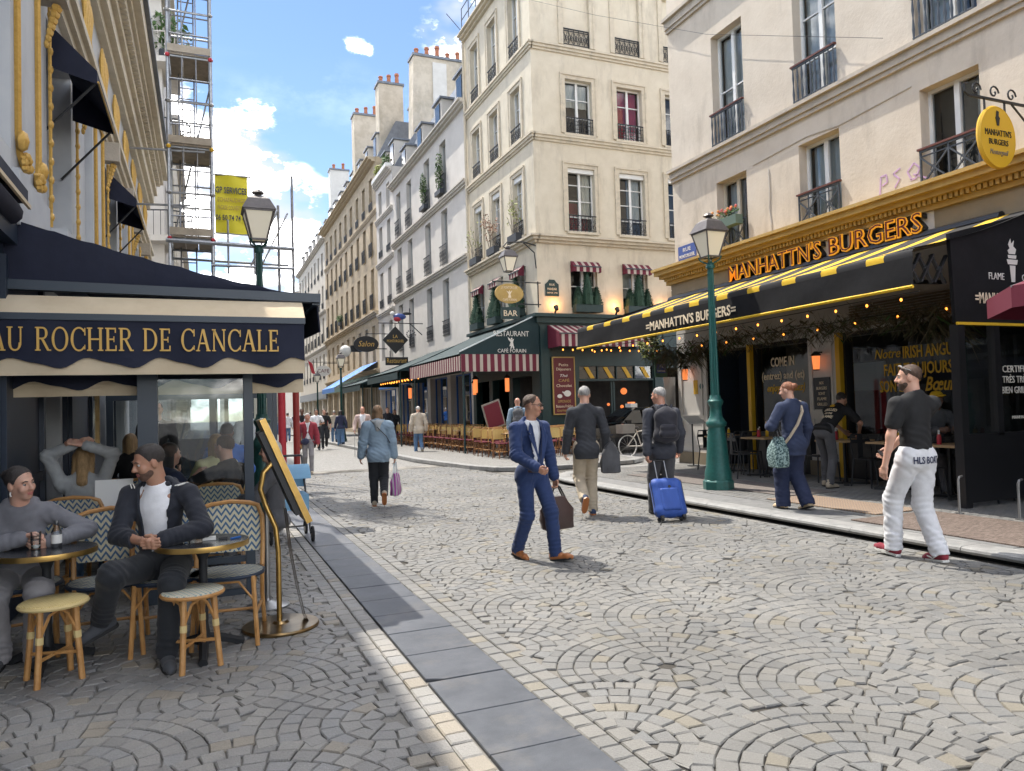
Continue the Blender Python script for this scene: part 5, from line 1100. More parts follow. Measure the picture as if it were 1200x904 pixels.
    for i, c in enumerate((1.45, 3.65, 5.7)): aw('tiny striped blind on the %s topiary window along the street' % ('first', 'second', 'third')[i], FL, c-.47, c+.47, 6.72, 6.52, .28, 'maroon_y', .2)
    # topiaries in boxes
    rg = np.random.default_rng(31)
    def topi(label, G, c, hw):
        p = thing('topiary_box', label, 'plant', G.p(c, 4.9, .18)); b = MB(); fbox(b, G, c-hw, c+hw, 4.88, 5.14, .06, .36); b.build('planter', 'bar_green', p)
        for dx, h, r in ((0, 1.25, .26), (-hw*.68, .65, .2), (hw*.68, .65, .2)):
            b = MB()
            for k in range(420):
                u = rg.random()**.8; an = rg.random()*6.28; rr = r*(1-u)**.7*rg.uniform(.75, 1.08); q = G.p(c+dx, 5.14+u*h, .21)+Vec((rr*math.cos(an), rr*math.sin(an), 0)); d = Vec((math.cos(an), math.sin(an), rg.uniform(-.2, 1))).normalized(); e = d.orthogonal().normalized(); b.face([q-e*.02, q+d*.07, q+e*.02])
            b.lathe([(r*.8, 5.15), (r*.75, 5.15+h*.3), (r*.4, 5.15+h*.7), (.02, 5.15+h*.97)], G.p(c+dx, 0, .21), 8); b.build('clipped_shrub', 'leaf_dark', p)
    for i, c in enumerate((1.85, 3.98, 6.1)): topi('three clipped conifers in a box in the %s window facing us' % ('first', 'second', 'third')[i], F, c, .54)
    for i, c in enumerate((1.45, 3.65, 5.7)): topi('three clipped conifers in a box in the %s window along the street' % ('first', 'second', 'third')[i], FL, c, .47)
    # loose plants on the ledge above
    for i, (c, m_, n) in enumerate(((1.45, 'leaf_yellow', 70), (3.65, 'leaf_red', 110), (5.7, 'leaf_yellow', 60))):
        p = thing('ledge_plant', ('straggly yellow green plant on the ledge by the corner', 'reddish shrub on the ledge between two plants', 'thin pale plant on the ledge by the drainpipe')[i], 'plant', FL.p(c, 7.6, .2))
        b = MB(); fbox(b, FL, c-.42, c+.42, 7.62, 7.9, .06, .32); b.build('planter', 'planter', p); b = MB(); bs = MB()
        for k in range(9):
            q = FL.p(c+rg.uniform(-.4, .4), 7.9, .2); e = q+Vec((rg.normal()*.15-.1, rg.normal()*.25, rg.uniform(.5, 1.5))); bs.tube([q, q.lerp(e, .5)+Vec((rg.normal()*.06, rg.normal()*.06, 0)), e], .010, 4); leafy(b, q.lerp(e, .8), (.16, .2, .3), n//7, .07, rg)
        bs.build('stems', 'plank_dark', p); b.build('leaves', m_, p)
bar_front()
def bar_awnings():
    F = Fac((0, YB+.02, 0), (1, 0, 0), (0, -1, 0))
    def big(label, y0, y1, xf, zb, zf, m_, drop, cm, xb=X0-.02, txt=False, cheek_drop=None, stripe=None):
        t = thing('terrace_awning', label, 'awning', ((xf+xb)/2, (y0+y1)/2, zf-drop)); b = MB()
        b.sheet([[(xb+(xf-xb)*u, y0+(y1-y0)*i/8, zb+(zf-zb)*u-.06*math.sin(math.pi*u)) for i in range(9)] for u in np.linspace(0, 1, 6)]); b.build('canopy', cm, t)
        b = MB(); b.sheet([[(xf-.01, y0+(y1-y0)*i/8, zf-.01-u*drop) for i in range(9)] for u in (0, 1)]); b.build('valance', m_, t)
        for y in (y0, y1): b = MB(); b.prism([(xf, y, zf), (xb, y, zb-.03), (xb, y, zf-.02), (xf, y, zf-.02)][::1], (0, .02, 0)); b.build('cheek', 'bar_cloth', t)
        b = MB(); b.bar((xf+.02, y0, zf-.04), (xf+.02, y1, zf-.04), .06, .06); b.build('front_bar', 'iron', t)
        for x, y in ((xf+.15, y0+.2), (xf+.15, y1-.2)): b = MB(); b.cyl((x, y, .085), (x, y, zf-.02), .035, n=7); b.build('post', 'bar_green', t)
        return t
    t = big('green corner awning with restaurant lettering and striped valance', YB, 29.9, 7.9, 4.72, 3.42, 'maroon_y', .55, 'bar_cloth')
    b = MB(); b.sheet([[(7.9+2.85*i/16, YB-.03-.02*math.sin(i*1.1)*u, 3.40-u*.58) for i in range(17)] for u in (0, .5, 1)]); b.build('side_valance', 'maroon_x', t)
    b = MB(); b.prism([(7.86, YB-.02, 3.46), (X0-.02, YB-.02, 4.78), (X0-.02, YB-.02, 3.38), (7.86, YB-.02, 3.38)], (0, .03, 0)); b.build('cheek', 'bar_cloth', t)
    b = MB(); b.bar((7.86, YB-.03, 3.49), (X0-.02, YB-.03, 4.81), .03, .04); b.build('edge_trim', 'curtain_pale', t)
    text('RESTAURANT', .26, F, 9.75, 4.02, .06, 'white_letter', 'lettering', t, wmax=1.3, center=True); text('CAFÉ FORAIN', .18, F, 9.75, 3.46, .06, 'white_letter', 'lettering', t, wmax=1.05, center=True)
    b = MB()
    for pts in ([(-.1, .12), (.08, .12), (.05, .3), (-.04, .3)], [(-.07, .02), (-.03, .12), (.02, .12), (-.02, .02)], [(.04, .02), (.03, .12), (.09, .12), (.1, .02)], [(-.05, .3), (.05, .3), (.1, .44), (.03, .40), (-.03, .40), (-.16, .52), (-.13, .4)], [(-.03, .41), (.03, .41), (.03, .48), (-.03, .48)]): b.prism([F.p(9.75+x*.9, 3.58+z*.8, .055) for x, z in pts], (0, -.004, 0))
    b.build('waiter_emblem', 'white_letter', t)
    big('black terrace awning between the bar and the blue shop', 30.6, 36.8, 7.55, 4.55, 3.3, 'bar_cloth', .35, 'bar_cloth')
    big('farther black terrace awning by the restaurant hanging sign', 37.4, 43.4, 7.3, 4.3, 3.05, 'bar_cloth', .35, 'bar_cloth')
    t = thing('shop_awning', 'bright blue shop awning sloping over the far pavement', 'awning', (9.4, 51, 3)); b = MB(); P = [(X0, 49.2, 5.0), (X0, 54.6, 5.0), (7.9, 54.6, 3.3), (7.9, 49.2, 3.3)]; b.face(P); b.face([P[3], P[2], Vec(P[2])-Z3*.3, Vec(P[3])-Z3*.3]); b.build('canopy', 'blue_awning', t)
    for y in (49.4, 54.4): b = MB(); b.bar((X0, y, 4.0), (8.0, y, 3.25), .06, .06); b.build('arm', 'steel', t)
    # bulbs and radiant heaters below
    for i, pts in enumerate(([(8.2, 23.6, 3.0), (10.6, 23.7, 3.05)], [(8.1, 30.9, 3.0), (8.1, 36.5, 3.0)], [(8.6, 30.9, 3.05), (8.6, 36.5, 3.05)], [(8.3, 24.0, 3.05), (8.3, 29.6, 3.05)], [(11.3, 22.9, 3.6), (15.5, 22.9, 3.55)])):
        bulb_string('row of amber bulbs %s' % ('along the lettered corner awning', 'under the front of the black terrace awning', 'deeper under the black terrace awning', 'under the striped corner awning', 'over the bar door facing us')[i], pts, (6, 12, 10, 9, 11)[i], r=.028)
    for i, (x, y) in enumerate(((9.0, 25.0), (9.9, 24.2), (8.7, 33.0), (10.1, 28.2))):
        h = thing('heat_lamp', 'glowing copper heat lamp hanging over the bar terrace %s' % ('near the menu stand', 'by the corner pillar', 'below the black awning', 'by the green wall')[i], 'heater', (x, y, 2.1))
        b = MB(); b.lathe([(.075, 2.15), (.08, 2.62)], (x, y, 0), 10); b.build('glow_tube', 'heater_glow', h, smooth=True); b = MB(); b.lathe([(.15, 2.63), (.04, 2.75)], (x, y, 0), 10); b.cyl((x, y, 2.75), (x, y, 3.3), .012, n=5); b.build('cap', 'iron', h)
bar_awnings()
def hanging(name, label, c, parts, bracket, cat='sign'):
    t = thing(name, label, cat, c)
    if bracket: b = MB(); [b.bar(p, q, .035, .035) for p, q in bracket]; b.build('bracket', 'iron', t)
    return t
def bar_signs():
    Y = 23.1; F = Fac((0, Y, 0), (1, 0, 0), (0, -1, 0))
    t = hanging('hanging_sign', 'golden oval bar sign hung from the corner bracket', (9.6, Y, 5.0), None, [((9.0, Y, 5.85), (X0, Y, 5.85)), ((9.9, Y, 5.1), (X0, Y, 5.1)), ((10.7, Y, 5.0), (10.7, Y, 5.9)), ((X0, YB, 5.85), (10.7, Y, 5.85))])
    b = MB(); b.prism([F.p(9.62+.52*math.cos(a), 5.45+.34*math.sin(a), .03) for a in np.linspace(0, 2*math.pi, 29)[:-1]], (0, .06, 0)); b.build('board', 'ochre', t)
    text('LE MONTORGUEIL', .13, F, 9.62, 5.60, .034, 'cream_letter', 'lettering', t, wmax=.6, center=True); text('CAFÉ FORAIN', .12, F, 9.62, 5.19, .034, 'cream_letter', 'lettering', t, wmax=.5, center=True)
    b = MB(); b.prism([F.p(9.62+x, 5.30+z, .034) for x, z in ((-.06, 0), (.06, 0), (.03, .12), (.1, .25), (.02, .2), (0, .26), (-.03, .2), (-.12, .24), (-.03, .12))], (0, -.004, 0)); b.build('emblem', 'cream_letter', t)
    t = hanging('bar_sign', 'small dark BAR board hanging below the golden oval', (9.66, Y, 4.6), None, [((9.45, Y, 4.95), (9.45, Y, 5.12)), ((9.9, Y, 4.95), (9.9, Y, 5.12))])
    b = MB(); fbox(b, F, 9.3, 9.98, 4.58, 4.98, -.03, .03); b.build('board', 'bar_green', t); text('BAR', .28, F, 9.64, 4.68, .034, 'cream_letter', 'lettering', t, wmax=.5, center=True)
    # hanging lantern
    lx = 9.62; t = thing('hanging_lantern', 'black lantern hanging on a curled corner bracket above the oval sign', 'lantern', (lx, Y, 6.0))
    b = MB(); b.tube([(X0-.05, Y+.2, 7.2), (10.2, Y, 7.25), (9.6, Y, 7.2), (9.45, Y, 7.05), (9.55, Y, 6.98)], .025, 6); b.tube([(X0-.05, Y+.2, 6.4), (10.6, Y, 6.9), (10.2, Y, 7.22)], .02, 6); b.cyl((lx, Y, 6.85), (lx, Y, 7.15), .012, n=5); b.build('bracket', 'iron', t)
    lantern(t, (lx, Y, 6.2), .65)
def lantern(t, c, k):
    """four-sided street lantern: frame, four panes, cap; c is the bottom of the glass"""
    x, y, z = c; wb, wt, h = .125*k*1.5, .24*k*1.5, .56*k*1.3
    cb = [(x+sx*wb, y+sy*wb, z) for sx, sy in ((-1, -1), (1, -1), (1, 1), (-1, 1))]; ct = [(x+sx*wt, y+sy*wt, z+h) for sx, sy in ((-1, -1), (1, -1), (1, 1), (-1, 1))]
    b = MB()
    for i in range(4): b.bar(cb[i], ct[i], .03*k*1.3, .03*k*1.3); b.bar(cb[i], cb[(i+1) % 4], .035*k*1.3, .035*k*1.3); b.bar(ct[i], ct[(i+1) % 4], .05*k*1.3, .04*k*1.3)
    b.build('lantern_frame', 'lantern_cap', t)
    for i in range(4):
        b = MB(); j = (i+1) % 4; b.face([cb[i], cb[j], ct[j], ct[i]]); b.build('pane', 'lantern_glass', t)
    b = MB(); o_ = wt*1.16; u = wt*.42; zt = z+h+.02*k
    b.add([(x+sx*o_, y+sy*o_, zt) for sx, sy in ((-1, -1), (1, -1), (1, 1), (-1, 1))]+[(x+sx*wt*.74, y+sy*wt*.74, zt+.2*k*1.5) for sx, sy in ((-1, -1), (1, -1), (1, 1), (-1, 1))]+[(x+sx*u, y+sy*u, zt+.26*k*1.5) for sx, sy in ((-1, -1), (1, -1), (1, 1), (-1, 1))], [(3, 2, 1, 0), (0, 1, 5, 4), (1, 2, 6, 5), (2, 3, 7, 6), (3, 0, 4, 7), (4, 5, 9, 8), (5, 6, 10, 9), (6, 7, 11, 10), (7, 4, 8, 11), (8, 9, 10, 11)])
    b.lathe([(u*.9, 0), (u*.5, .06*k), (u*1.1, .1*k), (u*.8, .16*k), (.01, .21*k)], (x, y, zt+.26*k*1.5), 8); b.build('cap', 'lantern_cap', t)
bar_signs()
def street_lamp(label, loc, m, h=4.1, k=.72):
    t = thing('street_lamp', label, 'street lamp', loc, 0, 'green cast iron street lamps'); x, y, z = loc
    b = MB(); b.lathe([(.25, 0), (.25, .13), (.235, .15), (.225, .16)], loc, 8); b.build('plinth', m, t)
    b = MB(); b.lathe([(.22, .155), (.215, .28), (.195, .36), (.175, .6), (.15, .9), (.135, 1.02), (.165, 1.05), (.17, 1.1), (.14, 1.14), (.105, 1.2), (.095, 1.36), (.125, 1.42), (.13, 1.46), (.095, 1.5), (.085, 1.56)], loc, 16); b.build('base', m, t, smooth=True)
    n = 12; vs = []; b = MB()
    for zz, r in ((1.56, .072), (h-.25, .052), (h-.1, .05)):
        vs += [(x+r*(1 if i % 2 else .86)*math.cos(math.pi*i/n), y+r*(1 if i % 2 else .86)*math.sin(math.pi*i/n), z+zz) for i in range(2*n)]
    b.add(vs, [(j*2*n+i, j*2*n+(i+1) % (2*n), (j+1)*2*n+(i+1) % (2*n), (j+1)*2*n+i) for j in range(2) for i in range(2*n)]); b.build('pole', m, t, smooth=True)
    b = MB(); b.lathe([(.07, h-.12), (.075, h-.08), (.05, h-.03), (.03, h+.0)], loc, 10)
    for sx, sy in ((1, 1), (1, -1), (-1, 1), (-1, -1)): b.tube([(x+sx*.02, y+sy*.02, z+h-.05), (x+sx*.11, y+sy*.11, z+h+.02), (x+sx*.13, y+sy*.13, z+h+.08)], .014, 5)
    b.build('collar', m, t, smooth=True); lantern(t, (x, y, z+h+.07), k)
street_lamp('teal street lamp on the kerb in front of the burger awning', (7.87, 10.1, PZ), 'lamp_teal', 3.80, .56)
street_lamp('dark green street lamp rising behind the navy terrace awning', (.83, 12.1, 0), 'lamp_green', 4.2, .60)
street_lamp('street lamp far down the street by the blue awning', (6.7, 39.5, .085), 'lamp_green', 3.9, .56)
street_lamp('farthest street lamp below the café sign', (7.9, 57, .085), 'lamp_green', 3.9, .56)
# ================================================================ TERRACE OF THE LEFT RESTAURANT
def serif_letters(s, h, F, s0, t0, d, m, parent, width):
    """roman capitals with serifs, cut from flat strokes"""
    th, tn, se = .15, .07, .055
    def rect(b, x0, x1, y0, y1): b.append([(x0, y0), (x1, y0), (x1, y1), (x0, y1)])
    def stem(b, x, t, y0=0, y1=1, sb=True, st=True):
        rect(b, x-t/2, x+t/2, y0, y1)
        if sb: rect(b, x-t/2-.08, x+t/2+.08, y0, y0+se)
        if st: rect(b, x-t/2-.08, x+t/2+.08, y1-se, y1)
    def diag(b, x0, y0, x1, y1, t): b.append([(x0-t/2, y0), (x0+t/2, y0), (x1+t/2, y1), (x1-t/2, y1)])
    def arc(b, cx, cy, rx, ry, a0, a1, n=18):
        o, i = [], []
        for k in range(n+1):
            a = math.radians(a0+(a1-a0)*k/n); t = tn+(th-tn)*abs(math.cos(a))**1.2
            o.append((cx+rx*math.cos(a), cy+ry*math.sin(a))); i.append((cx+(rx-t)*math.cos(a), cy+(ry-tn*1.05)*math.sin(a)))
        for k in range(n): b.append([o[k], o[k+1], i[k+1], i[k]])
    G = {}
    def g(ch, w_):
        b = []; G[ch] = (b, w_); return b
    b = g('A', .92); diag(b, .14, 0, .46, 1, tn*1.2); diag(b, .80, 0, .48, 1, th*1.1); rect(b, .26, .68, .32, .32+tn); rect(b, .02, .28, 0, se); rect(b, .66, .94, 0, se)
    b = g('U', .92); stem(b, .18, th, .3, 1, False); stem(b, .76, tn*1.2, .3, 1, False); arc(b, .455, .34, .35, .35, 180, 360)
    b = g('R', .84); stem(b, .18, th); arc(b, .42, .74, .30, .26, -90, 90); rect(b, .2, .42, 1-tn, 1); rect(b, .2, .42, .48, .48+tn); diag(b, .76, 0, .42, .5, th); rect(b, .68, .9, 0, se)
    b = g('O', .98); arc(b, .49, .5, .46, .52, 0, 360, 30)
    b = g('C', .86); arc(b, .50, .5, .46, .52, 42, 318, 26); rect(b, .80, .80+tn, .66, .98); rect(b, .80, .80+tn*.8, .06, .26)
    b = g('H', .98); stem(b, .18, th); stem(b, .80, th); rect(b, .2, .78, .47, .47+tn)
    b = g('E', .72); stem(b, .18, th); rect(b, .2, .64, 1-tn, 1); rect(b, .2, .66, 0, tn); rect(b, .2, .54, .47, .47+tn); rect(b, .58, .58+tn, .78, 1); rect(b, .61, .61+tn, 0, .24); rect(b, .5, .5+tn*.8, .38, .63)
    b = g('D', .94); stem(b, .18, th); arc(b, .38, .5, .50, .5, -90, 90); rect(b, .2, .38, 1-tn, 1); rect(b, .2, .38, 0, tn)
    b = g('N', .98); stem(b, .18, tn*1.2); stem(b, .82, tn*1.2, sb=False); diag(b, .82, 0, .16, 1, th*1.05)
    b = g('L', .72); stem(b, .18, th); rect(b, .2, .64, 0, tn); rect(b, .60, .60+tn, 0, .28)
    G[' '] = ([], .46)
    tot = sum(G[c][1]+.06 for c in s); k = width/tot; x = s0; off = rootloc(parent)
    for c in s:
        polys, w_ = G[c]
        if polys:
            mb = MB()
            for i, p in enumerate(polys): mb.face([F.p(x+q[0]*k, t0+q[1]*h, d+.0004*(i % 5)) for q in p])
            mb.build('letter', m, parent)
        x += (w_+.06)*k
FA = Fac((0, 6.45, 0), (1, 0, 0), (0, -1, 0))
def rocher_awning():
    t = thing('terrace_awning', 'navy terrace awning with gold restaurant lettering and cream scalloped edge', 'awning', (-.2, 7.5, 1.8))
    yb = 11.0
    b = MB(); n = 10; b.sheet([[(-1.40+(.92+1.40)*u, 6.72+(yb-6.72)*i/n, 3.12-.56*u-.05*math.sin(math.pi*u)) for i in range(n+1)] for u in np.linspace(0, 1, 7)]); b.build('roof_cloth', 'navy', t, smooth=True)
    b = MB(); m = 24; top = [(-1.42+(.72+1.42)*i/m, 3.12-.53*(i/m)-.035*math.sin(math.pi*i/m)+.008*math.sin(i*1.9)) for i in range(m+1)]
    b.sheet([[(x, 6.70+.015*math.sin(i*.8), z) for i, (x, z) in enumerate(top)], [(x, 6.685, (z+2.6)/2) for x, z in top], [(x+.02, 6.70, 2.59) for x, z in top]]); b.build('cheek', 'navy', t, smooth=True)
    b = MB(); b.bar((-1.45, 6.66, 2.585), (.96, 6.66, 2.545), .09, .075); b.bar((.93, 6.66, 2.53), (.93, yb, 2.53), .07, .08); b.build('front_bar', 'navy_metal', t)
    b = MB(); b.prism([(.95, 6.72, 2.5), (.97, 6.72, 2.26), (.93, 8.2, 2.3), (.93, 8.2, 2.5)], (-.012, 0, 0)); b.build('side_valance', 'navy', t)
    b = MB(); b.sheet([[(-1.46+(.80+1.46)*i/20, 6.62-.20*u, 2.50-.17*u**1.2+.006*math.sin(i*1.7)*u) for i in range(21)] for u in np.linspace(0, 1, 5)]); b.build('cream_canopy', 'cream_cloth', t, smooth=True)
    b = MB(); b.bar((-1.46, 6.43, 2.315), (.80, 6.43, 2.315), .05, .05); b.build('lower_bar', 'navy_metal', t)
    def val(x0, x1, y, z0, zw, z1, amp, per, ph):
        N_ = 60; xs = [x0+(x1-x0)*i/N_ for i in range(N_+1)]; wz = [zw+amp*math.sin((x-ph)*2*math.pi/per)+.3*amp*math.sin((x-ph)*4*math.pi/per) for x in xs]
        b = MB(); b.sheet([[(x, y+.006*math.sin(i*.5), z0) for i, x in enumerate(xs)], [(x, y+.010*math.sin(i*.45), (z0+q)/2) for i, (x, q) in enumerate(zip(xs, wz))], [(x, y+.012*math.sin(i*.4), q) for i, (x, q) in enumerate(zip(xs, wz))]]); b.build('valance', 'navy', t, smooth=True)
        b = MB(); b.sheet([[(x, y+.022+.012*math.sin(i*.4), q+.03) for i, (x, q) in enumerate(zip(xs, wz))], [(x, y+.022+.012*math.sin(i*.4), z1) for i, x in enumerate(xs)]]); b.build('scalloped_edge', 'cream_cloth', t, smooth=True)
    val(-1.48, .79, 6.42, 2.30, 1.965, 1.875, .036, .50, .1); val(-1.40, .84, 6.95, 2.2, 1.815, 1.73, .034, .52, .2)
    serif_letters('AU ROCHER DE CANCALE', .178, Fac((0, 6.395, 0), (1, 0, 0), (0, -1, 0)), -1.44, 2.055, .004, 'gold_letter', t, 2.03)
    b = MB(); b.cyl((-1.32, 3.6, 3.10), (-1.32, 6.5, 3.10), .09, n=10); b.box(-1.44, -1.22, 3.6, 6.6, 3.2, 3.3); b.build('roller', 'navy', t, smooth=True); b = MB(); b.bar((-1.20, 3.6, 3.16), (-1.20, 6.55, 3.16), .02, .03); b.build('roller_trim', 'cream_cloth', t)
    # posts and windscreen
    for x, w_ in ((-.43, .15), (.355, .075)): b = MB(); b.box(x-w_/2, x+w_/2, 6.80, 6.80+w_, 0, 2.5); b.build('post', 'navy_metal', t)
    b = MB(); b.box(.89, .95, 10.9, 10.96, 0, 2.5); b.build('post', 'navy_metal', t)
    b = MB(); b.box(-.355, .318, 6.82, 6.87, .28, .33); b.box(-.355, .318, 6.82, 6.87, .0, .05); b.build('screen_rail', 'navy_metal', t)
    b = MB(); b.face([(-.355, 6.845, .33), (.318, 6.845, .33), (.318, 6.845, 2.3), (-.355, 6.845, 2.3)]); b.build('screen_pane', 'glass', t)
    # far end screen of the terrace with a lettered white pelmet
    y = 13.0
    for x0, x1 in ((-1.4, -1.3), (-.76, -.66), (.08, .18), (.98, 1.08)): b = MB(); b.box(x0, x1, y, y+.1, 0, 1.95); b.build('screen_post', 'navy_metal', t)
    b = MB(); b.box(-1.4, 1.08, y-.01, y+.11, 1.83, 1.952); b.build('screen_beam', 'navy_metal', t); b = MB(); b.box(-1.3, .98, y+.02, y+.08, .0, .6); b.build('screen_panel', 'navy_metal', t)
    b = MB(); b.face([(-1.3, y+.05, .6), (.98, y+.05, .6), (.98, y+.05, 1.83), (-1.3, y+.05, 1.83)]); b.build('screen_pane', 'glass', t)
    b = MB(); b.box(-1.2, .9, y-.03, y+.0, 1.955, 2.22); b.build('pelmet', 'paper', t)
    text('la Montorgueil', .2, Fac((0, y-.035, 0), (1, 0, 0), (0, -1, 0)), -.9, 2.02, .002, 'blue_paint', 'lettering', t, wmax=1.5, shear=.3)
    # framed mirror on the wall panel
    m_ = thing('framed_mirror', 'gilt framed mirror on the navy wall beside the terrace', 'mirror', (XL+.1, 11.7, 1.1)); F = FRS
    b = MB()
    for q in ((11.1, 12.3, 1.10, 1.17), (11.1, 12.3, 1.98, 2.05), (11.1, 11.17, 1.17, 1.98), (12.23, 12.3, 1.17, 1.98)): fbox(b, F, *q, .0, .05)
    b.build('frame', 'bronze', m_); b = MB(); fbox(b, F, 11.17, 12.23, 1.17, 1.98, .0, .02); b.build('glass', 'chrome', m_)
rocher_awning()
def add_shade_canopy():  # canopy and dark end wall added to shade and hide the bright street
    t = thing('shade_canopy', 'dark canopy added to shade the view behind the far glass screen', 'awning', (-.3, 15, 0)); x0, x1, y0, y1 = -1.4, 1.0, 13.25, 16.9
    b = MB(); b.add([(x0, y0, 2.7), (x1, y0, 2.3), (x1, y1, 2.3), (x0, y1, 2.7)], [(0, 1, 2, 3)]); b.build('canopy', 'navy', t); b = MB(); b.box(x1-.02, x1, y0, y1, 2.02, 2.3); b.box(x0, x1-.02, y1-.02, y1, 1.95, 2.6); b.build('valance', 'navy', t)
    b = MB(); b.box(x0, x1, y1-.06, y1, .0, 1.1); b.build('end_panel', 'navy_metal', t); b = MB(); b.face([(x0, y1-.03, 1.1), (x1, y1-.03, 1.1), (x1, y1-.03, 1.95), (x0, y1-.03, 1.95)]); b.build('end_pane', 'glass_dark', t)
    for x, y in ((x1-.04, y0+.1), (x1-.04, y1-.1)): b = MB(); b.box(x-.03, x+.03, y-.03, y+.03, 0, 2.3); b.build('post', 'navy_metal', t)
add_shade_canopy()
# ---------------------------------------------------------------- furniture makers (origin on the floor, facing -Y)
def rattan_chair(label, loc, rz, group='blue and cream woven bistro chairs'):
    t = thing('bistro_chair', label, 'chair', loc, rz, group); w_, d, sh, bh = .22, .21, .455, .90
    def B(mb, n, m, s=False): return mb.build(n, m, t, world=False, smooth=s)
    b = MB(); n = 14; P = [(.235*math.cos(a)*abs(math.cos(a))**-.25 if abs(math.cos(a)) > .02 else 0, .215*math.sin(a)) for a in np.linspace(0, 2*math.pi, 25)[:-1]]
    b.prism([(x, y, sh-.012) for x, y in P], (0, 0, .024)); B(b, 'seat', 'weave_blue_seat')
    b = MB(); b.tube([(x*1.02, y*1.02, sh) for x, y in P], .014, 6, True); B(b, 'seat_rim', 'navy_paint', True)
    arch = [(-w_, d-.01, sh), (-w_-.005, d+.04, sh+.18), (-w_+.0, d+.07, sh+.34), (-w_+.03, d+.085, sh+.42), (-w_+.09, d+.09, bh-.005), (0, d+.095, bh+.01), (w_-.09, d+.09, bh-.005), (w_-.03, d+.085, sh+.42), (w_, d+.07, sh+.34), (w_+.005, d+.04, sh+.18), (w_, d-.01, sh)]
    b = MB(); b.tube(arch, .017, 7); B(b, 'back_frame', 'rattan', True)
    b = MB(); rows = []
    for z, y, hw in ((sh+.10, d+.025, w_-.005), (sh+.2, d+.045, w_-.005), (sh+.3, d+.062, w_-.008), (sh+.39, d+.077, w_-.03), (bh-.01, d+.088, w_-.08)): rows.append([(-hw+2*hw*i/6, y+.012-.012*(1-(i-3)**2/9), z) for i in range(7)])
    b.sheet(rows); b.sheet([[(x, y+.014, z) for x, y, z in r] for r in rows]); B(b, 'backrest', 'weave_blue', True)
    for sx in (-1, 1):
        b = MB(); b.tube([(sx*.18, -.17, sh), (sx*.19, -.185, sh-.2), (sx*.205, -.21, 0)], .016, 7); B(b, 'leg', 'rattan', True)
        b = MB(); b.tube([(sx*w_, d-.01, sh), (sx*.215, d+.02, sh-.2), (sx*.225, d+.08, 0)], .016, 7); B(b, 'leg', 'rattan', True)
        b = MB(); b.tube([(sx*.19, -.19, .2), (sx*.212, d+.04, .2)], .011, 5); b.tube([(sx*.185, -.18, sh-.16), (sx*.19, -.08, sh-.03), (sx*.195, .02, sh-.02)], .008, 5); B(b, 'side_brace', 'rattan', True)
    b = MB(); b.tube([(-.2, 0, .2), (.2, 0, .2)], .011, 5); b.tube([(-.185, -.185, sh-.16), (-.09, -.185, sh-.03), (.09, -.185, sh-.03), (.185, -.185, sh-.16)], .008, 5); B(b, 'stretcher', 'rattan', True)
    return t
def stool(label, loc, seat_m, legm='rattan'):
    t = thing('rattan_stool', label, 'stool', loc, .4, 'round rattan stools')
    def B(mb, n, m, s=False): return mb.build(n, m, t, world=False, smooth=s)
    b = MB(); b.lathe([(.165, .445), (.178, .452), (.178, .462), (.17, .468), (.002, .472)], n=24); B(b, 'seat', seat_m, True); b = MB(); b.tube([(.176*math.cos(a), .176*math.sin(a), .449) for a in np.linspace(0, 6.283, 25)[:-1]], .013, 6, True); B(b, 'seat_rim', 'rattan_wrap' if seat_m == 'weave_yellow' else 'rattan', True)
    for k in range(4):
        a = math.pi/4+k*math.pi/2; c, s_ = math.cos(a), math.sin(a)
        b = MB(); b.tube([(.13*c, .13*s_, .44), (.14*c, .14*s_, .25), (.165*c, .165*s_, 0)], .0175, 7); lg = B(b, 'leg', legm, True)
        b = MB(); b.cyl((.137*c, .137*s_, .285), (.14*c, .14*s_, .245), .0215, n=8); b.build('binding', 'rattan_wrap', lg, world=False)
        a2 = a+math.pi/2; c2, s2 = math.cos(a2), math.sin(a2)
        b = MB(); b.tube([(.142*c, .142*s_, .27), (.10*(c+c2*.35), .10*(s_+s2*.35), .40), (.085*(c+c2), .085*(s_+s2), .435), (.10*(c2+c*.35), .10*(s2+s_*.35), .40), (.142*c2, .142*s2, .27)], .009, 5); B(b, 'arch_brace', 'rattan', True)
    for k in range(2):
        a = math.pi/4+k*math.pi/2; b = MB(); b.tube([(.15*math.cos(a), .15*math.sin(a), .15), (-.15*math.cos(a), -.15*math.sin(a), .15+.012*k)], .011, 6); B(b, 'cross_brace', 'rattan', True)
def bistro_table(label, loc, r=.285, edge='brass'):
    t = thing('bistro_table', label, 'table', loc, 0, 'round black bistro tables')
    def B(mb, n, m, s=False): return mb.build(n, m, t, world=False, smooth=s)
    b = MB(); b.lathe([(r-.003, .695), (r-.003, .722), (r-.01, .7245), (.001, .7255)], n=36); B(b, 'tabletop', 'table_black'); b = MB(); b.lathe([(r-.004, .69), (r, .69), (r+.002, .708), (r, .7235), (r-.004, .7235)], n=36, cap=False); B(b, 'brass_edge', edge, True)
    b = MB(); b.lathe([(.1, .66), (.05, .69)], n=10); b.lathe([(.055, .07), (.04, .12), (.028, .2), (.026, .6), (.04, .64), (.06, .66)], n=10); B(b, 'pedestal', 'iron', True)
    for k in range(3): a = k*2.094+.5; b = MB(); b.tube([(.03*math.cos(a), .03*math.sin(a), .10), (.13*math.cos(a), .13*math.sin(a), .07), (.24*math.cos(a), .24*math.sin(a), .025), (.27*math.cos(a), .27*math.sin(a), .015)], [.03, .03, .026, .03], 6); B(b, 'foot', 'iron', True)
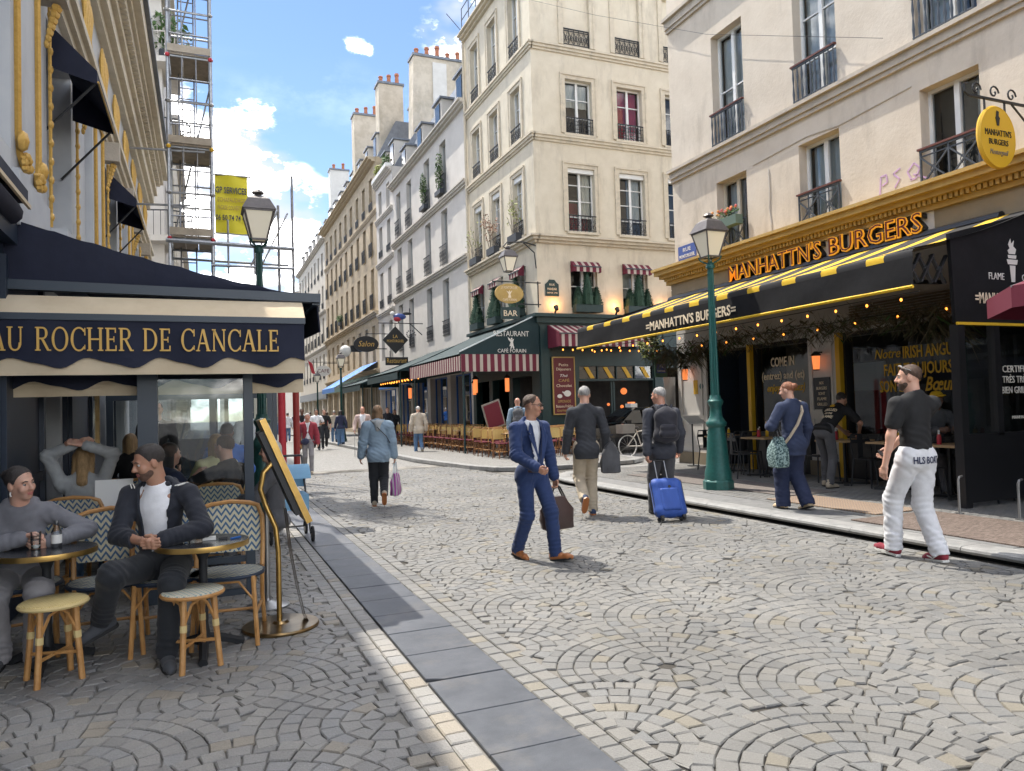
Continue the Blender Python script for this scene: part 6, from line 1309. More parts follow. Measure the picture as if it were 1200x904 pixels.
def tumbler(label, loc, m='glass_clear', h=.1, r=.032, fill=.25):
    t = thing('drinking_glass', label, 'glass', loc, 0, 'small drinking glasses'); b = MB(); b.lathe([(r*.85, .001), (r, h), (r-.003, h), (r*.85-.003, .008)], n=14, cap=True); b.build('glass', m, t, world=False, smooth=True)
    if fill: b = MB(); b.lathe([(r*.85-.004, .009), (r*.88-.002, h*fill)], n=14); b.build('water', 'paper', t, world=False)
bistro_table('black bistro table with brass rim in front of the woman in grey', (-.93, 5.48, 0)); bistro_table('black bistro table with brass rim in front of the man in the dark jacket', (-.02, 5.26, 0))
stool('round stool with yellow woven seat in front of the left table', (-.84, 5.16, 0), 'weave_yellow'); stool('round stool with pale checked seat in front of the right table', (-.08, 5.02, 0), 'weave_pale')
rattan_chair('zigzag woven chair left of the seated man', (-.60, 5.62, 0), 0.05); rattan_chair('zigzag woven chair at the right table nearest the brass stand', (.13, 5.50, 0), -.12); rattan_chair('zigzag woven chair under the seated man', (-.25, 5.56, 0), 0); rattan_chair('zigzag woven chair under the woman in grey', (-1.14, 5.80, 0), .2)
tumbler('empty glass on the left table', (-.99, 5.50, .7262), h=.11); tumbler('half full glass on the right table', (-.17, 5.27, .7262), h=.085, fill=.4); tumbler('second small glass on the right table', (-.12, 5.22, .7262), h=.08, fill=.3)
def bottle(label, loc, m='glass_clear', lab='paper', h=.17, r=.03):
    t = thing('bottle', label, 'bottle', loc); b = MB(); b.lathe([(r*.9, .001), (r, .01), (r, h*.6), (r*.4, h*.8), (r*.38, h)], n=14); b.build('body', m, t, world=False, smooth=True); b = MB(); b.lathe([(r+.0008, h*.15), (r+.0008, h*.48)], n=14, cap=False); b.build('paper_label', lab, t, world=False, smooth=True)
bottle('small water bottle with a white label on the left table', (-.88, 5.52, .7262))
b = MB(); b.box(-.02, .06, 5.24, 5.30, .7265, .745); single(b, 'cigarette_pack', 'paper', 'white cigarette pack on the right table', 'pack'); b = MB(); b.box(.075, .13, 5.23, 5.28, .7265, .74); single(b, 'key_case', 'plastic_black', 'little black case beside the cigarette pack', 'case'); b = MB(); b.bar((.15, 5.20, .731), (.21, 5.26, .731), .014, .009); single(b, 'lighter', 'blue_paint', 'blue lighter at the rim of the right table', 'lighter')
# tables and chairs further inside the terrace
for i, (x, y) in enumerate(((-.85, 7.75), (.05, 8.35), (-.75, 9.6), (.1, 10.6))): bistro_table('round table inside the terrace %s' % ('by the woman with raised arms', 'behind the glass screen', 'along the navy wall', 'at the far end')[i], (x, y, 0), .27)
for i, (x, y, r_) in enumerate(((-.95, 7.25, 3.0), (-.85, 8.35, .1), (-.35, 7.85, 3.1), (.12, 7.75, 3.1), (.05, 9.0, 0), (-.75, 10.2, 0), (-.6, 8.95, 3.1), (.22, 9.9, 3.1), (-.2, 10.6, 2.2))): rattan_chair('zigzag woven chair inside the terrace %s' % ('under the woman with raised arms', 'by the navy wall', 'behind the thick post', 'behind the glass screen', 'under the blonde guest', 'at the wall table', 'in the middle row', 'under the guest in blue', 'at the far table')[i], (x, y, 0), r_)
b = MB(); b.obox((-.70, 6.98, .86), (.14, 0, 0), (0, .012, .0), (0, .05, .17)); single(b, 'menu_card', 'paper', 'pale menu card standing on the terrace table edge', 'menu')
def menu_stand():
    t = thing('menu_stand', 'brass menu stand with tilted board and round base at the terrace corner', 'menu stand', (.49, 5.64, 0)); c = (.49, 5.64)
    b = MB(); b.lathe([(.265, .002), (.27, .015), (.262, .026), (.06, .034), (.045, .05), (.001, .052)], (*c, 0), 32); b.build('base', 'bronze', t, smooth=True)
    b = MB(); b.tube([(.48, 5.62, .04), (.48, 5.62, .55), (.465, 5.62, .72), (.40, 5.62, .88), (.365, 5.62, 1.0), (.39, 5.62, 1.12), (.46, 5.64, 1.19), (.50, 5.66, 1.2)], .019, 9); b.build('curved_pole', 'brass', t, smooth=True)
    b = MB(); b.sheet([[(x, 5.60, z), (x, 5.72, z)] for x, z in ((.53, .85), (.56, .55), (.60, .3), (.65, .06), (.67, .03))]); b.sheet([[(x+.012, 5.60, z), (x+.012, 5.72, z)] for x, z in ((.53, .85), (.56, .55), (.60, .3), (.65, .06), (.67, .03))]); b.build('steel_strap', 'bronze', t, smooth=True)
    p, q = Vec((.385, 5.58, 1.50)), Vec((.70, 5.58, .74)); d = (q-p).normalized(); nn = Vec((-d.z, 0, d.x)); m = (p+q)/2+Vec((0, .22, 0)); hl = (q-p).length/2
    b = MB(); b.obox(m-nn*.0, d*hl, Vec((0, .22, 0)), nn*.022); b.build('board', 'brass', t); b = MB(); b.obox(m+nn*.025, d*(hl-.04), Vec((0, .18, 0)), nn*.002); b.build('menu_sheet', 'paper', t); b = MB(); b.obox(m-nn*.045, d*(hl*.8), Vec((0, .19, 0)), nn*.02); b.build('board_back', 'plastic_black', t)
    t = thing('stanchion', 'steel stanchion pole behind the brass menu stand', 'pole', (.45, 6.3, 0)); b = MB(); b.lathe([(.17, .002), (.17, .012), (.03, .05), (.022, .07)], (.45, 6.3, 0), 20); b.build('base', 'steel', t, smooth=True); b = MB(); b.cyl((.45, 6.3, .06), (.45, 6.3, .82), .021, n=10); b.build('pole', 'steel', t, smooth=True)
menu_stand()
def stroller():
    t = thing('stroller', 'light blue folded pushchair standing at the terrace edge', 'stroller', (.95, 9.6, 0)); x, y = .95, 9.6
    b = MB(); b.sheet([[(x-.22+.02*math.cos(v*3), y+.30*math.cos(a)-.05, .58+.34*math.sin(a)+v*0) if k == 0 else (x+.22-.02*math.cos(v*3), y+.30*math.cos(a)-.05, .58+.34*math.sin(a)) for a in np.linspace(.1, 2.6, 9)] for v, k in ((0, 0), (1, 1))]); b.build('hood', 'stroller_blue', t, smooth=True)
    b = MB(); b.box(x-.21, x+.21, y-.32, y+.22, .38, .56); b.build('seat', 'stroller_blue', t)
    b = MB()
    for sx in (-.22, .22): b.tube([(x+sx, y-.35, .1), (x+sx, y, .45), (x+sx, y+.45, 1.0)], .013, 6); b.tube([(x+sx, y+.3, .1), (x+sx, y, .45)], .013, 6)
    b.tube([(x-.22, y+.45, 1.0), (x+.22, y+.45, 1.0)], .015, 6); b.tube([(x-.22, y+.3, .1), (x+.22, y+.3, .1)], .012, 6); b.build('frame', 'plastic_black', t)
    for sx in (-.24, .24):
        for yy in (-.36, .3):
            b = MB(); b.tube([(x+sx, y+yy+.08*math.cos(a), .09+.08*math.sin(a)) for a in np.linspace(0, 6.283, 15)[:-1]], .018, 6, True); wh = b.build('wheel', 'rubber', t, smooth=True); b = MB(); b.cyl((x+sx-.01, y+yy, .09), (x+sx+.01, y+yy, .09), .062, n=12); b.build('hub', 'tyre_white', wh)
stroller()
# ================================================================ SCAFFOLD
def scaffold():
    t = thing('scaffold_tower', 'slim tube scaffold tower climbing beside the left buildings', 'scaffold', (-.2, 17.9, 0)); xs, ys = (-.62, .24), (17.35, 18.55)
    for x in xs:
        for y in ys: b = MB(); b.cyl((x, y, 0), (x, y, 15.5), .036, n=7); b.build('standard', 'scaffold', t)
    for k, z in enumerate(np.arange(5.4, 15.4, 1.0)):
        b = MB()
        for y in ys: b.cyl((xs[0]-.06, y, z), (xs[1]+.06, y, z), .025, n=6)
        for x in xs: b.cyl((x, ys[0]-.06, z), (x, ys[1]+.06, z), .025, n=6)
        b.build('ledger', 'scaffold', t)
        for y in ys: b = MB(); b.cyl((xs[0], y, z+.5), (xs[1], y, z+.5), .02, n=5); b.build('guard_rail', 'scaffold', t)
        for u in (.33, .66): b = MB(); b.cyl((xs[0]+.86*u, ys[0], z), (xs[0]+.86*u, ys[0], z+1.0), .014, n=5); b.build('guard_post', 'scaffold', t)
        if k % 2 == 0:
            for j in range(3): b = MB(); x0 = xs[0]+.04+j*.265; b.box(x0, x0+.255, ys[0]-.02, ys[1]+.02, z+.03, z+.08); b.build('platform_plank', 'plank_dark', t)
            b = MB(); b.box(xs[0], xs[1], ys[0]-.06, ys[0]-.03, z+.08, z+.24); b.build('toe_board', 'plank', t)
            b = MB(); lx = xs[0]+.2; p, q = Vec((lx, ys[0]+.15, z-1.95)), Vec((lx, ys[1]-.2, z+.05))
            for dx in (0, .32): b.cyl(p+Vec((dx, 0, 0)), q+Vec((dx, 0, 0)), .018, n=5)
            for u in np.linspace(.06, .95, 7): r_ = p.lerp(q, u); b.cyl(r_, r_+Vec((.32, 0, 0)), .014, n=5)
            b.build('ladder', 'scaffold', t)
        for x in xs:
            b = MB(); b.ball((x, ys[0]-.04, z), .05, 6, 4); b.build('coupler', ('red_wrap', 'steel', 'yellow_paint', 'steel')[k % 4], t)
    for z0 in (0.5, 5.5, 9.5): b = MB(); b.cyl((xs[0], ys[1]+.05, z0), (xs[1], ys[1]+.05, z0+3.8), .022, n=6); b.build('brace', 'scaffold', t)
    for z in (6.1, 7.3, 11.2): b = MB(); b.cyl((-1.45, 17.4, z), (.1 if z > 7 else -.2, 17.32, z+.03), .024, n=6); b.build('wall_tie', 'scaffold', t)
    # gantry to the street side
    b = MB(); b.cyl((-.7, 17.3, 5.35), (1.95, 17.3, 5.3), .045, n=8); b.build('gantry_beam', 'scaffold', t); b = MB(); b.cyl((-.7, 18.5, 5.2), (1.95, 18.5, 5.15), .03, n=8); b.build('gantry_beam', 'scaffold', t); b = MB(); b.cyl((.2, 17.3, 4.85), (1.95, 17.3, 4.85), .03, n=8); b.build('gantry_beam', 'scaffold', t)
    for x, top, m_, r_ in ((1.62, 6.3, 'red_wrap', .085), (1.93, 7.0, 'red_wood', .075)):
        b = MB(); b.cyl((x, 17.4, 0), (x, 17.4, top), .03, n=8); st = b.build('standard', 'scaffold', t); b = MB(); b.cyl((x, 17.4, .02), (x, 17.4, 2.15), r_, n=10); b.build('wrap', m_, st, smooth=True, label='red padding round the scaffold leg')
    for x in (.55, 1.1): b = MB(); b.cyl((x, 17.42, 4.7), (x, 17.42, 5.9), .022, n=6); b.build('gantry_post', 'scaffold', t)
    b = MB(); b.cyl((1.0, 17.35, 4.85), (1.62, 17.35, 6.2), .022, n=6); b.cyl((1.2, 18.4, 4.85), (1.93, 18.4, 6.4), .022, n=6); b.build('brace', 'scaffold', t)
    F = Fac((0, 17.9, 0), (1, 0, 0), (0, -1, 0)); s = thing('banner', 'yellow scaffold firm banner hung on the tower beside the lamp', 'banner', (.65, 17.9, 5.7))
    b = MB(); b.sheet([[(.30+.70*i/8, 17.9+.03*math.sin(i*.8+k), 5.70+1.34*k/8) for i in range(9)] for k in range(9)]); b.build('cloth', 'banner', s, smooth=True)
    b = MB(); b.cyl((.22, 17.9, 7.05), (1.08, 17.9, 7.05), .022, n=6); b.build('pole', 'scaffold', s); b = MB(); b.cyl((.22, 17.9, 5.70), (1.04, 17.9, 5.70), .018, n=6); b.build('pole', 'scaffold', s)
    text('GP SERVICES', .2, F, .31, 6.62, .05, 'black_paint', 'lettering', s, wmax=.67, bold=.004); text('ECHAFAUDAGE', .14, F, .36, 6.42, .05, 'ochre', 'lettering', s, wmax=.58); text('FAÇADE COUVERTURE', .14, F, .36, 6.24, .05, 'ochre', 'lettering', s, wmax=.58); text('06 50 74 74 45', .17, F, .31, 6.0, .05, 'black_paint', 'lettering', s, wmax=.67, bold=.003)
scaffold()
# ================================================================ STREET SIGNS FURTHER DOWN
def far_signs():
    def sg(label, pts, y, m, txts, br=None, name='hanging_sign'):
        F = Fac((0, y, 0), (1, 0, 0), (0, -1, 0)); xs = [p[0] for p in pts]; zs = [p[1] for p in pts]; t = thing(name, label, 'sign', (sum(xs)/len(xs), y, min(zs)))
        b = MB(); b.prism([F.p(x, z, .03) for x, z in pts], (0, .06, 0)); b.build('board', m, t)
        for q, sz, x, z, w_, mm, sh in txts: text(q, sz, F, x, z, .035, mm, 'lettering', t, wmax=w_, center=True, shear=sh)
        if br: b = MB(); [b.bar(p, q, .04, .04) for p, q in br]; b.build('bracket', 'iron', t)
        return t
    y = 38
    t = sg('black diamond restaurant sign on a tall bracket', [(9.3, 4.6), (9.98, 5.32), (9.3, 6.05), (8.62, 5.32)], y, 'black_paint', [('LA', .25, 9.3, 5.42, .25, 'gold_letter', 0), ('MONTORGUEIL', .2, 9.3, 5.2, .9, 'gold_letter', 0)], [((8.4, y, 6.2), (10.8, y, 6.2)), ((9.3, y, 6.0), (9.3, y, 6.2)), ((10.1, y, 5.0), (10.1, y, 7.0)), ((10.75, y, 5.6), (10.1, y, 6.2))])
    b = MB()
    for k in range(14): a = k*.5; b.ball((10.1+.28*math.cos(a)*(1-k/18), y, 5.6+.28*math.sin(a)*(1-k/18)), .04, 5, 4)
    b.build('scroll', 'iron', t)
    o = thing('carved_bird', 'painted blue and red bird figure on top of the diamond sign', 'figure', (9.5, y, 6.2))
    for nm, m_, c, r_ in (('body', 'blue_plate', (9.55, y, 6.55), (.36, .14, .17)), ('breast', 'red_wrap', (9.42, y-.03, 6.42), (.2, .13, .14)), ('head', 'paper', (9.18, y, 6.7), (.14, .1, .12)), ('tail', 'iron', (9.95, y, 6.72), (.26, .06, .08))): b = MB(); b.ball(c, r_, 9, 6); b.build(nm, m_, o, smooth=True)
    b = MB(); b.cyl((9.5, y, 6.2), (9.5, y, 6.45), .03, n=5); b.build('perch', 'iron', o)
    sg('long dark restaurant board hanging below the diamond sign', [(8.75, 4.0), (9.95, 4.0), (9.95, 4.42), (8.75, 4.42)], y, 'black_paint', [('Restaurant', .36, 9.35, 4.12, 1.05, 'gold_letter', 0)], [((9.0, y, 4.42), (9.0, y, 4.75)), ((9.7, y, 4.42), (9.7, y, 4.75))])
    y = 46; sg('black oval shop sign with gold script', [(9.4+.78*math.cos(a), 5.85+.5*math.sin(a)) for a in np.linspace(0, 6.283, 25)[:-1]], y, 'black_paint', [('Salon', .5, 9.4, 5.7, 1.0, 'gold_letter', .3)], [((9.4, y, 6.5), (10.8, y, 6.5)), ((9.4, y, 6.3), (9.4, y, 6.5))])
    y = 60; sg('cream oval café sign far down the street', [(8.8+.62*math.cos(a), 5.0+.42*math.sin(a)) for a in np.linspace(0, 6.283, 25)[:-1]], y, 'paper', [('CAFE', .4, 8.8, 4.87, .9, 'maroon_sign', 0)], [((8.8, y, 5.6), (10.8, y, 5.6)), ((8.8, y, 5.4), (8.8, y, 5.6))])
    y = 60; sg('slanted red shop sign far down the street', [(7.62, 5.85), (7.95, 5.6), (8.2, 4.7), (7.9, 4.85)], y, 'red_wrap', [], [((7.9, y, 5.7), (10.8, y, 5.7))])
    t = thing('globe_lamp', 'white globe lamp on an arm beside the black oval sign', 'lamp', (8.1, 46.5, 5.2)); b = MB(); b.ball((8.2, 46.5, 5.45), .36, 12, 8); b.build('globe', 'paper', t, smooth=True); b = MB(); b.box(8.5, 9.2, 46.4, 46.6, 5.4, 5.8); b.bar((9.2, 46.5, 5.6), (10.8, 46.5, 5.6), .06, .06); b.build('arm', 'iron', t)
    # house number plate under the awning, steel panel and lectern menu
    F = Fac((0, 14.95, 0), (1, 0, 0), (0, -1, 0)); t = thing('hanging_sign', 'small blue and green plate hanging under the end of the burger awning', 'sign', (10.1, 14.95, 2.2)); b = MB(); fbox(b, F, 9.92, 10.26, 2.18, 2.62, -.02, .02); b.build('frame', 'green_paint', t); b = MB(); fbox(b, F, 9.96, 10.22, 2.28, 2.50, .021, .03); b.build('plate', 'blue_plate', t); text('42', .12, F, 10.09, 2.41, .032, 'white_letter', 'lettering', t, wmax=.1, center=True); text('MONTORGUEIL', .06, F, 10.09, 2.31, .032, 'white_letter', 'lettering', t, wmax=.22, center=True); b = MB(); b.cyl((10.09, 14.95, 2.62), (10.09, 14.95, 2.9), .008, n=4); b.build('cord', 'wire', t)
    b = MB(); b.prism([(10.52, 15.3, .12), (10.66, 15.3, .12), (10.72, 15.3, 1.4), (10.74, 15.3, 2.2), (10.40, 15.3, 2.2), (10.45, 15.3, 1.4)], (0, .03, 0)); single(b, 'steel_panel', 'steel', 'narrow brushed steel panel leaning at the restaurant corner', 'panel')
    t = thing('menu_lectern', 'slim black stand with a tilted white menu by the white pier', 'menu stand', (10.35, 14.15, PZ)); b = MB(); b.cyl((10.35, 14.15, PZ), (10.35, 14.15, 1.1), .018, n=6); b.lathe([(.14, PZ+.002), (.14, PZ+.015)], (10.35, 14.15, 0), 12); b.build('pole', 'iron', t); b = MB(); b.obox((10.35, 14.1, 1.16), (.23, 0, 0), (0, .15, .08), (0, -.004, .009)); b.build('menu', 'paper', t)
    t = thing('menu_board', 'slanted glossy menu board on a post among the bar chairs', 'menu stand', (8.6, 22.4, .085)); b = MB(); b.cyl((8.75, 22.4, .085), (8.75, 22.4, 1.3), .03, n=6); b.lathe([(.2, .087), (.2, .1)], (8.75, 22.4, 0), 10); b.build('post', 'steel', t); b = MB(); b.obox((8.62, 22.3, 1.35), (.30, 0, .10), (-.12, -.02, .42), (0, -.02, 0)); b.build('frame', 'steel', t); b = MB(); b.obox((8.62, 22.272, 1.35), (.26, 0, .088), (-.105, -.0175, .37), (0, -.004, 0)); b.build('sheet', 'maroon_cloth', t)
far_signs()
# balcony plants on the white house
for i, (y, z, lb) in enumerate(((33.8, 11.9, 'tall leafy creeper on the nearest balcony of the white house'), (36.6, 11.9, 'lower creeper on the second balcony of the white house'))):
    p = thing('balcony_plant', lb, 'plant', (X0-.2, y, z)); b = MB(); leafy(b, (X0-.2, y, z+1.1), (.16, .42, 1.1-.25*i), 420, .075, rgl); b.build('leaves', 'leaf_green', p); b = MB(); b.box(X0-.32, X0-.08, y-.45, y+.45, z, z+.22); b.build('planter', 'planter', p)
p = thing('roof_garden', 'row of roof terrace planters with grasses above the narrow white house', 'plant', (X0-.1, 46, 16.6)); b = MB(); leafy(b, (X0-.1, 45.2, 17.2), (.25, .7, .5), 160, .13, rgl); b.build('leaves', 'leaf_green', p); b = MB(); leafy(b, (X0-.1, 47.3, 17.2), (.25, .8, .45), 150, .13, rgl); b.build('dry_grass', 'leaf_yellow', p); b = MB(); b.box(X0-.35, X0+.1, 44.2, 48.3, 16.6, 16.85); b.build('planter', 'paper', p)
p = thing('window_plant', 'small green plant on a tan house balcony', 'plant', (X0-.2, 62, 8.9)); b = MB(); leafy(b, (X0-.2, 62.4, 9.5), (.25, .5, .4), 90, .12, rgl); b.build('leaves', 'leaf_green', p); b = MB(); b.box(X0-.3, X0-.1, 62, 62.9, 8.95, 9.2); b.build('planter', 'planter', p)
# ================================================================ BAR TERRACE FURNITURE
def bar_chair():
    t = thing('bistro_chair', 'yellow backed bistro chair with maroon seat on the bar terrace', 'chair', (0, 0, -50), 0, 'yellow and maroon bistro chairs on the bar terrace')
    def B(mb, n, m, s=False): return mb.build(n, m, t, world=False, smooth=s)
    b = MB(); b.lathe([(.19, .43), (.2, .445), (.19, .46)], n=10); B(b, 'seat', 'maroon_cloth')
    b = MB(); b.sheet([[(-.19+.38*i/4, .2+.03*(1-(i-2)**2/4), z) for i in range(5)] for z in (.56, .70, .84)]); b.sheet([[(-.19+.38*i/4, .215+.03*(1-(i-2)**2/4), z) for i in range(5)] for z in (.56, .70, .84)]); B(b, 'backrest', 'weave_yback')
    b = MB(); b.tube([(-.2, .19, .45), (-.205, .21, .8), (-.14, .235, .88), (.14, .235, .88), (.205, .21, .8), (.2, .19, .45)], .016, 5); B(b, 'back_frame', 'rattan')
    for sx in (-1, 1):
        for sy, y in ((-1, -.19), (1, .23)): b = MB(); b.cyl((sx*.165, .8*y if sy > 0 else -.15, .44), (sx*.195, y, 0), .016, n=5); B(b, 'leg', 'rattan_dark')
    b = MB(); b.tube([(.18*math.cos(a), .19*math.sin(a)+.02, .2) for a in np.linspace(0, 6.283, 9)[:-1]], .010, 4, True); B(b, 'leg_ring', 'rattan'); return t
def bar_terrace():
    proto = bar_chair(); first = True; spots = []; ORD = ('first', 'second', 'third', 'fourth', 'fifth', 'sixth', 'seventh', 'eighth', 'ninth', 'tenth', 'eleventh', 'twelfth', 'thirteenth', 'fourteenth', 'fifteenth', 'sixteenth', 'seventeenth', 'eighteenth', 'nineteenth')
    for j in range(4):
        for i in range(6 if j < 3 else 5): spots.append((8.05+.52*i+.1*(j % 2), 20.2+.72*j+rnd.uniform(-.06, .06), rnd.choice((0, 3.14))+rnd.uniform(-.25, .25), 'yellow bistro chair, %s from the street, %s row before the bar corner' % (ORD[i], ORD[j])))
    for j in range(19):
        for i in range(4): spots.append((8.25+.58*i, 23.6+.72*j+rnd.uniform(-.06, .06), (1.57 if i % 2 else -1.57)+rnd.uniform(-.25, .25), 'yellow bistro chair, %s from the street, %s row under the awnings' % (ORD[i], ORD[j])))
    for x, y, a, lb in spots:
        o = proto if first else dup(proto); first = False; o.location = (x, y, .085); o.rotation_euler = (0, 0, a); o['label'] = lb
    tp = None
    for k in range(20):
        x, y = ((8.35+1.04*(k % 3), 20.56+1.44*(k//3)) if k < 6 else (8.54+1.16*(k % 2), 24.0+1.55*((k-6)//2)))
        if tp is None:
            tp = thing('cafe_table', 'small round café table on the bar terrace', 'table', (x, y, .085), 0, 'small round tables on the bar terrace'); b = MB(); b.lathe([(.25, .70), (.255, .715), (.25, .73)], n=12); b.build('tabletop', 'table_wood', tp, world=False); b = MB(); b.cyl((0, 0, .03), (0, 0, .7), .025, n=6); b.lathe([(.2, .0), (.19, .02), (.03, .05)], n=8); b.build('pedestal', 'iron', tp, world=False)
        else: o = dup(tp); o.location = (x, y, .085)
        (o if k else tp)['label'] = 'small round café table, %s' % (('%s of the %s table row before the bar corner' % (ORD[k % 3], ORD[k//3])) if k < 6 else ('%s side, %s table row under the bar awnings' % (('street', 'wall')[k % 2], ORD[(k-6)//2])))
bar_terrace()
# ================================================================ BURGER TERRACE FURNITURE
def metal_chair():
    t = thing('metal_chair', 'black metal café chair', 'chair', (0, 0, -50), 0, 'black metal chairs on the burger terrace')
    def B(mb, n, m='iron'): return mb.build(n, m, t, world=False)
    b = MB(); b.box(-.19, .19, -.19, .19, .44, .455); B(b, 'seat')
    for sx in (-1, 1):
        b = MB(); b.tube([(sx*.18, -.18, .44), (sx*.21, -.22, 0)], .013, 6); B(b, 'leg'); b = MB(); b.tube([(sx*.18, .18, .44), (sx*.21, .24, 0)], .013, 6); B(b, 'leg')
    b = MB(); b.tube([(-.18, .18, .44), (-.2, .23, .7), (-.15, .26, .84), (.15, .26, .84), (.2, .23, .7), (.18, .18, .44)], .013, 6); B(b, 'back_frame'); b = MB(); b.box(-.05, .05, .235, .245, .46, .84); b.box(-.19, .19, .23, .242, .70, .76); B(b, 'backrest'); return t
def burger_terrace():
    pr = metal_chair(); tabs = [(10.05, 12.55), (10.0, 11.35), (10.0, 9.45), (9.95, 8.35), (9.75, 7.35)]; first = True
    tp = None; L = ('beside the door recess', 'below the COME IN window', 'where the waiter leans', 'behind the man in white trousers', 'inside the end screen')
    for i, (x, y) in enumerate(tabs):
        t = thing('cafe_table', 'wood topped black table on the burger terrace %s' % L[i], 'table', (x, y, PZ), 0, 'wood topped tables on the burger terrace'); b = MB(); b.box(-.33, .33, -.33, .33, .715, .745); b.build('tabletop', 'table_wood', t, world=False); b = MB(); b.box(-.02, .02, -.02, .02, .03, .715); b.build('column', 'iron', t, world=False); b = MB(); b.obox((0, 0, .015), (.26, .26, 0), (-.03, .03, 0), (0, 0, .014)); b.obox((0, 0, .016), (.26, -.26, 0), (.03, .03, 0), (0, 0, .014)); b.build('foot', 'iron', t, world=False)
        for k, (dx, dy, a) in enumerate(((0, .52, 0), (0, -.52, math.pi), (-.55, .0, math.pi/2))):
            if k == 2 and i in (0, 3): continue
            if (i == 2 and k == 2): continue
            o = pr if first else dup(pr); first = False; o.location = (x+dx, y+dy, PZ); o.rotation_euler = (0, 0, a+rnd.uniform(-.3, .3)); o['label'] = 'black metal chair %s of the table %s' % (('on the far side', 'on the near side', 'on the street side')[k], L[i])
        for k, (dx, dy, m_, h) in enumerate(((-.12, .06, 'red_wrap', .17), (-.04, .12, 'rattan_dark', .2), (.08, .05, 'yellow_cloth', .16))):
            if i == 4 and k == 2: continue
            q = thing('sauce_bottle', '%s sauce bottle on the table %s' % (('red', 'brown', 'yellow')[k], L[i]), 'bottle', (x+dx, y+dy, PZ+.7455), 0, 'sauce bottles on the burger tables'); b = MB(); b.lathe([(.03, 0), (.03, h*.65), (.012, h*.85)], n=8); b.build('body', m_, q, world=False, smooth=True); b = MB(); b.lathe([(.014, h*.85), (.012, h)], n=8); b.build('cap', 'paper', q, world=False)
burger_terrace()
# ================================================================ CAR AND BICYCLE
def car():
    t = thing('taxi_car', 'dark estate car with a lit taxi sign waiting in the side street', 'car', (13.35, 21.6, -.02), R(176), None)
    def B(mb, n, m, par=None, s=False): return mb.build(n, m, par or t, world=False, smooth=s)
    # local: +X is forward
    st = [(-2.2, .30, .62, .78), (-2.15, .30, .9, .84), (-1.2, .22, .96, .88), (0, .2, .95, .89), (1.0, .22, .93, .88), (1.7, .25, .84, .85), (2.1, .3, .72, .75), (2.22, .36, .6, .62)]; b = MB(); ring = []
    for x, z0, z1, hw in st: ring.append([(x, -hw*.92, z0), (x, -hw, z0+.2), (x, -hw, z1-.15), (x, -hw*.88, z1), (x, 0, z1+.03), (x, hw*.88, z1), (x, hw, z1-.15), (x, hw, z0+.2), (x, hw*.92, z0)])
    b.sheet([r_[::-1] for r_ in ring]); b.face(ring[0]); b.face(ring[-1][::-1]); body = B(b, 'body', 'car_paint', s=True)
    cs = [(-2.1, .92, .70), (-1.8, 1.36, .62), (-.9, 1.45, .60), (.1, 1.44, .60), (.9, 1.0, .70)]; b = MB()
    b.sheet([[(x, -hw-.08 if z < 1.1 else -hw, z) for x, z, hw in cs], [(x, -hw*.8, z+.04) for x, z, hw in cs], [(x, hw*.8, z+.04) for x, z, hw in cs], [(x, hw+.08 if z < 1.1 else hw, z) for x, z, hw in cs]]); B(b, 'roof', 'car_paint', s=True)
    for sg in (-1, 1):
        for x0, x1, xt0, xt1 in ((-1.95, -1.0, -1.72, -1.0), (-.93, -.05, -.93, -.05), (.02, .82, .02, .28)):
            b = MB(); y0, y1 = sg*.81, sg*.635; b.face([(x0, y0, .97), (x1, y0, .97), (xt1, y1, 1.39), (xt0, y1, 1.39)]); B(b, 'side_window', 'car_glass')
        for x in (-1.35, 1.38):
            b = MB(); b.cyl((x, sg*.70, .31), (x, sg*.90, .31), .31, n=20); wh = B(b, 'wheel', 'rubber'); b = MB(); b.cyl((x, sg*.895, .31), (x, sg*.915, .31), .2, n=14)
            for k in range(5): a = k*1.257; b.bar((x, sg*.915, .31), (x+.19*math.cos(a), sg*.915, .31+.19*math.sin(a)), .05, .03, up=(0, 1, 0))
            B(b, 'rim', 'steel', wh)
        b = MB(); b.ball((2.06, sg*.58, .66), (.14, .17, .09), 8, 6); B(b, 'headlight', 'chrome', s=True); b = MB(); b.box(-2.22, -2.16, sg*.62-.12, sg*.62+.12, .7, .9); B(b, 'tail_light', 'red_wrap'); b = MB(); b.box(.55, .72, min(sg*.88, sg*1.02), max(sg*.88, sg*1.02), .95, 1.08); B(b, 'mirror', 'car_paint')
    b = MB(); b.face([(.92, -.66, 1.0), (.92, .66, 1.0), (.22, .5, 1.45), (.22, -.5, 1.45)]); B(b, 'windscreen', 'car_glass'); b = MB(); b.box(2.2, 2.24, -.4, .4, .42, .62); B(b, 'grille', 'chrome'); b = MB(); b.box(2.235, 2.25, -.26, .26, .45, .55); B(b, 'number_plate', 'paper')
    b = MB(); b.box(-.12, .12, -.2, .2, 1.49, 1.62); B(b, 'taxi_sign', 'paper'); b = MB(); b.box(-.08, .08, -.12, .12, 1.625, 1.67); B(b, 'taxi_light', 'heater_glow')
car()
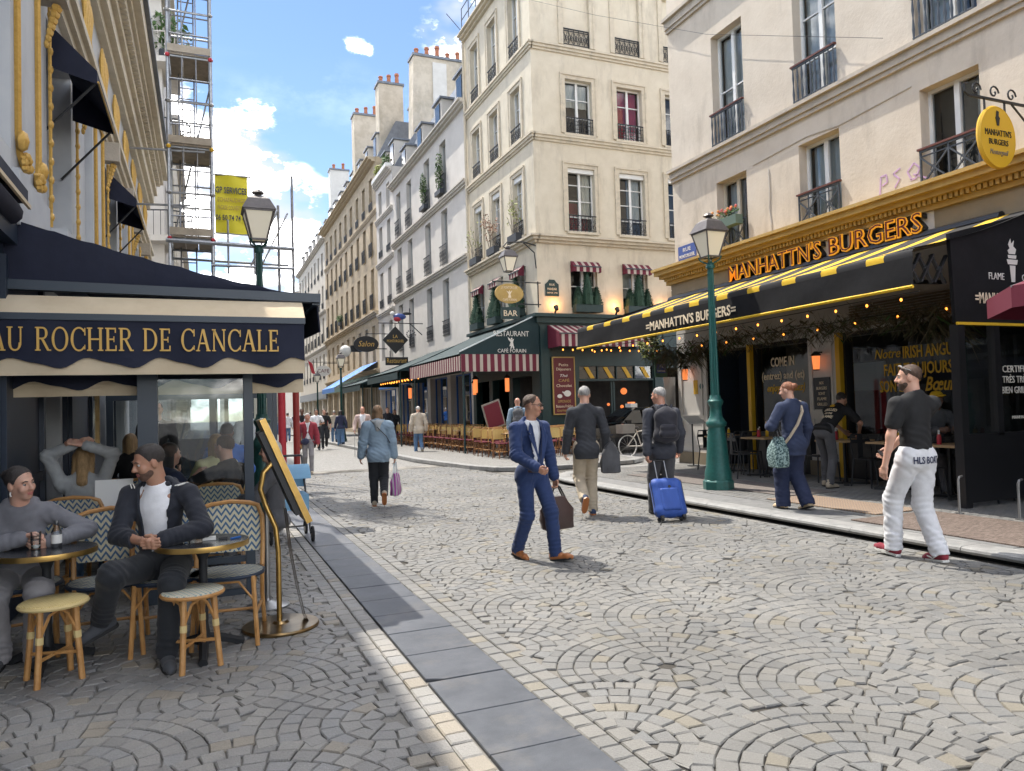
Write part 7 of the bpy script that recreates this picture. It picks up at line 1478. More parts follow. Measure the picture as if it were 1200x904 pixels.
def bicycle():
    t = thing('bicycle', 'pale parked bicycle with white rimmed wheels in front of the car', 'bicycle', (12.0, 18.9, 0), R(5))
    def B(mb, n, m, s=True): return mb.build(n, m, t, world=False, smooth=s)
    for x in (-.52, .52):
        b = MB(); b.tube([(x+.32*math.cos(a), 0, .34+.32*math.sin(a)) for a in np.linspace(0, 6.283, 21)[:-1]], .018, 6, True); wh = B(b, 'wheel', 'tyre_white'); b = MB()
        for k in range(12): a = k*.5236; b.cyl((x, 0, .34), (x+.31*math.cos(a), 0, .34+.31*math.sin(a)), .003, n=4)
        b.cyl((x, -.04, .34), (x, .04, .34), .02, n=8); b.build('spokes', 'steel', wh, world=False)
    b = MB()
    for p, q in (((.52, 0, .34), (.38, 0, .95)), ((.40, 0, .85), (-.02, 0, .32)), ((-.02, 0, .32), (-.2, 0, .82)), ((-.18, 0, .75), (.39, 0, .82)), ((-.52, 0, .34), (-.02, 0, .32)), ((-.52, 0, .34), (-.18, 0, .72))): b.cyl(p, q, .017, n=7)
    B(b, 'frame', 'panel_white'); b = MB(); b.tube([(.30, -.28, 1.02), (.38, -.1, 1.05), (.38, .1, 1.05), (.30, .28, 1.02)], .013, 6); B(b, 'handlebar', 'steel'); b = MB(); b.ball((-.2, 0, .87), (.13, .08, .035), 8, 5); B(b, 'saddle', 'plastic_black'); b = MB(); b.box(-.8, -.35, -.16, .16, .72, .98); B(b, 'rear_crate', 'steel', False); b = MB(); b.box(.45, .62, -.1, .1, .9, 1.12); B(b, 'blue_bag', 'blue_awning', False)
    b = MB(); b.tube([(-.02+.1*math.cos(a), .04, .32+.1*math.sin(a)) for a in np.linspace(0, 6.283, 13)[:-1]], .008, 4, True); B(b, 'chainring', 'iron')
bicycle()
# ================================================================ PEOPLE: smooth distance-field bodies, meshed with surface nets
def _bb(p, m):
    k = p[0]
    if k == 'c': a, b, r = np.array(p[1]), np.array(p[2]), max(p[3], p[4]); return np.minimum(a, b)-r-m, np.maximum(a, b)+r+m
    c, r = np.array(p[1]), np.array(p[2]); R_ = p[3]; e = np.sqrt(((R_*r)**2).sum(1)) if R_ is not None else r
    return c-e-m, c+e+m
def _sd(p, X, Y, Z):
    if p[0] == 'c':
        a, b, r1, r2 = np.array(p[1], float), np.array(p[2], float), p[3], p[4]; fl = p[5] if len(p) > 5 else None
        px, py, pz = X-a[0], Y-a[1], Z-a[2]; d = b-a
        if fl is not None:
            n, f = np.array(fl[0], float), fl[1]; q = (px*n[0]+py*n[1]+pz*n[2])*(f-1); px = px+n[0]*q; py = py+n[1]*q; pz = pz+n[2]*q; d = d+n*(d@n)*(f-1)
        h = np.clip((px*d[0]+py*d[1]+pz*d[2])/(d@d+1e-9), 0, 1)
        return np.sqrt((px-h*d[0])**2+(py-h*d[1])**2+(pz-h*d[2])**2)-(r1+(r2-r1)*h)
    c, r, R_ = np.array(p[1], float), np.array(p[2], float), p[3]; q = [X-c[0], Y-c[1], Z-c[2]]
    if R_ is not None: q = [sum(q[j]*R_[j][i] for j in range(3)) for i in range(3)]
    k0 = np.sqrt((q[0]/r[0])**2+(q[1]/r[1])**2+(q[2]/r[2])**2); k1 = np.sqrt((q[0]/r[0]**2)**2+(q[1]/r[1]**2)**2+(q[2]/r[2]**2)**2)+1e-9
    return k0*(k0-1)/k1
def field(prims, h, k=.03, cut=None, wrinkle=0, sub=(), folds=()):
    m = k+3*h; lo = np.min([_bb(p, m)[0] for p in prims], 0); hi = np.max([_bb(p, m)[1] for p in prims], 0); n = np.ceil((hi-lo)/h).astype(int)+1
    ax = [lo[i]+h*np.arange(n[i]) for i in range(3)]; D = np.full(n, .3)
    for p in prims:
        a, b = _bb(p, m); i0 = np.maximum(((a-lo)/h).astype(int), 0); i1 = np.minimum(np.ceil((b-lo)/h).astype(int)+1, n); s = tuple(slice(i0[i], i1[i]) for i in range(3))
        g = np.meshgrid(*[ax[i][s[i]] for i in range(3)], indexing='ij', sparse=True); d = _sd(p, *g); o = D[s]; kk = p[6] if len(p) > 6 else k
        u = np.clip(.5+.5*(o-d)/kk, 0, 1); D[s] = o*(1-u)+d*u-kk*u*(1-u)
    g = np.meshgrid(*ax, indexing='ij', sparse=True)
    for p in sub:
        d = _sd(p, *g); D = np.maximum(D, -d)
    if cut is not None: D = np.maximum(D, cut(*g))
    if wrinkle: D = D+wrinkle*(np.sin(g[2]*46+np.sin(g[0]*19+g[1]*13)*2.2+g[0]*22)*.6+np.sin(g[2]*90+g[0]*50-g[1]*44)*.35)*np.clip(.5+np.sin(g[2]*9+g[0]*7), .15, 1)
    for c_, ax_, rad, amp, wl in folds:
        c_ = np.array(c_, float); i0 = np.maximum(((c_-rad*1.7-lo)/h).astype(int), 0); i1 = np.minimum(((c_+rad*1.7-lo)/h).astype(int)+2, n)
        if (i1 <= i0).any(): continue
        s = tuple(slice(i0[i], i1[i]) for i in range(3)); X, Y, Z = np.meshgrid(*[ax[i][s[i]]-c_[i] for i in range(3)], indexing='ij', sparse=True); ax_ = np.array(ax_, float); ax_ /= np.linalg.norm(ax_)+1e-9
        u = X*ax_[0]+Y*ax_[1]+Z*ax_[2]; sd_ = X*9+Y*13-Z*5; D[s] += amp*np.exp(-(X*X+Y*Y+Z*Z)/(rad*rad))*np.sin(u*6.283/wl+1.6*np.sin(sd_*2.1)+sd_*1.3)
    return D, lo, h
def surfnet(D, lo, h):
    s = D < 0; n = D.shape; c = [s[i:n[0]-1+i, j:n[1]-1+j, k:n[2]-1+k] for i in (0, 1) for j in (0, 1) for k in (0, 1)]
    cnt = sum(x.astype(np.int8) for x in c); act = (cnt > 0) & (cnt < 8); ii, jj, kk = np.nonzero(act); N_ = len(ii); idx = np.full(act.shape, -1, np.int64); idx[ii, jj, kk] = np.arange(N_)
    P = np.zeros((N_, 3)); W = np.zeros(N_); cs = [(i, j, k) for i in (0, 1) for j in (0, 1) for k in (0, 1)]
    for a in range(8):
        for b in range(a+1, 8):
            df = [cs[b][q]-cs[a][q] for q in range(3)]
            if sum(map(abs, df)) != 1: continue
            d0 = D[ii+cs[a][0], jj+cs[a][1], kk+cs[a][2]]; d1 = D[ii+cs[b][0], jj+cs[b][1], kk+cs[b][2]]; m = (d0 < 0) != (d1 < 0); t = np.where(m, d0/np.where(m, d0-d1, 1), 0)
            for q in range(3): P[:, q] += np.where(m, cs[a][q]+df[q]*t, 0)
            W += m
    V = (np.stack([ii, jj, kk], 1)+P/W[:, None])*h+lo; F = []
    for axn in range(3):
        sl0 = [slice(None)]*3; sl1 = [slice(None)]*3; sl0[axn] = slice(0, n[axn]-1); sl1[axn] = slice(1, n[axn]); a, b = s[tuple(sl0)], s[tuple(sl1)]; e = a != b
        u, v = [q for q in range(3) if q != axn]; E = np.stack(np.nonzero(e), 1); E = E[(E[:, u] > 0) & (E[:, v] > 0) & (E[:, u] < n[u]-1) & (E[:, v] < n[v]-1)]
        if not len(E): continue
        def at(du, dv): q = E.copy(); q[:, u] += du; q[:, v] += dv; return idx[q[:, 0], q[:, 1], q[:, 2]]
        Q = np.stack([at(-1, -1), at(0, -1), at(0, 0), at(-1, 0)], 1); fl = a[E[:, 0], E[:, 1], E[:, 2]]
        if axn == 1: fl = ~fl
        Q[~fl] = Q[~fl][:, ::-1]; F.append(Q)
    F = np.concatenate(F); F = F[(F >= 0).all(1)]; return V, F
def sdf_mesh(name, parts, mat_):
    """parts: list of (prims, h, kwargs) merged into one mesh"""
    Vs, Fs, o = [], [], 0
    for prims, h, kw in parts:
        V, F = surfnet(*field(prims, h, **kw)); Vs.append(V); Fs.append(F+o); o += len(V)
    V, F = np.concatenate(Vs), np.concatenate(Fs); me = bpy.data.meshes.new(name); me.vertices.add(len(V)); me.vertices.foreach_set('co', V.astype(np.float32).ravel()); me.loops.add(F.size); me.loops.foreach_set('vertex_index', F.astype(np.int32).ravel())
    me.polygons.add(len(F)); me.polygons.foreach_set('loop_start', np.arange(0, F.size, 4, dtype=np.int32)); me.polygons.foreach_set('loop_total', np.full(len(F), 4, np.int32)); me.polygons.foreach_set('use_smooth', np.ones(len(F), bool)); me.update(calc_edges=True); me.materials.append(M[mat_] if isinstance(mat_, str) else mat_); return me
def cloth(name, c, rough=.85, sheen=.1, var=.25):
    if name not in M: mat(name, c, rough, col2=tuple(min(1, v*(1+var)+.004) for v in c), nscale=7, bump=.12, bscale=160, sheen=sheen)
    return name
def skin_mat(name, c):
    mat(name, c, .5, col2=(c[0]*1.06, c[1]*.93, c[2]*.9), nscale=14)
    b = M[name].node_tree.nodes['Principled BSDF']; b.inputs['Subsurface Weight'].default_value = .08; b.inputs['Subsurface Radius'].default_value = (.02, .008, .004)
skin_mat('skin_light', (.56, .34, .25)); skin_mat('skin_tan', (.42, .235, .155)); skin_mat('skin_red', (.50, .27, .19)); skin_mat('skin_dark', (.13, .07, .045)); skin_mat('lips', (.42, .16, .14))
mat('eye_white', (.42, .40, .38), .3); mat('eye_dark', (.02, .014, .01), .15)
for nm_, c_ in (('hair_black', (.026, .021, .019)), ('hair_brown', (.055, .03, .018)), ('hair_blond', (.28, .18, .085)), ('hair_grey', (.27, .26, .25)), ('hair_white', (.42, .40, .37)), ('hair_dirty', (.17, .10, .05)), ('hair_auburn', (.20, .075, .035)), ('stubble', (.10, .055, .038))): mat(nm_, c_, .5, col2=tuple(v*1.7 for v in c_), nscale=60, stretch=(1, 1, .15), bump=.5, bscale=220)
def ik(a, t, l1, l2, hint):
    a, t = np.array(a, float), np.array(t, float); d = t-a; L = np.linalg.norm(d); L2 = min(L, (l1+l2)*.999); u = d/(L+1e-9); t = a+u*L2
    x = (l1*l1-l2*l2+L2*L2)/(2*L2); hgt = math.sqrt(max(l1*l1-x*x, 0)); hv = np.array(hint, float); hv = hv-u*(hv@u); hv /= np.linalg.norm(hv)+1e-9
    return a+u*x+hv*hgt, t
def rotm(yaw=0, pitch=0, roll=0):
    """columns: right, forward, up; yaw turns left (+), pitch nods down (+)"""
    cy, sy, cp, sp, cr, sr = math.cos(yaw), math.sin(yaw), math.cos(pitch), math.sin(pitch), math.cos(roll), math.sin(roll)
    Rz = np.array([[cy, -sy, 0], [sy, cy, 0], [0, 0, 1]]); Rx = np.array([[1, 0, 0], [0, cp, sp], [0, -sp, cp]]); Ry = np.array([[cr, 0, sr], [0, 1, 0], [-sr, 0, cr]]); return Rz@Rx@Ry
def person(label, loc, heading, H=1.75, hipz=.905, pel=(0, 0), lean=0, twist=0, feet=(((-.09, .0, .085), 0), ((.09, 0, .085), 0)), hands=((-.27, .04, .84), (.27, .04, .84)), elbow=((-.5, -1, 0), (.5, -1, 0)), knee=((0, 1, .05), (0, 1, .05)), head=(0, 0), skin='skin_light', hair=('short', 'hair_brown'), top=None, bottom=None, shoes='plastic_black', fine=1, female=False, build=1.0, extra=None, jacket=None, footpitch=(0, 0), curl=.6, side=0, bald=False, beard=None, palm=None, group=None):
    """heading: world direction (x, y) the person faces; joints are laid out facing local +Y for a 1.75 m figure and scaled"""
    sc_ = H/1.75; rz = math.atan2(-heading[0], heading[1]); t = thing('person', label, 'person', loc, rz, group); t.scale = (sc_, sc_, sc_)
    hc = (.013, .02, .03)[fine]*1.0 if False else {2: .011, 1: .0135, 0: .021}[fine]; hh = {2: .0062, 1: .0075, 0: .011}[fine]; hf = {2: .0052, 1: .006, 0: .008}[fine]; bw = build
    A = np.array; P = A((pel[0], pel[1], hipz)); T = rotm(twist, lean, side)
    def tp(x, y, z): return P+T@A((x, y, z))
    sw = .165 if female else .185; sh = [tp(-sw*bw, -.01, .482), tp(sw*bw, -.01, .482)]; hip = [P+A((-.085, 0, 0)), P+A((.085, 0, 0))]
    kn, an, el, wr = [], [], [], []
    for i in (0, 1):
        q, e = ik(hip[i], feet[i][0], .425, .42, knee[i]); kn.append(q); an.append(e); q, e = ik(sh[i], hands[i], .285, .255, T@A(elbow[i])); el.append(q); wr.append(e)
    neck = tp(0, .01, .588); HR = T@rotm(head[0], head[1]-lean*.75); hd = neck+HR@A((0, .025, .125))
    def hp(x, y, z): return hd+HR@A((x, y, z))
    N = T@A((0, 1, 0)); fl = (N, 1.42)
    def obj_(nm, parts, m): return link_mesh(nm, sdf_mesh(nm, parts, m), t)
    # --- skin: one continuous figure under the clothes, fine head and fingered hands
    body = [('c', tp(0, 0, .02), tp(0, .0, .22), .105*bw, .10*bw, fl), ('c', tp(0, 0, .22), tp(0, .0, .46), .10*bw, .115*bw, fl), ('c', tp(-.1*bw, 0, .44), tp(.1*bw, 0, .44), .055, .055), ('c', tp(0, -.005, .48), hp(0, -.02, -.06), .052, .048)]
    for i in (0, 1): body += [('c', sh[i], el[i], .042*bw, .036*bw), ('c', el[i], wr[i], .037*bw, .025), ('c', hip[i], kn[i], .075*bw, .05*bw), ('c', kn[i], an[i], .052*bw, .036)]
    E3 = lambda c, r: ('e', hp(*c), A(r), HR)
    fem = .94 if female else 1
    headp = [E3((0, -.014, .03), (.073, .091, .083)), E3((0, .014, -.03), (.058*fem, .072, .082)), E3((0, .050, -.088), (.030*fem, .026, .024)), E3((-.035, .058, -.028), (.022, .018, .022)), E3((.035, .058, -.028), (.022, .018, .022)), ('c', hp(-.03, .076, .022), hp(.03, .076, .022), .010, .010, None, .015), ('c', hp(0, .084, .01), hp(0, .103, -.026), .007, .0125, None, .012), ('c', hp(-.011, .092, -.03), hp(.011, .092, -.03), .008, .008, None, .008), ('e', hp(-.074, -.006, -.008), A((.009, .019, .031)), HR, None, None, .008), ('e', hp(.074, -.006, -.008), A((.009, .019, .031)), HR, None, None, .008), ('c', hp(0, -.02, -.03), tp(0, 0, .53), .058*fem, .064*fem)]
    handp = []
    for i in (0, 1):
        d = wr[i]-el[i]; d = d/np.linalg.norm(d); sg = (-1, 1)[i]
        nrm = A(palm[i]) if palm and palm[i] is not None else T@A((-sg, .2, 0)); nrm = T@nrm if palm and palm[i] is not None else nrm; nrm = nrm-d*(nrm@d); nrm /= np.linalg.norm(nrm)+1e-9; th = np.cross(nrm, d)*1.0
        if th@(T@A((0, 1, .3))) < 0: th = -th
        w0 = wr[i]; pr = [('c', w0-d*.03, w0+d*.02, .026, .025), ('c', w0+d*.03-th*.018, w0+d*.075-th*.022, .017, .014), ('c', w0+d*.03+th*.016, w0+d*.08+th*.02, .017, .014), ('c', w0+d*.03, w0+d*.08, .016, .014)]
        for f in range(4):
            o = (f-1.5)*.0195; L = (.058, .072, .076, .066)[f]; b0 = w0+d*(.088-.004*abs(f-1.5))+th*o; c1 = curl*.75; d1 = d*math.cos(c1)+nrm*math.sin(c1); b1 = b0+d1*L*.5; c2 = curl*1.9; d2 = d*math.cos(c2)+nrm*math.sin(c2); b2 = b1+d2*L*.5
            pr += [('c', b0-d*.012, b1, .0095, .0088, None, .004), ('c', b1, b2, .0088, .0075, None, .004)]
        b0 = w0+d*.03+th*.026; d1 = (d*.72+th*.55+nrm*.38); b1 = b0+d1*.036; b2 = b1+(d*.9+nrm*.45)*.03; pr += [('c', b0-th*.01, b1, .012, .0105, None, .006), ('c', b1, b2, .0105, .0085, None, .004)]
        handp.append(pr)
    eye = [E3((-.030, .092, .006), (.0135, .012, .0062)), E3((.030, .092, .006), (.0135, .012, .0062))] if fine else []
    obj_('body', [(body, hc*1.15 if top and top.get('sleeve', 1) > .9 else hc, dict(k=.03)), (headp, hh, dict(k=.022, sub=eye))]+[(p, hf, dict(k=.009)) for p in handp], skin)
    if fine:
        for sx in (-1, 1):
            b = MB(); c = hp(sx*.030, .0735, .006); b.ball(c, .0098, 8, 6); ob = b.build('eye', 'eye_white', t, world=False, smooth=True); b = MB(); b.ball(hp(sx*.030, .0775, .0055), .0068, 7, 5); b.build('iris', 'eye_dark', ob, world=False, smooth=True)
            b = MB(); b.tube([hp(sx*.014, .0885, .024), hp(sx*.032, .0875, .030), hp(sx*.048, .078, .023)], [.003, .0042, .002], 5); b.build('eyebrow', hair[1] if hair else 'hair_grey', t, world=False)
        b = MB(); b.tube([hp(-.024, .079, -.060), hp(-.010, .0865, -.0575), hp(0, .0875, -.0595), hp(.010, .0865, -.0575), hp(.024, .079, -.060)], [.002, .005, .005, .005, .002], 6); b.tube([hp(-.018, .080, -.066), hp(0, .0865, -.0675), hp(.018, .080, -.066)], [.002, .006, .002], 6); b.build('mouth', 'lips', t, world=False, smooth=True)
    # --- hair
    if hair and not bald:
        kind, hm = hair
        hs = [E3((0, -.017, .034), (.0768, .0945, .0845)), E3((0, -.02, .068), (.062, .074, .050))]
        if kind in ('long', 'bob', 'pony'):
            dn = {'long': .17, 'bob': .09, 'pony': .02}[kind]
            hs += [('c', hp(sx*.055, -.035, .02), hp(sx*.062, -.05, -.06-dn), .036, .03) for sx in (-1, 1)]+[('c', hp(0, -.06, .03), hp(0, -.075, -.07-dn), .062, .05)]
            if kind == 'pony': hs += [('c', hp(0, -.10, .02), hp(0, -.13, -.16), .03, .018)]
        if kind == 'bun': hs += [('e', hp(0, -.11, .045), A((.04, .04, .038)), HR)]
        YS = [-.14, -.06, -.035, -.012, -.002, .010, .026, .036, .050, .066, .10]; ZS = [-.085, -.080, -.055, -.028, .018, -.022, -.020, .022, .052, .068, .075]
        if kind in ('long', 'bob', 'pony'): ZS = [-.6, -.6, -.6, -.6, -.6, -.04, .01, .04, .06, .072, .078]
        def cutf(X, Y, Z):
            q = [X-hd[0], Y-hd[1], Z-hd[2]]; y = sum(q[j]*HR[j][1] for j in range(3)); z = sum(q[j]*HR[j][2] for j in range(3)); x = sum(q[j]*HR[j][0] for j in range(3))
            zm = np.interp(y, YS, ZS); c_ = (zm-z)*.8+.006*np.sin(x*260+z*60)*np.cos(y*190-z*50)
            if kind in ('short', 'bun'): c_ = np.maximum(c_, np.minimum.reduce([_sd(p, X, Y, Z) for p in hs])+.0065*np.exp(-np.maximum(z-zm, 0)/.022))
            return c_
        ho = obj_('hair', [(hs, hh, dict(k=.02, cut=cutf, wrinkle=.0045))], hm)
        if fine:
            me = ho.data; nv = len(me.vertices); co = np.zeros(nv*3); me.vertices.foreach_get('co', co); co = co.reshape(-1, 3); no = np.zeros(nv*3); me.vertices.foreach_get('normal', no); no = no.reshape(-1, 3); rg = np.random.default_rng(nv); b = MB(); ln = .020 if kind in ('short', 'bun') else .045; fw = HR@A((0, -1, 0)); dn = HR@A((0, 0, -1))
            for q in rg.integers(0, nv, 1500):
                d = fw*.5+dn*(.55 if kind in ('short', 'bun') else 1.4)+rg.normal(size=3)*.35; d = d-no[q]*(d@no[q])*.8+no[q]*.28; d /= np.linalg.norm(d); w_ = np.cross(d, no[q])*.0016; p = co[q]-no[q]*.002; l_ = ln*rg.uniform(.5, 1.2); b.face([p-w_, p+w_, p+d*l_])
            b.build('hair_strands', hm, t, world=False)
    if beard:
        def cb(X, Y, Z):
            q = [X-hd[0], Y-hd[1], Z-hd[2]]; y = sum(q[j]*HR[j][1] for j in range(3)); z = sum(q[j]*HR[j][2] for j in range(3)); return np.maximum(z+.036-.0*y, -y+.0)
        obj_('beard', [([E3((0, .015, -.052), (.0595, .0725, .061)), E3((0, .0505, -.089), (.0315, .0275, .0255))], hh, dict(k=.02, cut=cb, sub=[E3((0, .09, -.06), (.022, .02, .009))]))], beard)
    # --- trousers
    if bottom:
        m = bottom['m']; r1, r2, r3 = bottom.get('r', (.092, .072, .060)); hem = bottom.get('hem', 0.0); r1 *= bw; r2 *= bw
        pr = [('c', P+A((-.06, 0, .02)), P+A((.06, 0, .02)), .115*bw, .115*bw, (A((0, 1, 0)), 1.15)), ('c', tp(0, 0, .0), tp(0, 0, .13), .128*bw, .122*bw, (N, 1.35)), ('c', P+A((-.05, -.032, -.03)), P+A((.05, -.032, -.03)), .078*bw, .078*bw)]
        subs = []
        if bottom.get('skirt'): pr += [('c', P, P+A((0, 0, -.35)), .15, .2)]
        for i in (0, 1):
            d = an[i]-kn[i]; u = d/np.linalg.norm(d); pr += [('c', hip[i], kn[i], r1, r2), ('c', kn[i], an[i]+u*.06, r2, r3)]; subs.append(('e', an[i]+u*(.175-hem), A((.15, .15, .15)), None))
        obj_('trousers', [(pr, hc, dict(k=.028, wrinkle=bottom.get('w', .0035), sub=subs, cut=lambda X, Y, Z: ((X-P[0])*T[0][2]+(Y-P[1])*T[1][2]+(Z-P[2])*T[2][2])-.105 if hipz > .7 else -1.0+0*(X+Y+Z), folds=[f_ for i in (0, 1) for f_ in ((kn[i], an[i]-hip[i], .12, .006, .05), (an[i]+(kn[i]-an[i])*.16, an[i]-kn[i], .10, .007, .045), (hip[i]+A((0, .06, -.06)), (1, 0, .8), .10, .005, .05))]))], m)
    # --- top garment
    def torso(g, hemz, hw, front=None):
        k = bw
        pr = [('c', tp(0, -.01, hemz-.12), tp(0, 0, .2), (hw+g), (.116+g)*k, (N, 1.26)), ('c', tp(0, 0, .2), tp(0, .005, .40), (.112+g)*k, (.134+g)*k, (N, 1.34)), ('c', tp(0, -.012, .545), tp(-.15*k, -.01, .466), .056+g, .056+g), ('c', tp(0, -.012, .545), tp(.15*k, -.01, .466), .056+g, .056+g), ('c', tp(0, .004, .50), tp(0, 0, .565), .088+g, .066+g)]
        if hemz < -.04: pr += [('c', tp(-.05, -.025, hemz-.1), tp(.05, -.025, hemz-.1), .118*k+g, .118*k+g), ('c', tp(-.05, -.025, -.02), tp(.05, -.025, -.02), .112*k+g, .112*k+g)]
        if female: pr += [('e', tp(-.07, .08, .35), A((.06+g, .05+g, .06+g)), T), ('e', tp(.07, .08, .35), A((.06+g, .05+g, .06+g)), T)]
        return pr
    def hemcut(hz, X, Y, Z): return hz-((X-P[0])*T[0][2]+(Y-P[1])*T[1][2]+(Z-P[2])*T[2][2]) if True else None
    def arm_free(hz, X, Y, Z):
        """hem plane, but never trims the arms that hang below it"""
        x = (X-P[0])*T[0][0]+(Y-P[1])*T[1][0]+(Z-P[2])*T[2][0]; lim_ = .205*bw; d = hemcut(hz, X, Y, Z); ar = None
        for i in (0, 1):
            q = np.minimum(_sd(('c', sh[i], el[i], .09, .085), X, Y, Z), _sd(('c', el[i], wr[i], .085, .07), X, Y, Z)); ar = q if ar is None else np.minimum(ar, q)
        return np.where((ar < 0) & (np.abs(x) > .165*bw), -1.0, d)
    def collar_hem(hz, X, Y, Z):
        c = collar_cut(X, Y, Z)
        for i in (0, 1):
            if el[i][2] > sh[i][2]+.02: c = np.where(np.minimum(_sd(('c', sh[i]+(el[i]-sh[i])*.25, el[i], .085, .085), X, Y, Z), _sd(('c', el[i], wr[i], .085, .07), X, Y, Z)) < 0, -1.0, c)
        return np.maximum(c, arm_free(hz, X, Y, Z))
    def sleeves(g, frac, r=(.055, .048, .041)):
        pr = []
        for i in (0, 1):
            if frac <= .55: e = sh[i]+(el[i]-sh[i])*(frac/.55); pr += [('c', sh[i], e, r[0]*bw+g, r[1]*bw+g+.008)]
            else: f = (frac-.55)/.45; pr += [('c', sh[i], el[i], r[0]*bw+g, r[1]*bw+g), ('c', el[i], el[i]+(wr[i]-el[i])*f, r[1]*bw+g, r[2]+g)]
        return pr
    def collar_cut(X, Y, Z):
        q = [X-neck[0], Y-neck[1], Z-neck[2]]; z = sum(q[j]*T[j][2] for j in range(3)); y = sum(q[j]*T[j][1] for j in range(3)); return z+.012+y*.35
    AF = [f_ for i in (0, 1) for f_ in ((el[i], wr[i]-sh[i], .10, .0065, .045), (wr[i]+(el[i]-wr[i])*.25, wr[i]-el[i], .08, .005, .04), (sh[i]+A((0, 0, -.07)), T@A(((-1, 1)[i], .3, .6)), .10, .006, .05))]+[(tp(0, -.1, .12), T@A((.3, 0, 1)), .16, .006, .06), (tp(.06, .1, .1), T@A((.6, 0, 1)), .14, .005, .055)]
    if top:
        hz_ = top.get('hem', .04 if jacket else -.06); cut0 = lambda X, Y, Z: collar_hem(hz_, X, Y, Z); obj_('shirt' if top.get('sleeve', 1) > .6 else 't_shirt', [(torso(-.004 if jacket else top.get('g', .0), hz_, top.get('hw', .122)*bw)+sleeves(0 if jacket else top.get('g', 0), top.get('sleeve', .95), (.043, .037, .034) if jacket else (.055, .048, .041)), hc, dict(k=.03, cut=cut0, wrinkle=.0028, folds=AF))], top['m'])
    if jacket:
        wv = jacket.get('v', .085); vb = jacket.get('vb', .06); op = jacket.get('open', 0)
        def vcut(X, Y, Z):
            q = [X-P[0], Y-P[1], Z-P[2]]; x = sum(q[j]*T[j][0] for j in range(3)); y = sum(q[j]*T[j][1] for j in range(3)); z = sum(q[j]*T[j][2] for j in range(3))
            wd = np.where(z > vb, (z-vb)/(.55-vb)*wv+op, op+np.maximum(vb-z, 0)*.42-.008); ins = np.maximum(np.abs(x)-wd, -(y-.02)); c = z-.605+np.abs(y-.0)*.2
            return np.maximum(np.maximum(-ins, c), arm_free(jacket.get('hem', -.13), X, Y, Z))
        g = jacket.get('g', .015)
        jp = torso(g, jacket.get('hem', -.13), jacket.get('hw', .135)*bw)+sleeves(g*.8, .98, jacket.get('r', (.058, .052, .046)))
        if jacket.get('hood'):
            hd_ = [('c', tp(-.075, -.045, .545), tp(0, -.10, .53), .034, .05), ('c', tp(.075, -.045, .545), tp(0, -.10, .53), .034, .05), ('c', tp(-.075, -.045, .545), tp(-.07, .02, .55), .034, .022), ('c', tp(.075, -.045, .545), tp(.07, .02, .55), .034, .022), ('c', tp(0, -.11, .50), tp(0, -.12, .42), .055, .04)]
            obj_('hood', [(hd_, hc, dict(k=.03, wrinkle=.004))], jacket['m'] if jacket['hood'] is True else jacket['hood'])
        obj_('jacket', [(jp, hc, dict(k=.03, cut=vcut if not jacket.get('closed') else (lambda X, Y, Z: np.maximum(collar_cut(X, Y, Z), arm_free(jacket.get('hem', -.13), X, Y, Z))), wrinkle=jacket.get('w', .004), folds=AF))], jacket['m'])
        if jacket.get('lapel') and fine:
            for sg in (-1, 1):
                b = MB(); pts = [(.02*sg, vb+.0), (sg*.055, .22), (sg*.105, .36), (sg*.135, .44), (sg*.09, .46), (sg*.10, .52), (sg*.06, .55), (sg*.07, .48)]
                pts = [(sg*.012, vb-.01), (sg*.075, .27), (sg*.125, .40), (sg*.10, .425), (sg*.115, .455), (sg*.075, .545), (sg*.058, .50)]
                b.face([tp(x, .118+.062*(1-((z-.25)/.38)**2*.8)+g*.9-abs(x)*.36-(.0 if z < .4 else (z-.4)*.28), z) for x, z in pts]); b.build('lapel', jacket['m'], t, world=False)
    # --- shoes
    for i in (0, 1):
        yaw = feet[i][1]; pch = footpitch[i]; Rf = rotm(yaw, pch); a = an[i]; f = lambda x, y, z: a+Rf@A((x, y, z))
        obj_('shoe', [([('c', f(0, -.035, -.045), f(0, .13, -.055), .040, .036, (A((0, 0, 1)), 1.05)), ('c', f(0, -.03, -.02), f(0, .05, -.04), .042, .038), ('c', f(0, -.01, .0), f(0, -.01, .03), .043, .042), ('c', f(0, .13, -.058), f(0, .17, -.062), .034, .026)], hh*1.2, dict(k=.02, cut=lambda X, Y, Z, a=a, Rf=Rf: -((X-a[0])*Rf[0][2]+(Y-a[1])*Rf[1][2]+(Z-a[2])*Rf[2][2])-.083))], shoes)
        if fine:
            b = MB(); pts = [(-.036, -.06), (-.042, .04), (-.04, .12), (-.028, .17), (0, .19), (.028, .17), (.04, .12), (.042, .04), (.036, -.06), (0, -.078)]; b.prism([f(x, y, -.086) for x, y in pts], Rf@A((0, 0, .02))); b.build('sole', extra.get('sole', 'rubber') if extra else 'rubber', t, world=False)
    info = dict(t=t, hp=hp, tp=tp, wr=wr, el=el, sh=sh, P=P, T=T, HR=HR, an=an, scale=sc_, rz=rz, N=N)
    def world_(p): p = A(p)*sc_; c, s = math.cos(rz), math.sin(rz); return Vec((loc[0]+p[0]*c-p[1]*s, loc[1]+p[0]*s+p[1]*c, loc[2]+p[2]))
    info['w'] = world_; return info
def walk(st=.30, lead=0, lift=.13):
    """ankle targets of a stride; lead 0 = left foot forward"""
    L, Rr = (-.085, st, .09), (.085, -st, .09+lift)
    if lead: L, Rr = (-.085, -st, .09+lift), (.085, st, .09)
    return ((L, .08), (Rr, -.08))
AW = (.385, .923)   # away from the camera
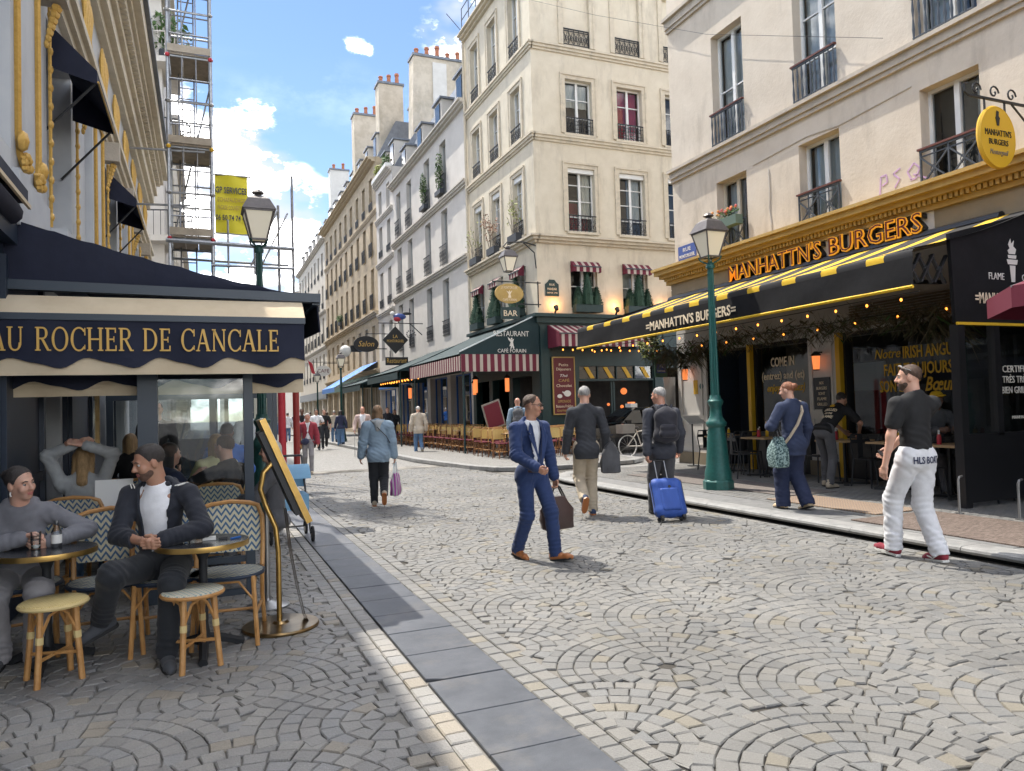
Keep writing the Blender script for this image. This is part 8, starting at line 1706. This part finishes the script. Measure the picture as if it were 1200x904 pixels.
# ---------------------------------------------------------------- the people in the street
cloth('suit_blue', (.011, .028, .095)); cloth('shirt_white', (.62, .63, .66)); cloth('charcoal', (.028, .03, .036), sheen=0); cloth('khaki', (.40, .33, .24)); cloth('slate_suit', (.035, .038, .05), sheen=0); cloth('navy_suit', (.018, .028, .065), sheen=0); cloth('navy_trouser', (.010, .017, .05), sheen=0); cloth('black_tee', (.007, .007, .008), sheen=0); cloth('white_trouser', (.58, .58, .60)); cloth('denim_light', (.19, .26, .33)); cloth('denim_mid', (.09, .17, .30)); cloth('black_trouser', (.012, .014, .018)); cloth('grey_trouser', (.10, .10, .115)); cloth('grey_sweat', (.145, .145, .16)); cloth('grey_pant', (.22, .21, .215)); cloth('grey_knit', (.30, .31, .31)); cloth('red_jacket', (.25, .025, .04)); cloth('beige_jacket', (.46, .40, .32)); cloth('pink_blazer', (.46, .34, .30)); cloth('dark_grey', (.06, .06, .065)); cloth('white_tee', (.72, .72, .74)); cloth('yellow_top', (.62, .58, .30)); cloth('blue_jacket', (.03, .13, .45)); cloth('tan_trouser', (.45, .28, .12)); cloth('dark_jacket', (.012, .014, .022)); cloth('navy_knit', (.02, .025, .06)); mat('teal_print', (.015, .05, .055), .8, col2=(.26, .36, .35), nscale=42, ramp=(.46, .56)); cloth('leather_brown', (.045, .022, .018), .45); cloth('canvas_grey', (.075, .075, .08)); cloth('pack_black', (.018, .018, .026)); cloth('shoe_tan', (.34, .12, .035), .4); cloth('shoe_red', (.20, .015, .03)); cloth('shoe_gold', (.55, .42, .26), .4); cloth('shoe_blue', (.03, .05, .10)); cloth('shoe_grey', (.05, .053, .06)); cloth('shoe_beige', (.36, .30, .22)); cloth('suitcase_blue', (.018, .066, .30), .6)
# man in blue suit
i = person('man in a blue suit and glasses walking towards us with a brown bag', (3.06, 6.9, 0), (.12, -.99), 1.70, .885, feet=(((-.14, .20, .085), .55), ((.10, -.16, .10), .1)), hands=((-.27, .03, .80), (.10, .27, .97)), elbow=((-.6, -1, 0), (.8, -1, 0)), head=(.62, .06), skin='skin_tan', hair=('short', 'hair_brown'), top=dict(m='shirt_white'), jacket=dict(m='suit_blue', v=.085, vb=.10, open=.012, lapel=True), bottom=dict(m='suit_blue', r=(.094, .074, .064)), shoes='shoe_tan', fine=2, curl=1.0, footpitch=(-.15, .15), twist=.1)
b = MB(); hp, t = i['hp'], i['t']
for sx in (-1, 1): b.tube([hp(sx*.032+.021*math.cos(a), .099, .006+.015*math.sin(a)) for a in np.linspace(0, 6.28, 13)[:-1]], .0032, 5, True); b.tube([hp(sx*.05, .097, .010), hp(sx*.074, .05, .012), hp(sx*.078, -.01, .010)], .003, 4)
b.bar(hp(-.012, .101, .01), hp(.012, .101, .01), .005, .005); b.build('glasses', 'plastic_black', t, world=False)
b = MB(); tp_ = i['tp']; b.tube([tp_(.135*math.cos(a), .112*math.sin(a), .035) for a in np.linspace(0, 6.283, 25)[:-1]], .016, 5, True); b.build('belt', 'leather_brown', t, world=False)
def holdall(label, name, hand, size, m, drop=.16, ang=0, flare=.8, cat='bag', handle='plastic_black', fold=.014):
    """soft bag hanging from a hand: sagging body, two handles"""
    h = Vec(hand); t = thing(name, label, cat, (h.x, h.y, h.z-drop-size[2])); t.rotation_euler = (0, 0, ang); w_, d, hh_ = size; n = 12; rows = []
    for k, (u, a, b_) in enumerate(((0, .80, .8), (.04, 1.0, 1.0), (.3, 1.03, 1.08), (.6, .98, .95), (.85, flare+.06, .6), (1.0, flare, .22))): rows.append([(w_/2*a*math.copysign(abs(math.cos(q))**.45, math.cos(q))+fold*math.sin(q*5+u*6), d/2*b_*math.copysign(abs(math.sin(q))**.6, math.sin(q))+fold*.8*math.sin(q*4+u*9), hh_*u) for q in np.linspace(0, 2*math.pi, 25)])
    b = MB(); b.sheet(rows); b.face([p for p in rows[0][:-1]][::-1]); b.face(rows[-1][:-1]); b.build('bag_body', m, t, world=False, smooth=True)
    for sy in (-1, 1): b = MB(); b.tube([(-w_*.26, sy*d*.12, hh_*.97), (-w_*.1, sy*d*.1, hh_+drop*.8), (0, sy*.012, hh_+drop), (w_*.1, sy*d*.1, hh_+drop*.8), (w_*.26, sy*d*.12, hh_*.97)], .009, 5); b.build('handle', handle, t, world=False, smooth=True)
    return t
def grip(i, k): d = i['wr'][k]-i['el'][k]; d = d/np.linalg.norm(d); return i['w'](i['wr'][k]+d*.085)
holdall('soft brown leather bag in the hand of the man in blue', 'leather_bag', grip(i, 0), (.36, .17, .33), 'leather_brown', .12, R(10), .55)
# grey haired man seen from behind, khaki trousers
i = person('grey haired man in a charcoal jacket and khaki trousers walking away', (4.93, 9.2, 0), (.30, .95), 1.84, .90, feet=(((-.08, -.18, .26), .1), ((.085, .12, .085), -.05)), hands=((-.26, .10, .86), (.27, .05, .87)), elbow=((-.5, -1, 0), (.4, -1, 0)), head=(-.1, .05), hair=('short', 'hair_grey'), top=dict(m='shirt_white'), jacket=dict(m='charcoal', vb=.1, hem=-.14, hw=.15), bottom=dict(m='khaki', r=(.094, .078, .068)), shoes='shoe_blue', footpitch=(1.0, 0), extra=dict(sole='shoe_tan'), fine=1, curl=.9)
s_ = i['w'](i['sh'][1]+np.array((.03, -.02, .05))); q_ = i['w'](i['wr'][1]+np.array((.06, -.02, -.1)))
def shoulder_bag(label, top_, base, size, m, strap, ang=0, name='shoulder_bag'):
    t = holdall(label, name, (base[0], base[1], base[2]+size[2]+.02), size, m, .02, ang, .85); b = MB()
    off = t.location; c, s = math.cos(-ang), math.sin(-ang)
    def L_(p): p = Vec(p)-off; return (p.x*c-p.y*s, p.x*s+p.y*c, p.z)
    b.tube([(-size[0]*.3, 0, size[2]*.95), L_(Vec(top_)+Vec((-.0, 0, .005))), (size[0]*.3, 0, size[2]*.95)], .016, 5); b.build('strap', strap, t, world=False); return t
shoulder_bag('dark grey canvas bag on the shoulder of the charcoal jacket man', s_, (q_.x-.02, q_.y-.03, q_.z-.22), (.16, .26, .44), 'canvas_grey', 'canvas_grey', R(70))
# man with backpack and suitcase
i = person('man in a slate suit with backpack pulling a blue suitcase', (5.80, 8.62, 0), (.30, .95), 1.80, .89, feet=(((-.085, .22, .09), 0), ((.085, -.12, .12), 0)), hands=((-.24, -.10, .80), (.26, .10, .86)), elbow=((-.6, -1, 0), (.6, -1, 0)), head=(.75, .05), hair=('short', 'hair_grey'), top=dict(m='shirt_white'), jacket=dict(m='slate_suit', vb=.1, hem=-.13), bottom=dict(m='dark_grey', r=(.10, .082, .07)), fine=1, curl=1.0, skin='skin_red')
gr = grip(i, 0)
def backpack(i, label, m='pack_black', k=1.0):
    c = i['w'](i['tp'](0, -.20, .33)); t = thing('backpack', label, 'backpack', (c.x, c.y, c.z-.24*k), i['rz']); h = .46*k
    me = sdf_mesh('pack_body', [([('e', (0, 0, .24*k), np.array((.155*k, .10*k, .25*k)), None), ('c', (-.09*k, 0, .1*k), (.09*k, 0, .1*k), .09*k, .09*k), ('c', (-.08*k, 0, .36*k), (.08*k, 0, .36*k), .08*k, .08*k)], .012, dict(k=.04, wrinkle=.003))], m); link_mesh('pack_body', me, t)
    me = sdf_mesh('pocket', [([('c', (-.07*k, -.085*k, .12*k), (.07*k, -.085*k, .12*k), .055*k, .055*k), ('c', (-.06*k, -.085*k, .2*k), (.06*k, -.085*k, .2*k), .05*k, .05*k)], .010, dict(k=.03))], m); link_mesh('pocket', me, t)
    for sx in (-1, 1): b = MB(); b.tube([(sx*.09*k, .06, .42*k), (sx*.12, .12, .50*k), (sx*.135, .22, .46*k), (sx*.14, .28, .30*k), (sx*.14, .16, .08*k)], .017, 5); b.build('strap', m, t, world=False, smooth=True)
    b = MB(); b.tube([(-.04, 0, .47*k), (0, 0, .52*k), (.04, 0, .47*k)], .009, 5); b.build('grab_handle', m, t, world=False)
backpack(i, 'black patterned backpack on the man with the blue suitcase')
def suitcase():
    base = Vec((5.60, 8.15, 0)); t = thing('suitcase', 'bright blue cabin suitcase tilted on its wheels', 'suitcase', base, R(-12)); t.rotation_euler = (R(-24), 0, R(-12))
    me = sdf_mesh('shell', [([('c', (-.13, .0, .15), (.13, 0, .15), .09, .09), ('c', (-.13, .0, .50), (.13, 0, .50), .085, .085), ('c', (-.13, 0, .15), (-.13, 0, .5), .09, .085), ('c', (.13, 0, .15), (.13, 0, .5), .09, .085), ('c', (0, 0, .15), (0, 0, .5), .10, .095)], .011, dict(k=.02))], 'suitcase_blue'); link_mesh('shell', me, t)
    me = sdf_mesh('front_pocket', [([('c', (x_, -.085, .16), (x_, -.085, .40), .034, .032) for x_ in (-.10, -.05, 0, .05, .10)], .009, dict(k=.03))], 'suitcase_blue'); link_mesh('front_pocket', me, t)
    b = MB(); b.cyl((0, -.118, .44), (0, -.128, .44), .02, n=12); b.build('badge', 'plastic_black', t, world=False)
    b = MB(); b.tube([(-.215, -.03, .10), (-.215, -.03, .55), (.215, -.03, .55), (.215, -.03, .10)], .006, 4, True); b.build('zip', 'plastic_black', t, world=False)
    for sx in (-1, 1):
        for sy in (-1, 1):
            b = MB(); b.cyl((sx*.15-.012, sy*.06, .028), (sx*.15+.012, sy*.06, .028), .028, n=10); b.build('wheel', 'rubber', t, world=False); b = MB(); b.box(sx*.15-.02, sx*.15+.02, sy*.06-.02, sy*.06+.02, .035, .07); b.build('wheel_fork', 'plastic_black', t, world=False)
        b = MB(); b.cyl((sx*.07, .06, .55), (sx*.07, .06, .86), .009, n=6); b.build('handle_tube', 'steel', t, world=False)
    b = MB(); b.cyl((-.09, .06, .87), (.09, .06, .87), .014, n=8); b.build('grip', 'plastic_black', t, world=False)
suitcase()
# woman in navy, right pavement
i = person('woman in a navy jacket and wide trousers walking along the burger terrace', (7.14, 7.6, PZ), (.02, 1), 1.70, .90, feet=(((-.08, .14, .085), 0), ((.085, -.13, .11), 0)), hands=((-.17, .26, 1.12), (.25, .05, .86)), elbow=((-.9, -1, -.3), (.6, -1, 0)), head=(.5, .15), female=True, build=1.1, hair=('bun', 'hair_auburn'), top=dict(m='shirt_white'), jacket=dict(m='navy_suit', vb=.1, hem=-.17, hw=.16), bottom=dict(m='navy_trouser', r=(.10, .09, .095), w=.005), shoes='shoe_gold', fine=1, footpitch=(0, .3))
b = MB(); tp_ = i['tp']; b.tube([tp_(.13, -.02, .56), tp_(.06, -.135, .42), tp_(-.05, -.16, .25), tp_(-.16, -.12, .08), tp_(-.20, -.03, -.04)], .02, 4); b.build('bag_strap', 'shoe_beige', i['t'], world=False)
q_ = i['w'](np.array((-.235, .02, .62))); holdall('teal patterned tote at the hip of the woman in navy', 'tote_bag', (q_.x, q_.y, q_.z+.46), (.26, .2, .40), 'teal_print', .10, R(80), .6)
q_ = grip(i, 0); t = thing('drink_cup', 'clear iced drink held by the woman in navy', 'cup', (q_.x, q_.y, q_.z-.03)); b = MB(); b.lathe([(.026, 0), (.036, .11), (.034, .115)], n=12); b.build('cup', 'glass_clear', t, world=False, smooth=True); b = MB(); b.lathe([(.025, .004), (.032, .08)], n=12); b.build('drink', 'rattan', t, world=False)
# waiter bending over a table
i = person('waiter in a black printed t-shirt bending over a terrace table', (9.42, 9.25, PZ), (.96, .15), 1.78, .90, lean=.85, pel=(0, -.08), feet=(((-.12, .08, .085), .1), ((.13, -.16, .085), -.1)), hands=((-.14, .62, .88), (.2, .55, .86)), elbow=((-.8, 0, .2), (.8, -.3, -.2)), hair=('short', 'hair_black'), skin='skin_tan', top=dict(m='black_tee', sleeve=.36, g=.014), bottom=dict(m='dark_grey', r=(.09, .07, .058)), shoes='shoe_beige', fine=1)
def back_text(i, lines, m, name='shirt_print'):
    for s, x, z, y, sz, w_ in lines:
        me = text_mesh(s, sz, .001, 0, .002); co = np.zeros(len(me.vertices)*3); me.vertices.foreach_get('co', co); co = co.reshape(-1, 3); wd = co[:, 0].max()-co[:, 0].min(); co[:, 0] = (co[:, 0]-co[:, 0].min()-wd/2)*w_/wd
        out = [i['tp'](-(0)+x+p[0], y-p[2]-.0+.12*(abs(x+p[0])/.17)**2*.5, z+p[1]) for p in co]; me.vertices.foreach_set('co', np.array(out).ravel()); me.materials.clear(); me.materials.append(M[m]); me.update(); link_mesh(name, me, i['t'])
back_text(i, [('GRILLED', 0, .34, -.135, .08, .22), ('ON THE', 0, .27, -.130, .05, .13), ('FLAME', 0, .19, -.125, .08, .2)], 'cream_letter')
b = MB(); T_ = i['tp']; b.prism([T_(x*.5, -.137, .43+z*.5) for x, z in ((-.07, 0), (.07, 0), (.09, .06), (.03, .05), (.05, .14), (-.01, .08), (-.04, .15), (-.05, .06), (-.09, .07))], tuple(-i['N']*.003)); b.build('shirt_print', 'yellow_paint', i['t'], world=False)
# man in white trousers
i = person('bearded man in a black t-shirt and printed white trousers crossing', (6.18, 5.0, 0), (.10, .99), 1.86, .895, feet=(((-.08, .22, .10), .15), ((.085, -.12, .085), -.05)), hands=((-.29, .06, .83), (.02, .31, .96)), elbow=((-.6, -1, 0), (.8, -.8, -.2)), head=(.85, .0), skin='skin_light', hair=('short', 'hair_brown'), beard='hair_brown', top=dict(m='black_tee', sleeve=.32, g=.014, hem=.085), bottom=dict(m='white_trouser', r=(.098, .078, .074), w=.006), shoes='shoe_red', fine=2, build=1.05, extra=dict(sole='paper'), footpitch=(-.15, .1))
back_text(i, [('HLS BOAT', .0, -.04, -.136, .085, .26)], 'navy_knit', 'trouser_print')
b = MB(); hp = i['hp']; b.tube([hp(-.079, -.02, .06), hp(-.07, .05, .095), hp(0, .075, .108), hp(.07, .05, .095), hp(.079, -.02, .06)], .0028, 5); b.tube([hp(-.055, .05, .10), hp(-.03, .066, .108), hp(-.012, .07, .11)], .007, 5); b.tube([hp(.055, .05, .10), hp(.03, .066, .108), hp(.012, .07, .11)], .007, 5); b.build('sunglasses', 'eye_white', i['t'], world=False)
q_ = grip(i, 1); b = MB(); b.obox((q_.x-.02, q_.y+.01, q_.z+.01), (.04, .05, .02), (-.025, .02, .01), (0, 0, .004)); single(b, 'phone', 'plastic_black', 'phone in the hand of the man in white trousers', 'phone')
for k in (0, 1):
    a = i['an'][k]; b = MB()
    for sx in (-1, 1): b.tube([tuple(a+np.array((sx*.045, .09, -.045))), tuple(a+np.array((sx*.047, .03, -.06))), tuple(a+np.array((sx*.047, -.03, -.02)))], .006, 4)
    b.build('shoe_mark', 'paper', i['t'], world=False)
# woman in denim
i = person('woman in a pale denim jacket walking away with a striped bag', (2.62, 12.05, 0), (.22, .975), 1.67, .90, feet=(((-.085, .10, .085), 0), ((.085, -.22, .24), 0)), hands=((-.30, .08, .84), (.27, .02, .84)), elbow=((-.8, -.8, 0), (.7, -1, 0)), head=(-.05, .1), female=True, build=1.12, hair=('bob', 'hair_dirty'), top=dict(m='grey_knit'), jacket=dict(m='denim_light', closed=True, hood='grey_knit', hem=-.14, hw=.15, g=.026, r=(.060, .054, .047), w=.008), bottom=dict(m='black_trouser', r=(.095, .074, .06)), shoes='shoe_beige', fine=1, footpitch=(0, 1.0), extra=dict(sole='shoe_tan'))
b = MB(); tp_ = i['tp']; b.tube([tp_(-.12, -.05, .57), tp_(0, -.165, .45), tp_(.14, -.16, .30), tp_(.20, -.08, .18)], .009, 4); b.build('bag_strap', 'plastic_black', i['t'], world=False)
stripe_mat('bag_stripe', (.35, .06, .30), (.42, .38, .40), 0, 18, .5)
holdall('purple striped shopping bag hanging from the denim woman', 'shopping_bag', grip(i, 1), (.27, .13, .36), 'bag_stripe', .20, R(60), .8, handle='curtain_pale')
# street people further off
def mid(label, loc, heading, H, top, bottom, hair, jacket=None, skin='skin_light', st=.2, lead=0, shoes='shoe_grey', hands=None, **k):
    return person(label, loc, heading, H, .895, feet=walk(st, lead, .08), hands=hands or ((-.27, .08, .86), (.27, .0, .86)), hair=hair, top=top, bottom=bottom, jacket=jacket, skin=skin, shoes=shoes, fine=0, **k)
TO = (-.385, -.923)
i = mid('person in a red jacket with white scarf walking towards us', (2.5, 20.0, 0), (-.1, -1), 1.60, dict(m='white_tee'), dict(m='grey_pant', r=(.085, .068, .055)), ('short', 'hair_grey'), dict(m='red_jacket', v=.06, vb=.32, hem=-.12, g=.03), 'skin_red', shoes='shoe_beige')
b = MB(); tp_ = i['tp']; b.tube([tp_(-.05, .11, .56), tp_(-.01, .16, .45), tp_(.01, .165, .30)], .022, 5); b.build('scarf', 'white_tee', i['t'], world=False); q_ = i['w'](np.array((.08, .20, .92))); b = MB(); b.ball((0, 0, .09), (.11, .06, .09), 8, 6); b.tube([(-.08, .02, .15), (-.1, .06, .5)], .008, 4); single(b, 'belt_bag', 'navy_knit', 'navy pouch worn by the person in red', 'bag', loc=(q_.x, q_.y, q_.z-.09))
i = mid('white haired man in a beige jacket and jeans walking away', (7.22, 26.3, 0), (.1, 1), 1.76, dict(m='beige_jacket'), dict(m='denim_mid'), ('short', 'hair_white'), dict(m='beige_jacket', closed=True, hem=-.16, hw=.165, g=.032), shoes='shoe_beige', build=1.05)
i = mid('bald man in a pink blazer walking with a cane', (5.25, 26.6, 0), (-.25, -.97), 1.80, dict(m='white_tee'), dict(m='dark_grey'), None, dict(m='pink_blazer', vb=.05, open=.03, v=.08, hem=-.16), 'skin_red', hands=((-.27, .05, .86), (.28, .14, .90)), bald=True, build=1.05)
q_ = grip(i, 1); b = MB(); b.tube([(0, 0, 0), (.0, 0, q_.z-.02), (.05, 0, q_.z+.02)], .010, 5); single(b, 'walking_cane', 'steel', 'thin cane held by the bald man', 'cane', loc=(q_.x, q_.y, 0))
mid('bearded man in a white t-shirt walking towards us', (4.5, 33.0, 0), (-.1, -1), 1.80, dict(m='white_tee', sleeve=.36, g=.01), dict(m='black_trouser'), ('short', 'hair_black'), None, 'skin_tan', hands=((-.2, .2, 1.1), (.27, 0, .86)))
mid('man in black just behind the white t-shirt', (4.95, 33.8, 0), (-.1, -1), 1.80, dict(m='black_tee', sleeve=.5, g=.01), dict(m='black_trouser'), ('short', 'hair_brown'), None, 'skin_light', lead=1)
mid('man in an open white jacket and tan trousers', (3.72, 31.5, 0), (-.15, -1), 1.84, dict(m='black_tee'), dict(m='tan_trouser'), ('short', 'hair_black'), dict(m='white_tee', open=.06, vb=.3, hem=-.2), 'skin_dark')
mid('woman in a navy top and jeans walking away', (6.05, 36.0, 0), (.15, 1), 1.74, dict(m='navy_knit', g=.02), dict(m='denim_mid', r=(.1, .085, .09)), ('long', 'hair_black'), None, female=True)
mid('grey haired person in a pale jacket walking away', (6.3, 39.5, 0), (.1, 1), 1.76, dict(m='beige_jacket', g=.02), dict(m='denim_mid'), ('short', 'hair_grey'), None)
mid('young man in a black leather jacket near the terrace', (8.0, 34.6, .0), (-.2, -1), 1.82, dict(m='black_tee'), dict(m='black_trouser'), ('short', 'hair_black'), dict(m='dark_jacket', v=.05, vb=.4, hem=-.08), 'skin_light', lead=1)
mid('dark haired woman in black beside the leather jacket', (8.45, 35.0, 0), (-.3, -1), 1.70, dict(m='dark_jacket', g=.02), dict(m='black_trouser'), ('long', 'hair_brown'), None, female=True)
mid('small child in dark clothes beside the denim woman', (6.9, 29.2, 0), (-.2, -1), 1.08, dict(m='navy_knit', g=.02), dict(m='denim_mid'), ('long', 'hair_brown'), None, female=True)
i = mid('balding man in a light blue shirt with a backpack before the bar', (8.15, 19.2, .085), (.35, .94), 1.78, dict(m='denim_light', g=.015), dict(m='dark_grey'), ('short', 'hair_grey'), None, 'skin_red', bald=True)
backpack(i, 'grey backpack on the balding man before the bar', 'canvas_grey', .9)
FARP = [('pale shirt', 'white_tee', 'denim_mid'), ('dark coat', 'dark_jacket', 'black_trouser'), ('blue top', 'blue_jacket', 'dark_grey'), ('beige coat', 'beige_jacket', 'navy_trouser'), ('red top', 'red_jacket', 'black_trouser'), ('grey jumper', 'grey_knit', 'denim_mid'), ('black top', 'black_tee', 'khaki')]
for k, (x, y) in enumerate(((4.4, 44), (5.3, 48), (5.9, 52), (3.9, 55), (6.9, 46), (5.2, 60), (7.2, 56))): mid('distant pedestrian in a %s far down the street' % FARP[k][0], (x, y, 0), (-.1, -1) if k % 2 else (.1, 1), 1.72+.03*(k % 4), dict(m=FARP[k][1], g=.015), dict(m=FARP[k][2]), (('short', 'hair_black'), ('long', 'hair_brown'), ('short', 'hair_grey'))[k % 3], None, lead=k % 2, group='distant pedestrians')
# ---------------------------------------------------------------- seated guests
def seated(label, loc, heading, H=1.72, hz=.53, feet=None, hands=None, fine=1, **k):
    return person(label, loc, heading, H, hz, feet=feet or (((-.12, .40, .085), .1), ((.12, .44, .085), -.1)), hands=hands or ((-.18, .36, .78), (.18, .36, .78)), knee=((-.15, .8, 1), (.15, .8, 1)), fine=fine, **k)
i = person('seated man in a dark hooded jacket with crossed legs at the right table', (-.27, 5.52, 0), (-.05, -1), 1.76, .54, lean=.10, twist=-.30, feet=(((-.06, .42, .085), .2), ((.34, .14, .26), -1.1)), footpitch=(0, .35), knee=((-.1, .8, 1), (-.25, .9, 1)), hands=((-.03, .34, .76), (.07, .31, .75)), elbow=((-1, -.4, -.2), (1, -.4, -.2)), head=(-.75, .28), skin='skin_tan', hair=('short', 'hair_black'), beard='stubble', top=dict(m='white_tee', g=.012, sleeve=.4), jacket=dict(m='dark_jacket', open=.055, v=.05, vb=.1, hood=True, hem=-.02, hw=.135, g=.014, r=(.054, .047, .042), w=.005), bottom=dict(m='grey_trouser' if False else 'black_trouser', r=(.094, .075, .06)), shoes='shoe_grey', fine=2, curl=1.0, build=1.03)
b = MB(); tp_ = i['tp']
for dx in (0, .018): b.tube([tp_(-.13-dx, .055, .545), tp_(-.17-dx, -.02, .55)], .004, 4); b.tube([tp_(.12+dx, .07, .54), tp_(.17+dx, -.02, .55)], .004, 4)
b.build('white_piping', 'paper', i['t'], world=False)
i = person('seated woman in a grey hooded sweatshirt leaning on the left table', (-1.13, 5.86, 0), (.12, -1), 1.66, .52, lean=.30, feet=(((-.10, .36, .085), .1), ((.12, .30, .085), -.1)), knee=((-.1, .8, 1), (.1, .8, 1)), hands=((-.18, .34, .80), (-.02, .34, .84)), elbow=((-1, .2, -.3), (1, .2, -.3)), head=(.75, .10), skin='skin_light', hair=('bun', 'hair_black'), female=True, top=dict(m='grey_sweat', g=.01), jacket=dict(m='grey_sweat', closed=True, hood=True, hem=-.03, hw=.135, g=.014, r=(.052, .045, .042), w=.005), bottom=dict(m='grey_pant', r=(.10, .085, .08)), shoes='shoe_grey', fine=2, curl=.8)
b = MB(); hp = i['hp']; b.tube([hp(.077, .0, -.04), hp(.082, .0, -.055), hp(.078, .0, -.07)], .005, 5); b.tube([hp(-.077, .0, -.04), hp(-.082, .0, -.055), hp(-.078, .0, -.07)], .005, 5); b.build('earring', 'paper', i['t'], world=False)
i = seated('blonde woman in a grey jumper with both arms folded over her head', (-1.0, 7.45, 0), (.05, 1), 1.70, lean=.15, hands=((-.035, -.03, 1.37), (.03, -.06, 1.36)), elbow=((-1, 0, .3), (1, 0, .3)), head=(.1, .35), hair=('long', 'hair_blond'), female=True, top=dict(m='grey_knit', g=.006), bottom=dict(m='denim_mid'))
seated('blonde guest in a pale yellow top seen from behind', (.12, 8.75, 0), (.0, 1), 1.68, hair=('long', 'hair_blond'), female=True, top=dict(m='yellow_top', g=.012), bottom=dict(m='denim_mid'), fine=0, hz=.57)
seated('guest in a black t-shirt resting an elbow behind the glass', (.20, 7.72, 0), (-.75, .65), 1.74, hair=('short', 'hair_brown'), top=dict(m='black_tee', sleeve=.4, g=.012), bottom=dict(m='dark_grey'), hands=((-.05, .30, 1.0), (.18, .36, .78)), fine=1)
seated('grey haired guest leaning at the corner of the glass screen', (.62, 7.6, 0), (-.95, .3), 1.66, hair=('bob', 'hair_white'), top=dict(m='dark_grey', g=.014), bottom=dict(m='dark_grey'), fine=0, female=True)
seated('guest in a bright blue jacket seen from behind', (.26, 9.85, 0), (0, 1), 1.78, hair=('short', 'hair_black'), skin='skin_dark', top=dict(m='blue_jacket', g=.02), bottom=dict(m='dark_grey'), fine=0, hz=.6)
seated('dark haired woman with a scarf by the thick post', (-.33, 7.95, 0), (.8, .5), 1.66, hair=('long', 'hair_black'), female=True, top=dict(m='navy_knit', g=.014), bottom=dict(m='denim_mid'), fine=0)
seated('blonde guest deep in the terrace by the navy wall', (-.85, 10.3, 0), (.1, 1), 1.66, hair=('long', 'hair_blond'), female=True, top=dict(m='black_tee', g=.012), bottom=dict(m='denim_mid'), fine=0, hz=.6)
person('waiter in black standing deep inside the terrace', (-.62, 11.6, 0), (.1, -1), 1.8, hair=('short', 'hair_black'), top=dict(m='black_tee', g=.01), bottom=dict(m='black_trouser'), fine=0)
person('passer-by in a white top beyond the far terrace screen', (.75, 14.2, 0), (-.2, 1), 1.74, hair=('short', 'hair_brown'), top=dict(m='white_tee', g=.02), bottom=dict(m='denim_mid'), fine=0)
i = seated('man in a yellow cap sitting at the burger table by the end screen', (10.15, 7.9, PZ), (-.35, -.94), 1.78, hz=.66, lean=.15, hands=((-.12, .36, .92), (.14, .36, .92)), skin='skin_dark', hair=('short', 'hair_black'), beard='stubble', top=dict(m='dark_grey', g=.014), bottom=dict(m='dark_grey'), fine=1)
me = sdf_mesh('cap', [([('e', i['hp'](0, -.012, .055), np.array((.084, .10, .07)), i['HR']), ('c', i['hp'](-.035, .12, .06), i['hp'](.035, .12, .06), .022, .022, (i['HR']@np.array((0, 0, 1)), 2.4)), ('c', i['hp'](0, .08, .06), i['hp'](0, .12, .06), .05, .05, (i['HR']@np.array((0, 0, 1)), 3.4))], .008, dict(k=.02))], 'yellow_cloth'); link_mesh('cap', me, i['t'])
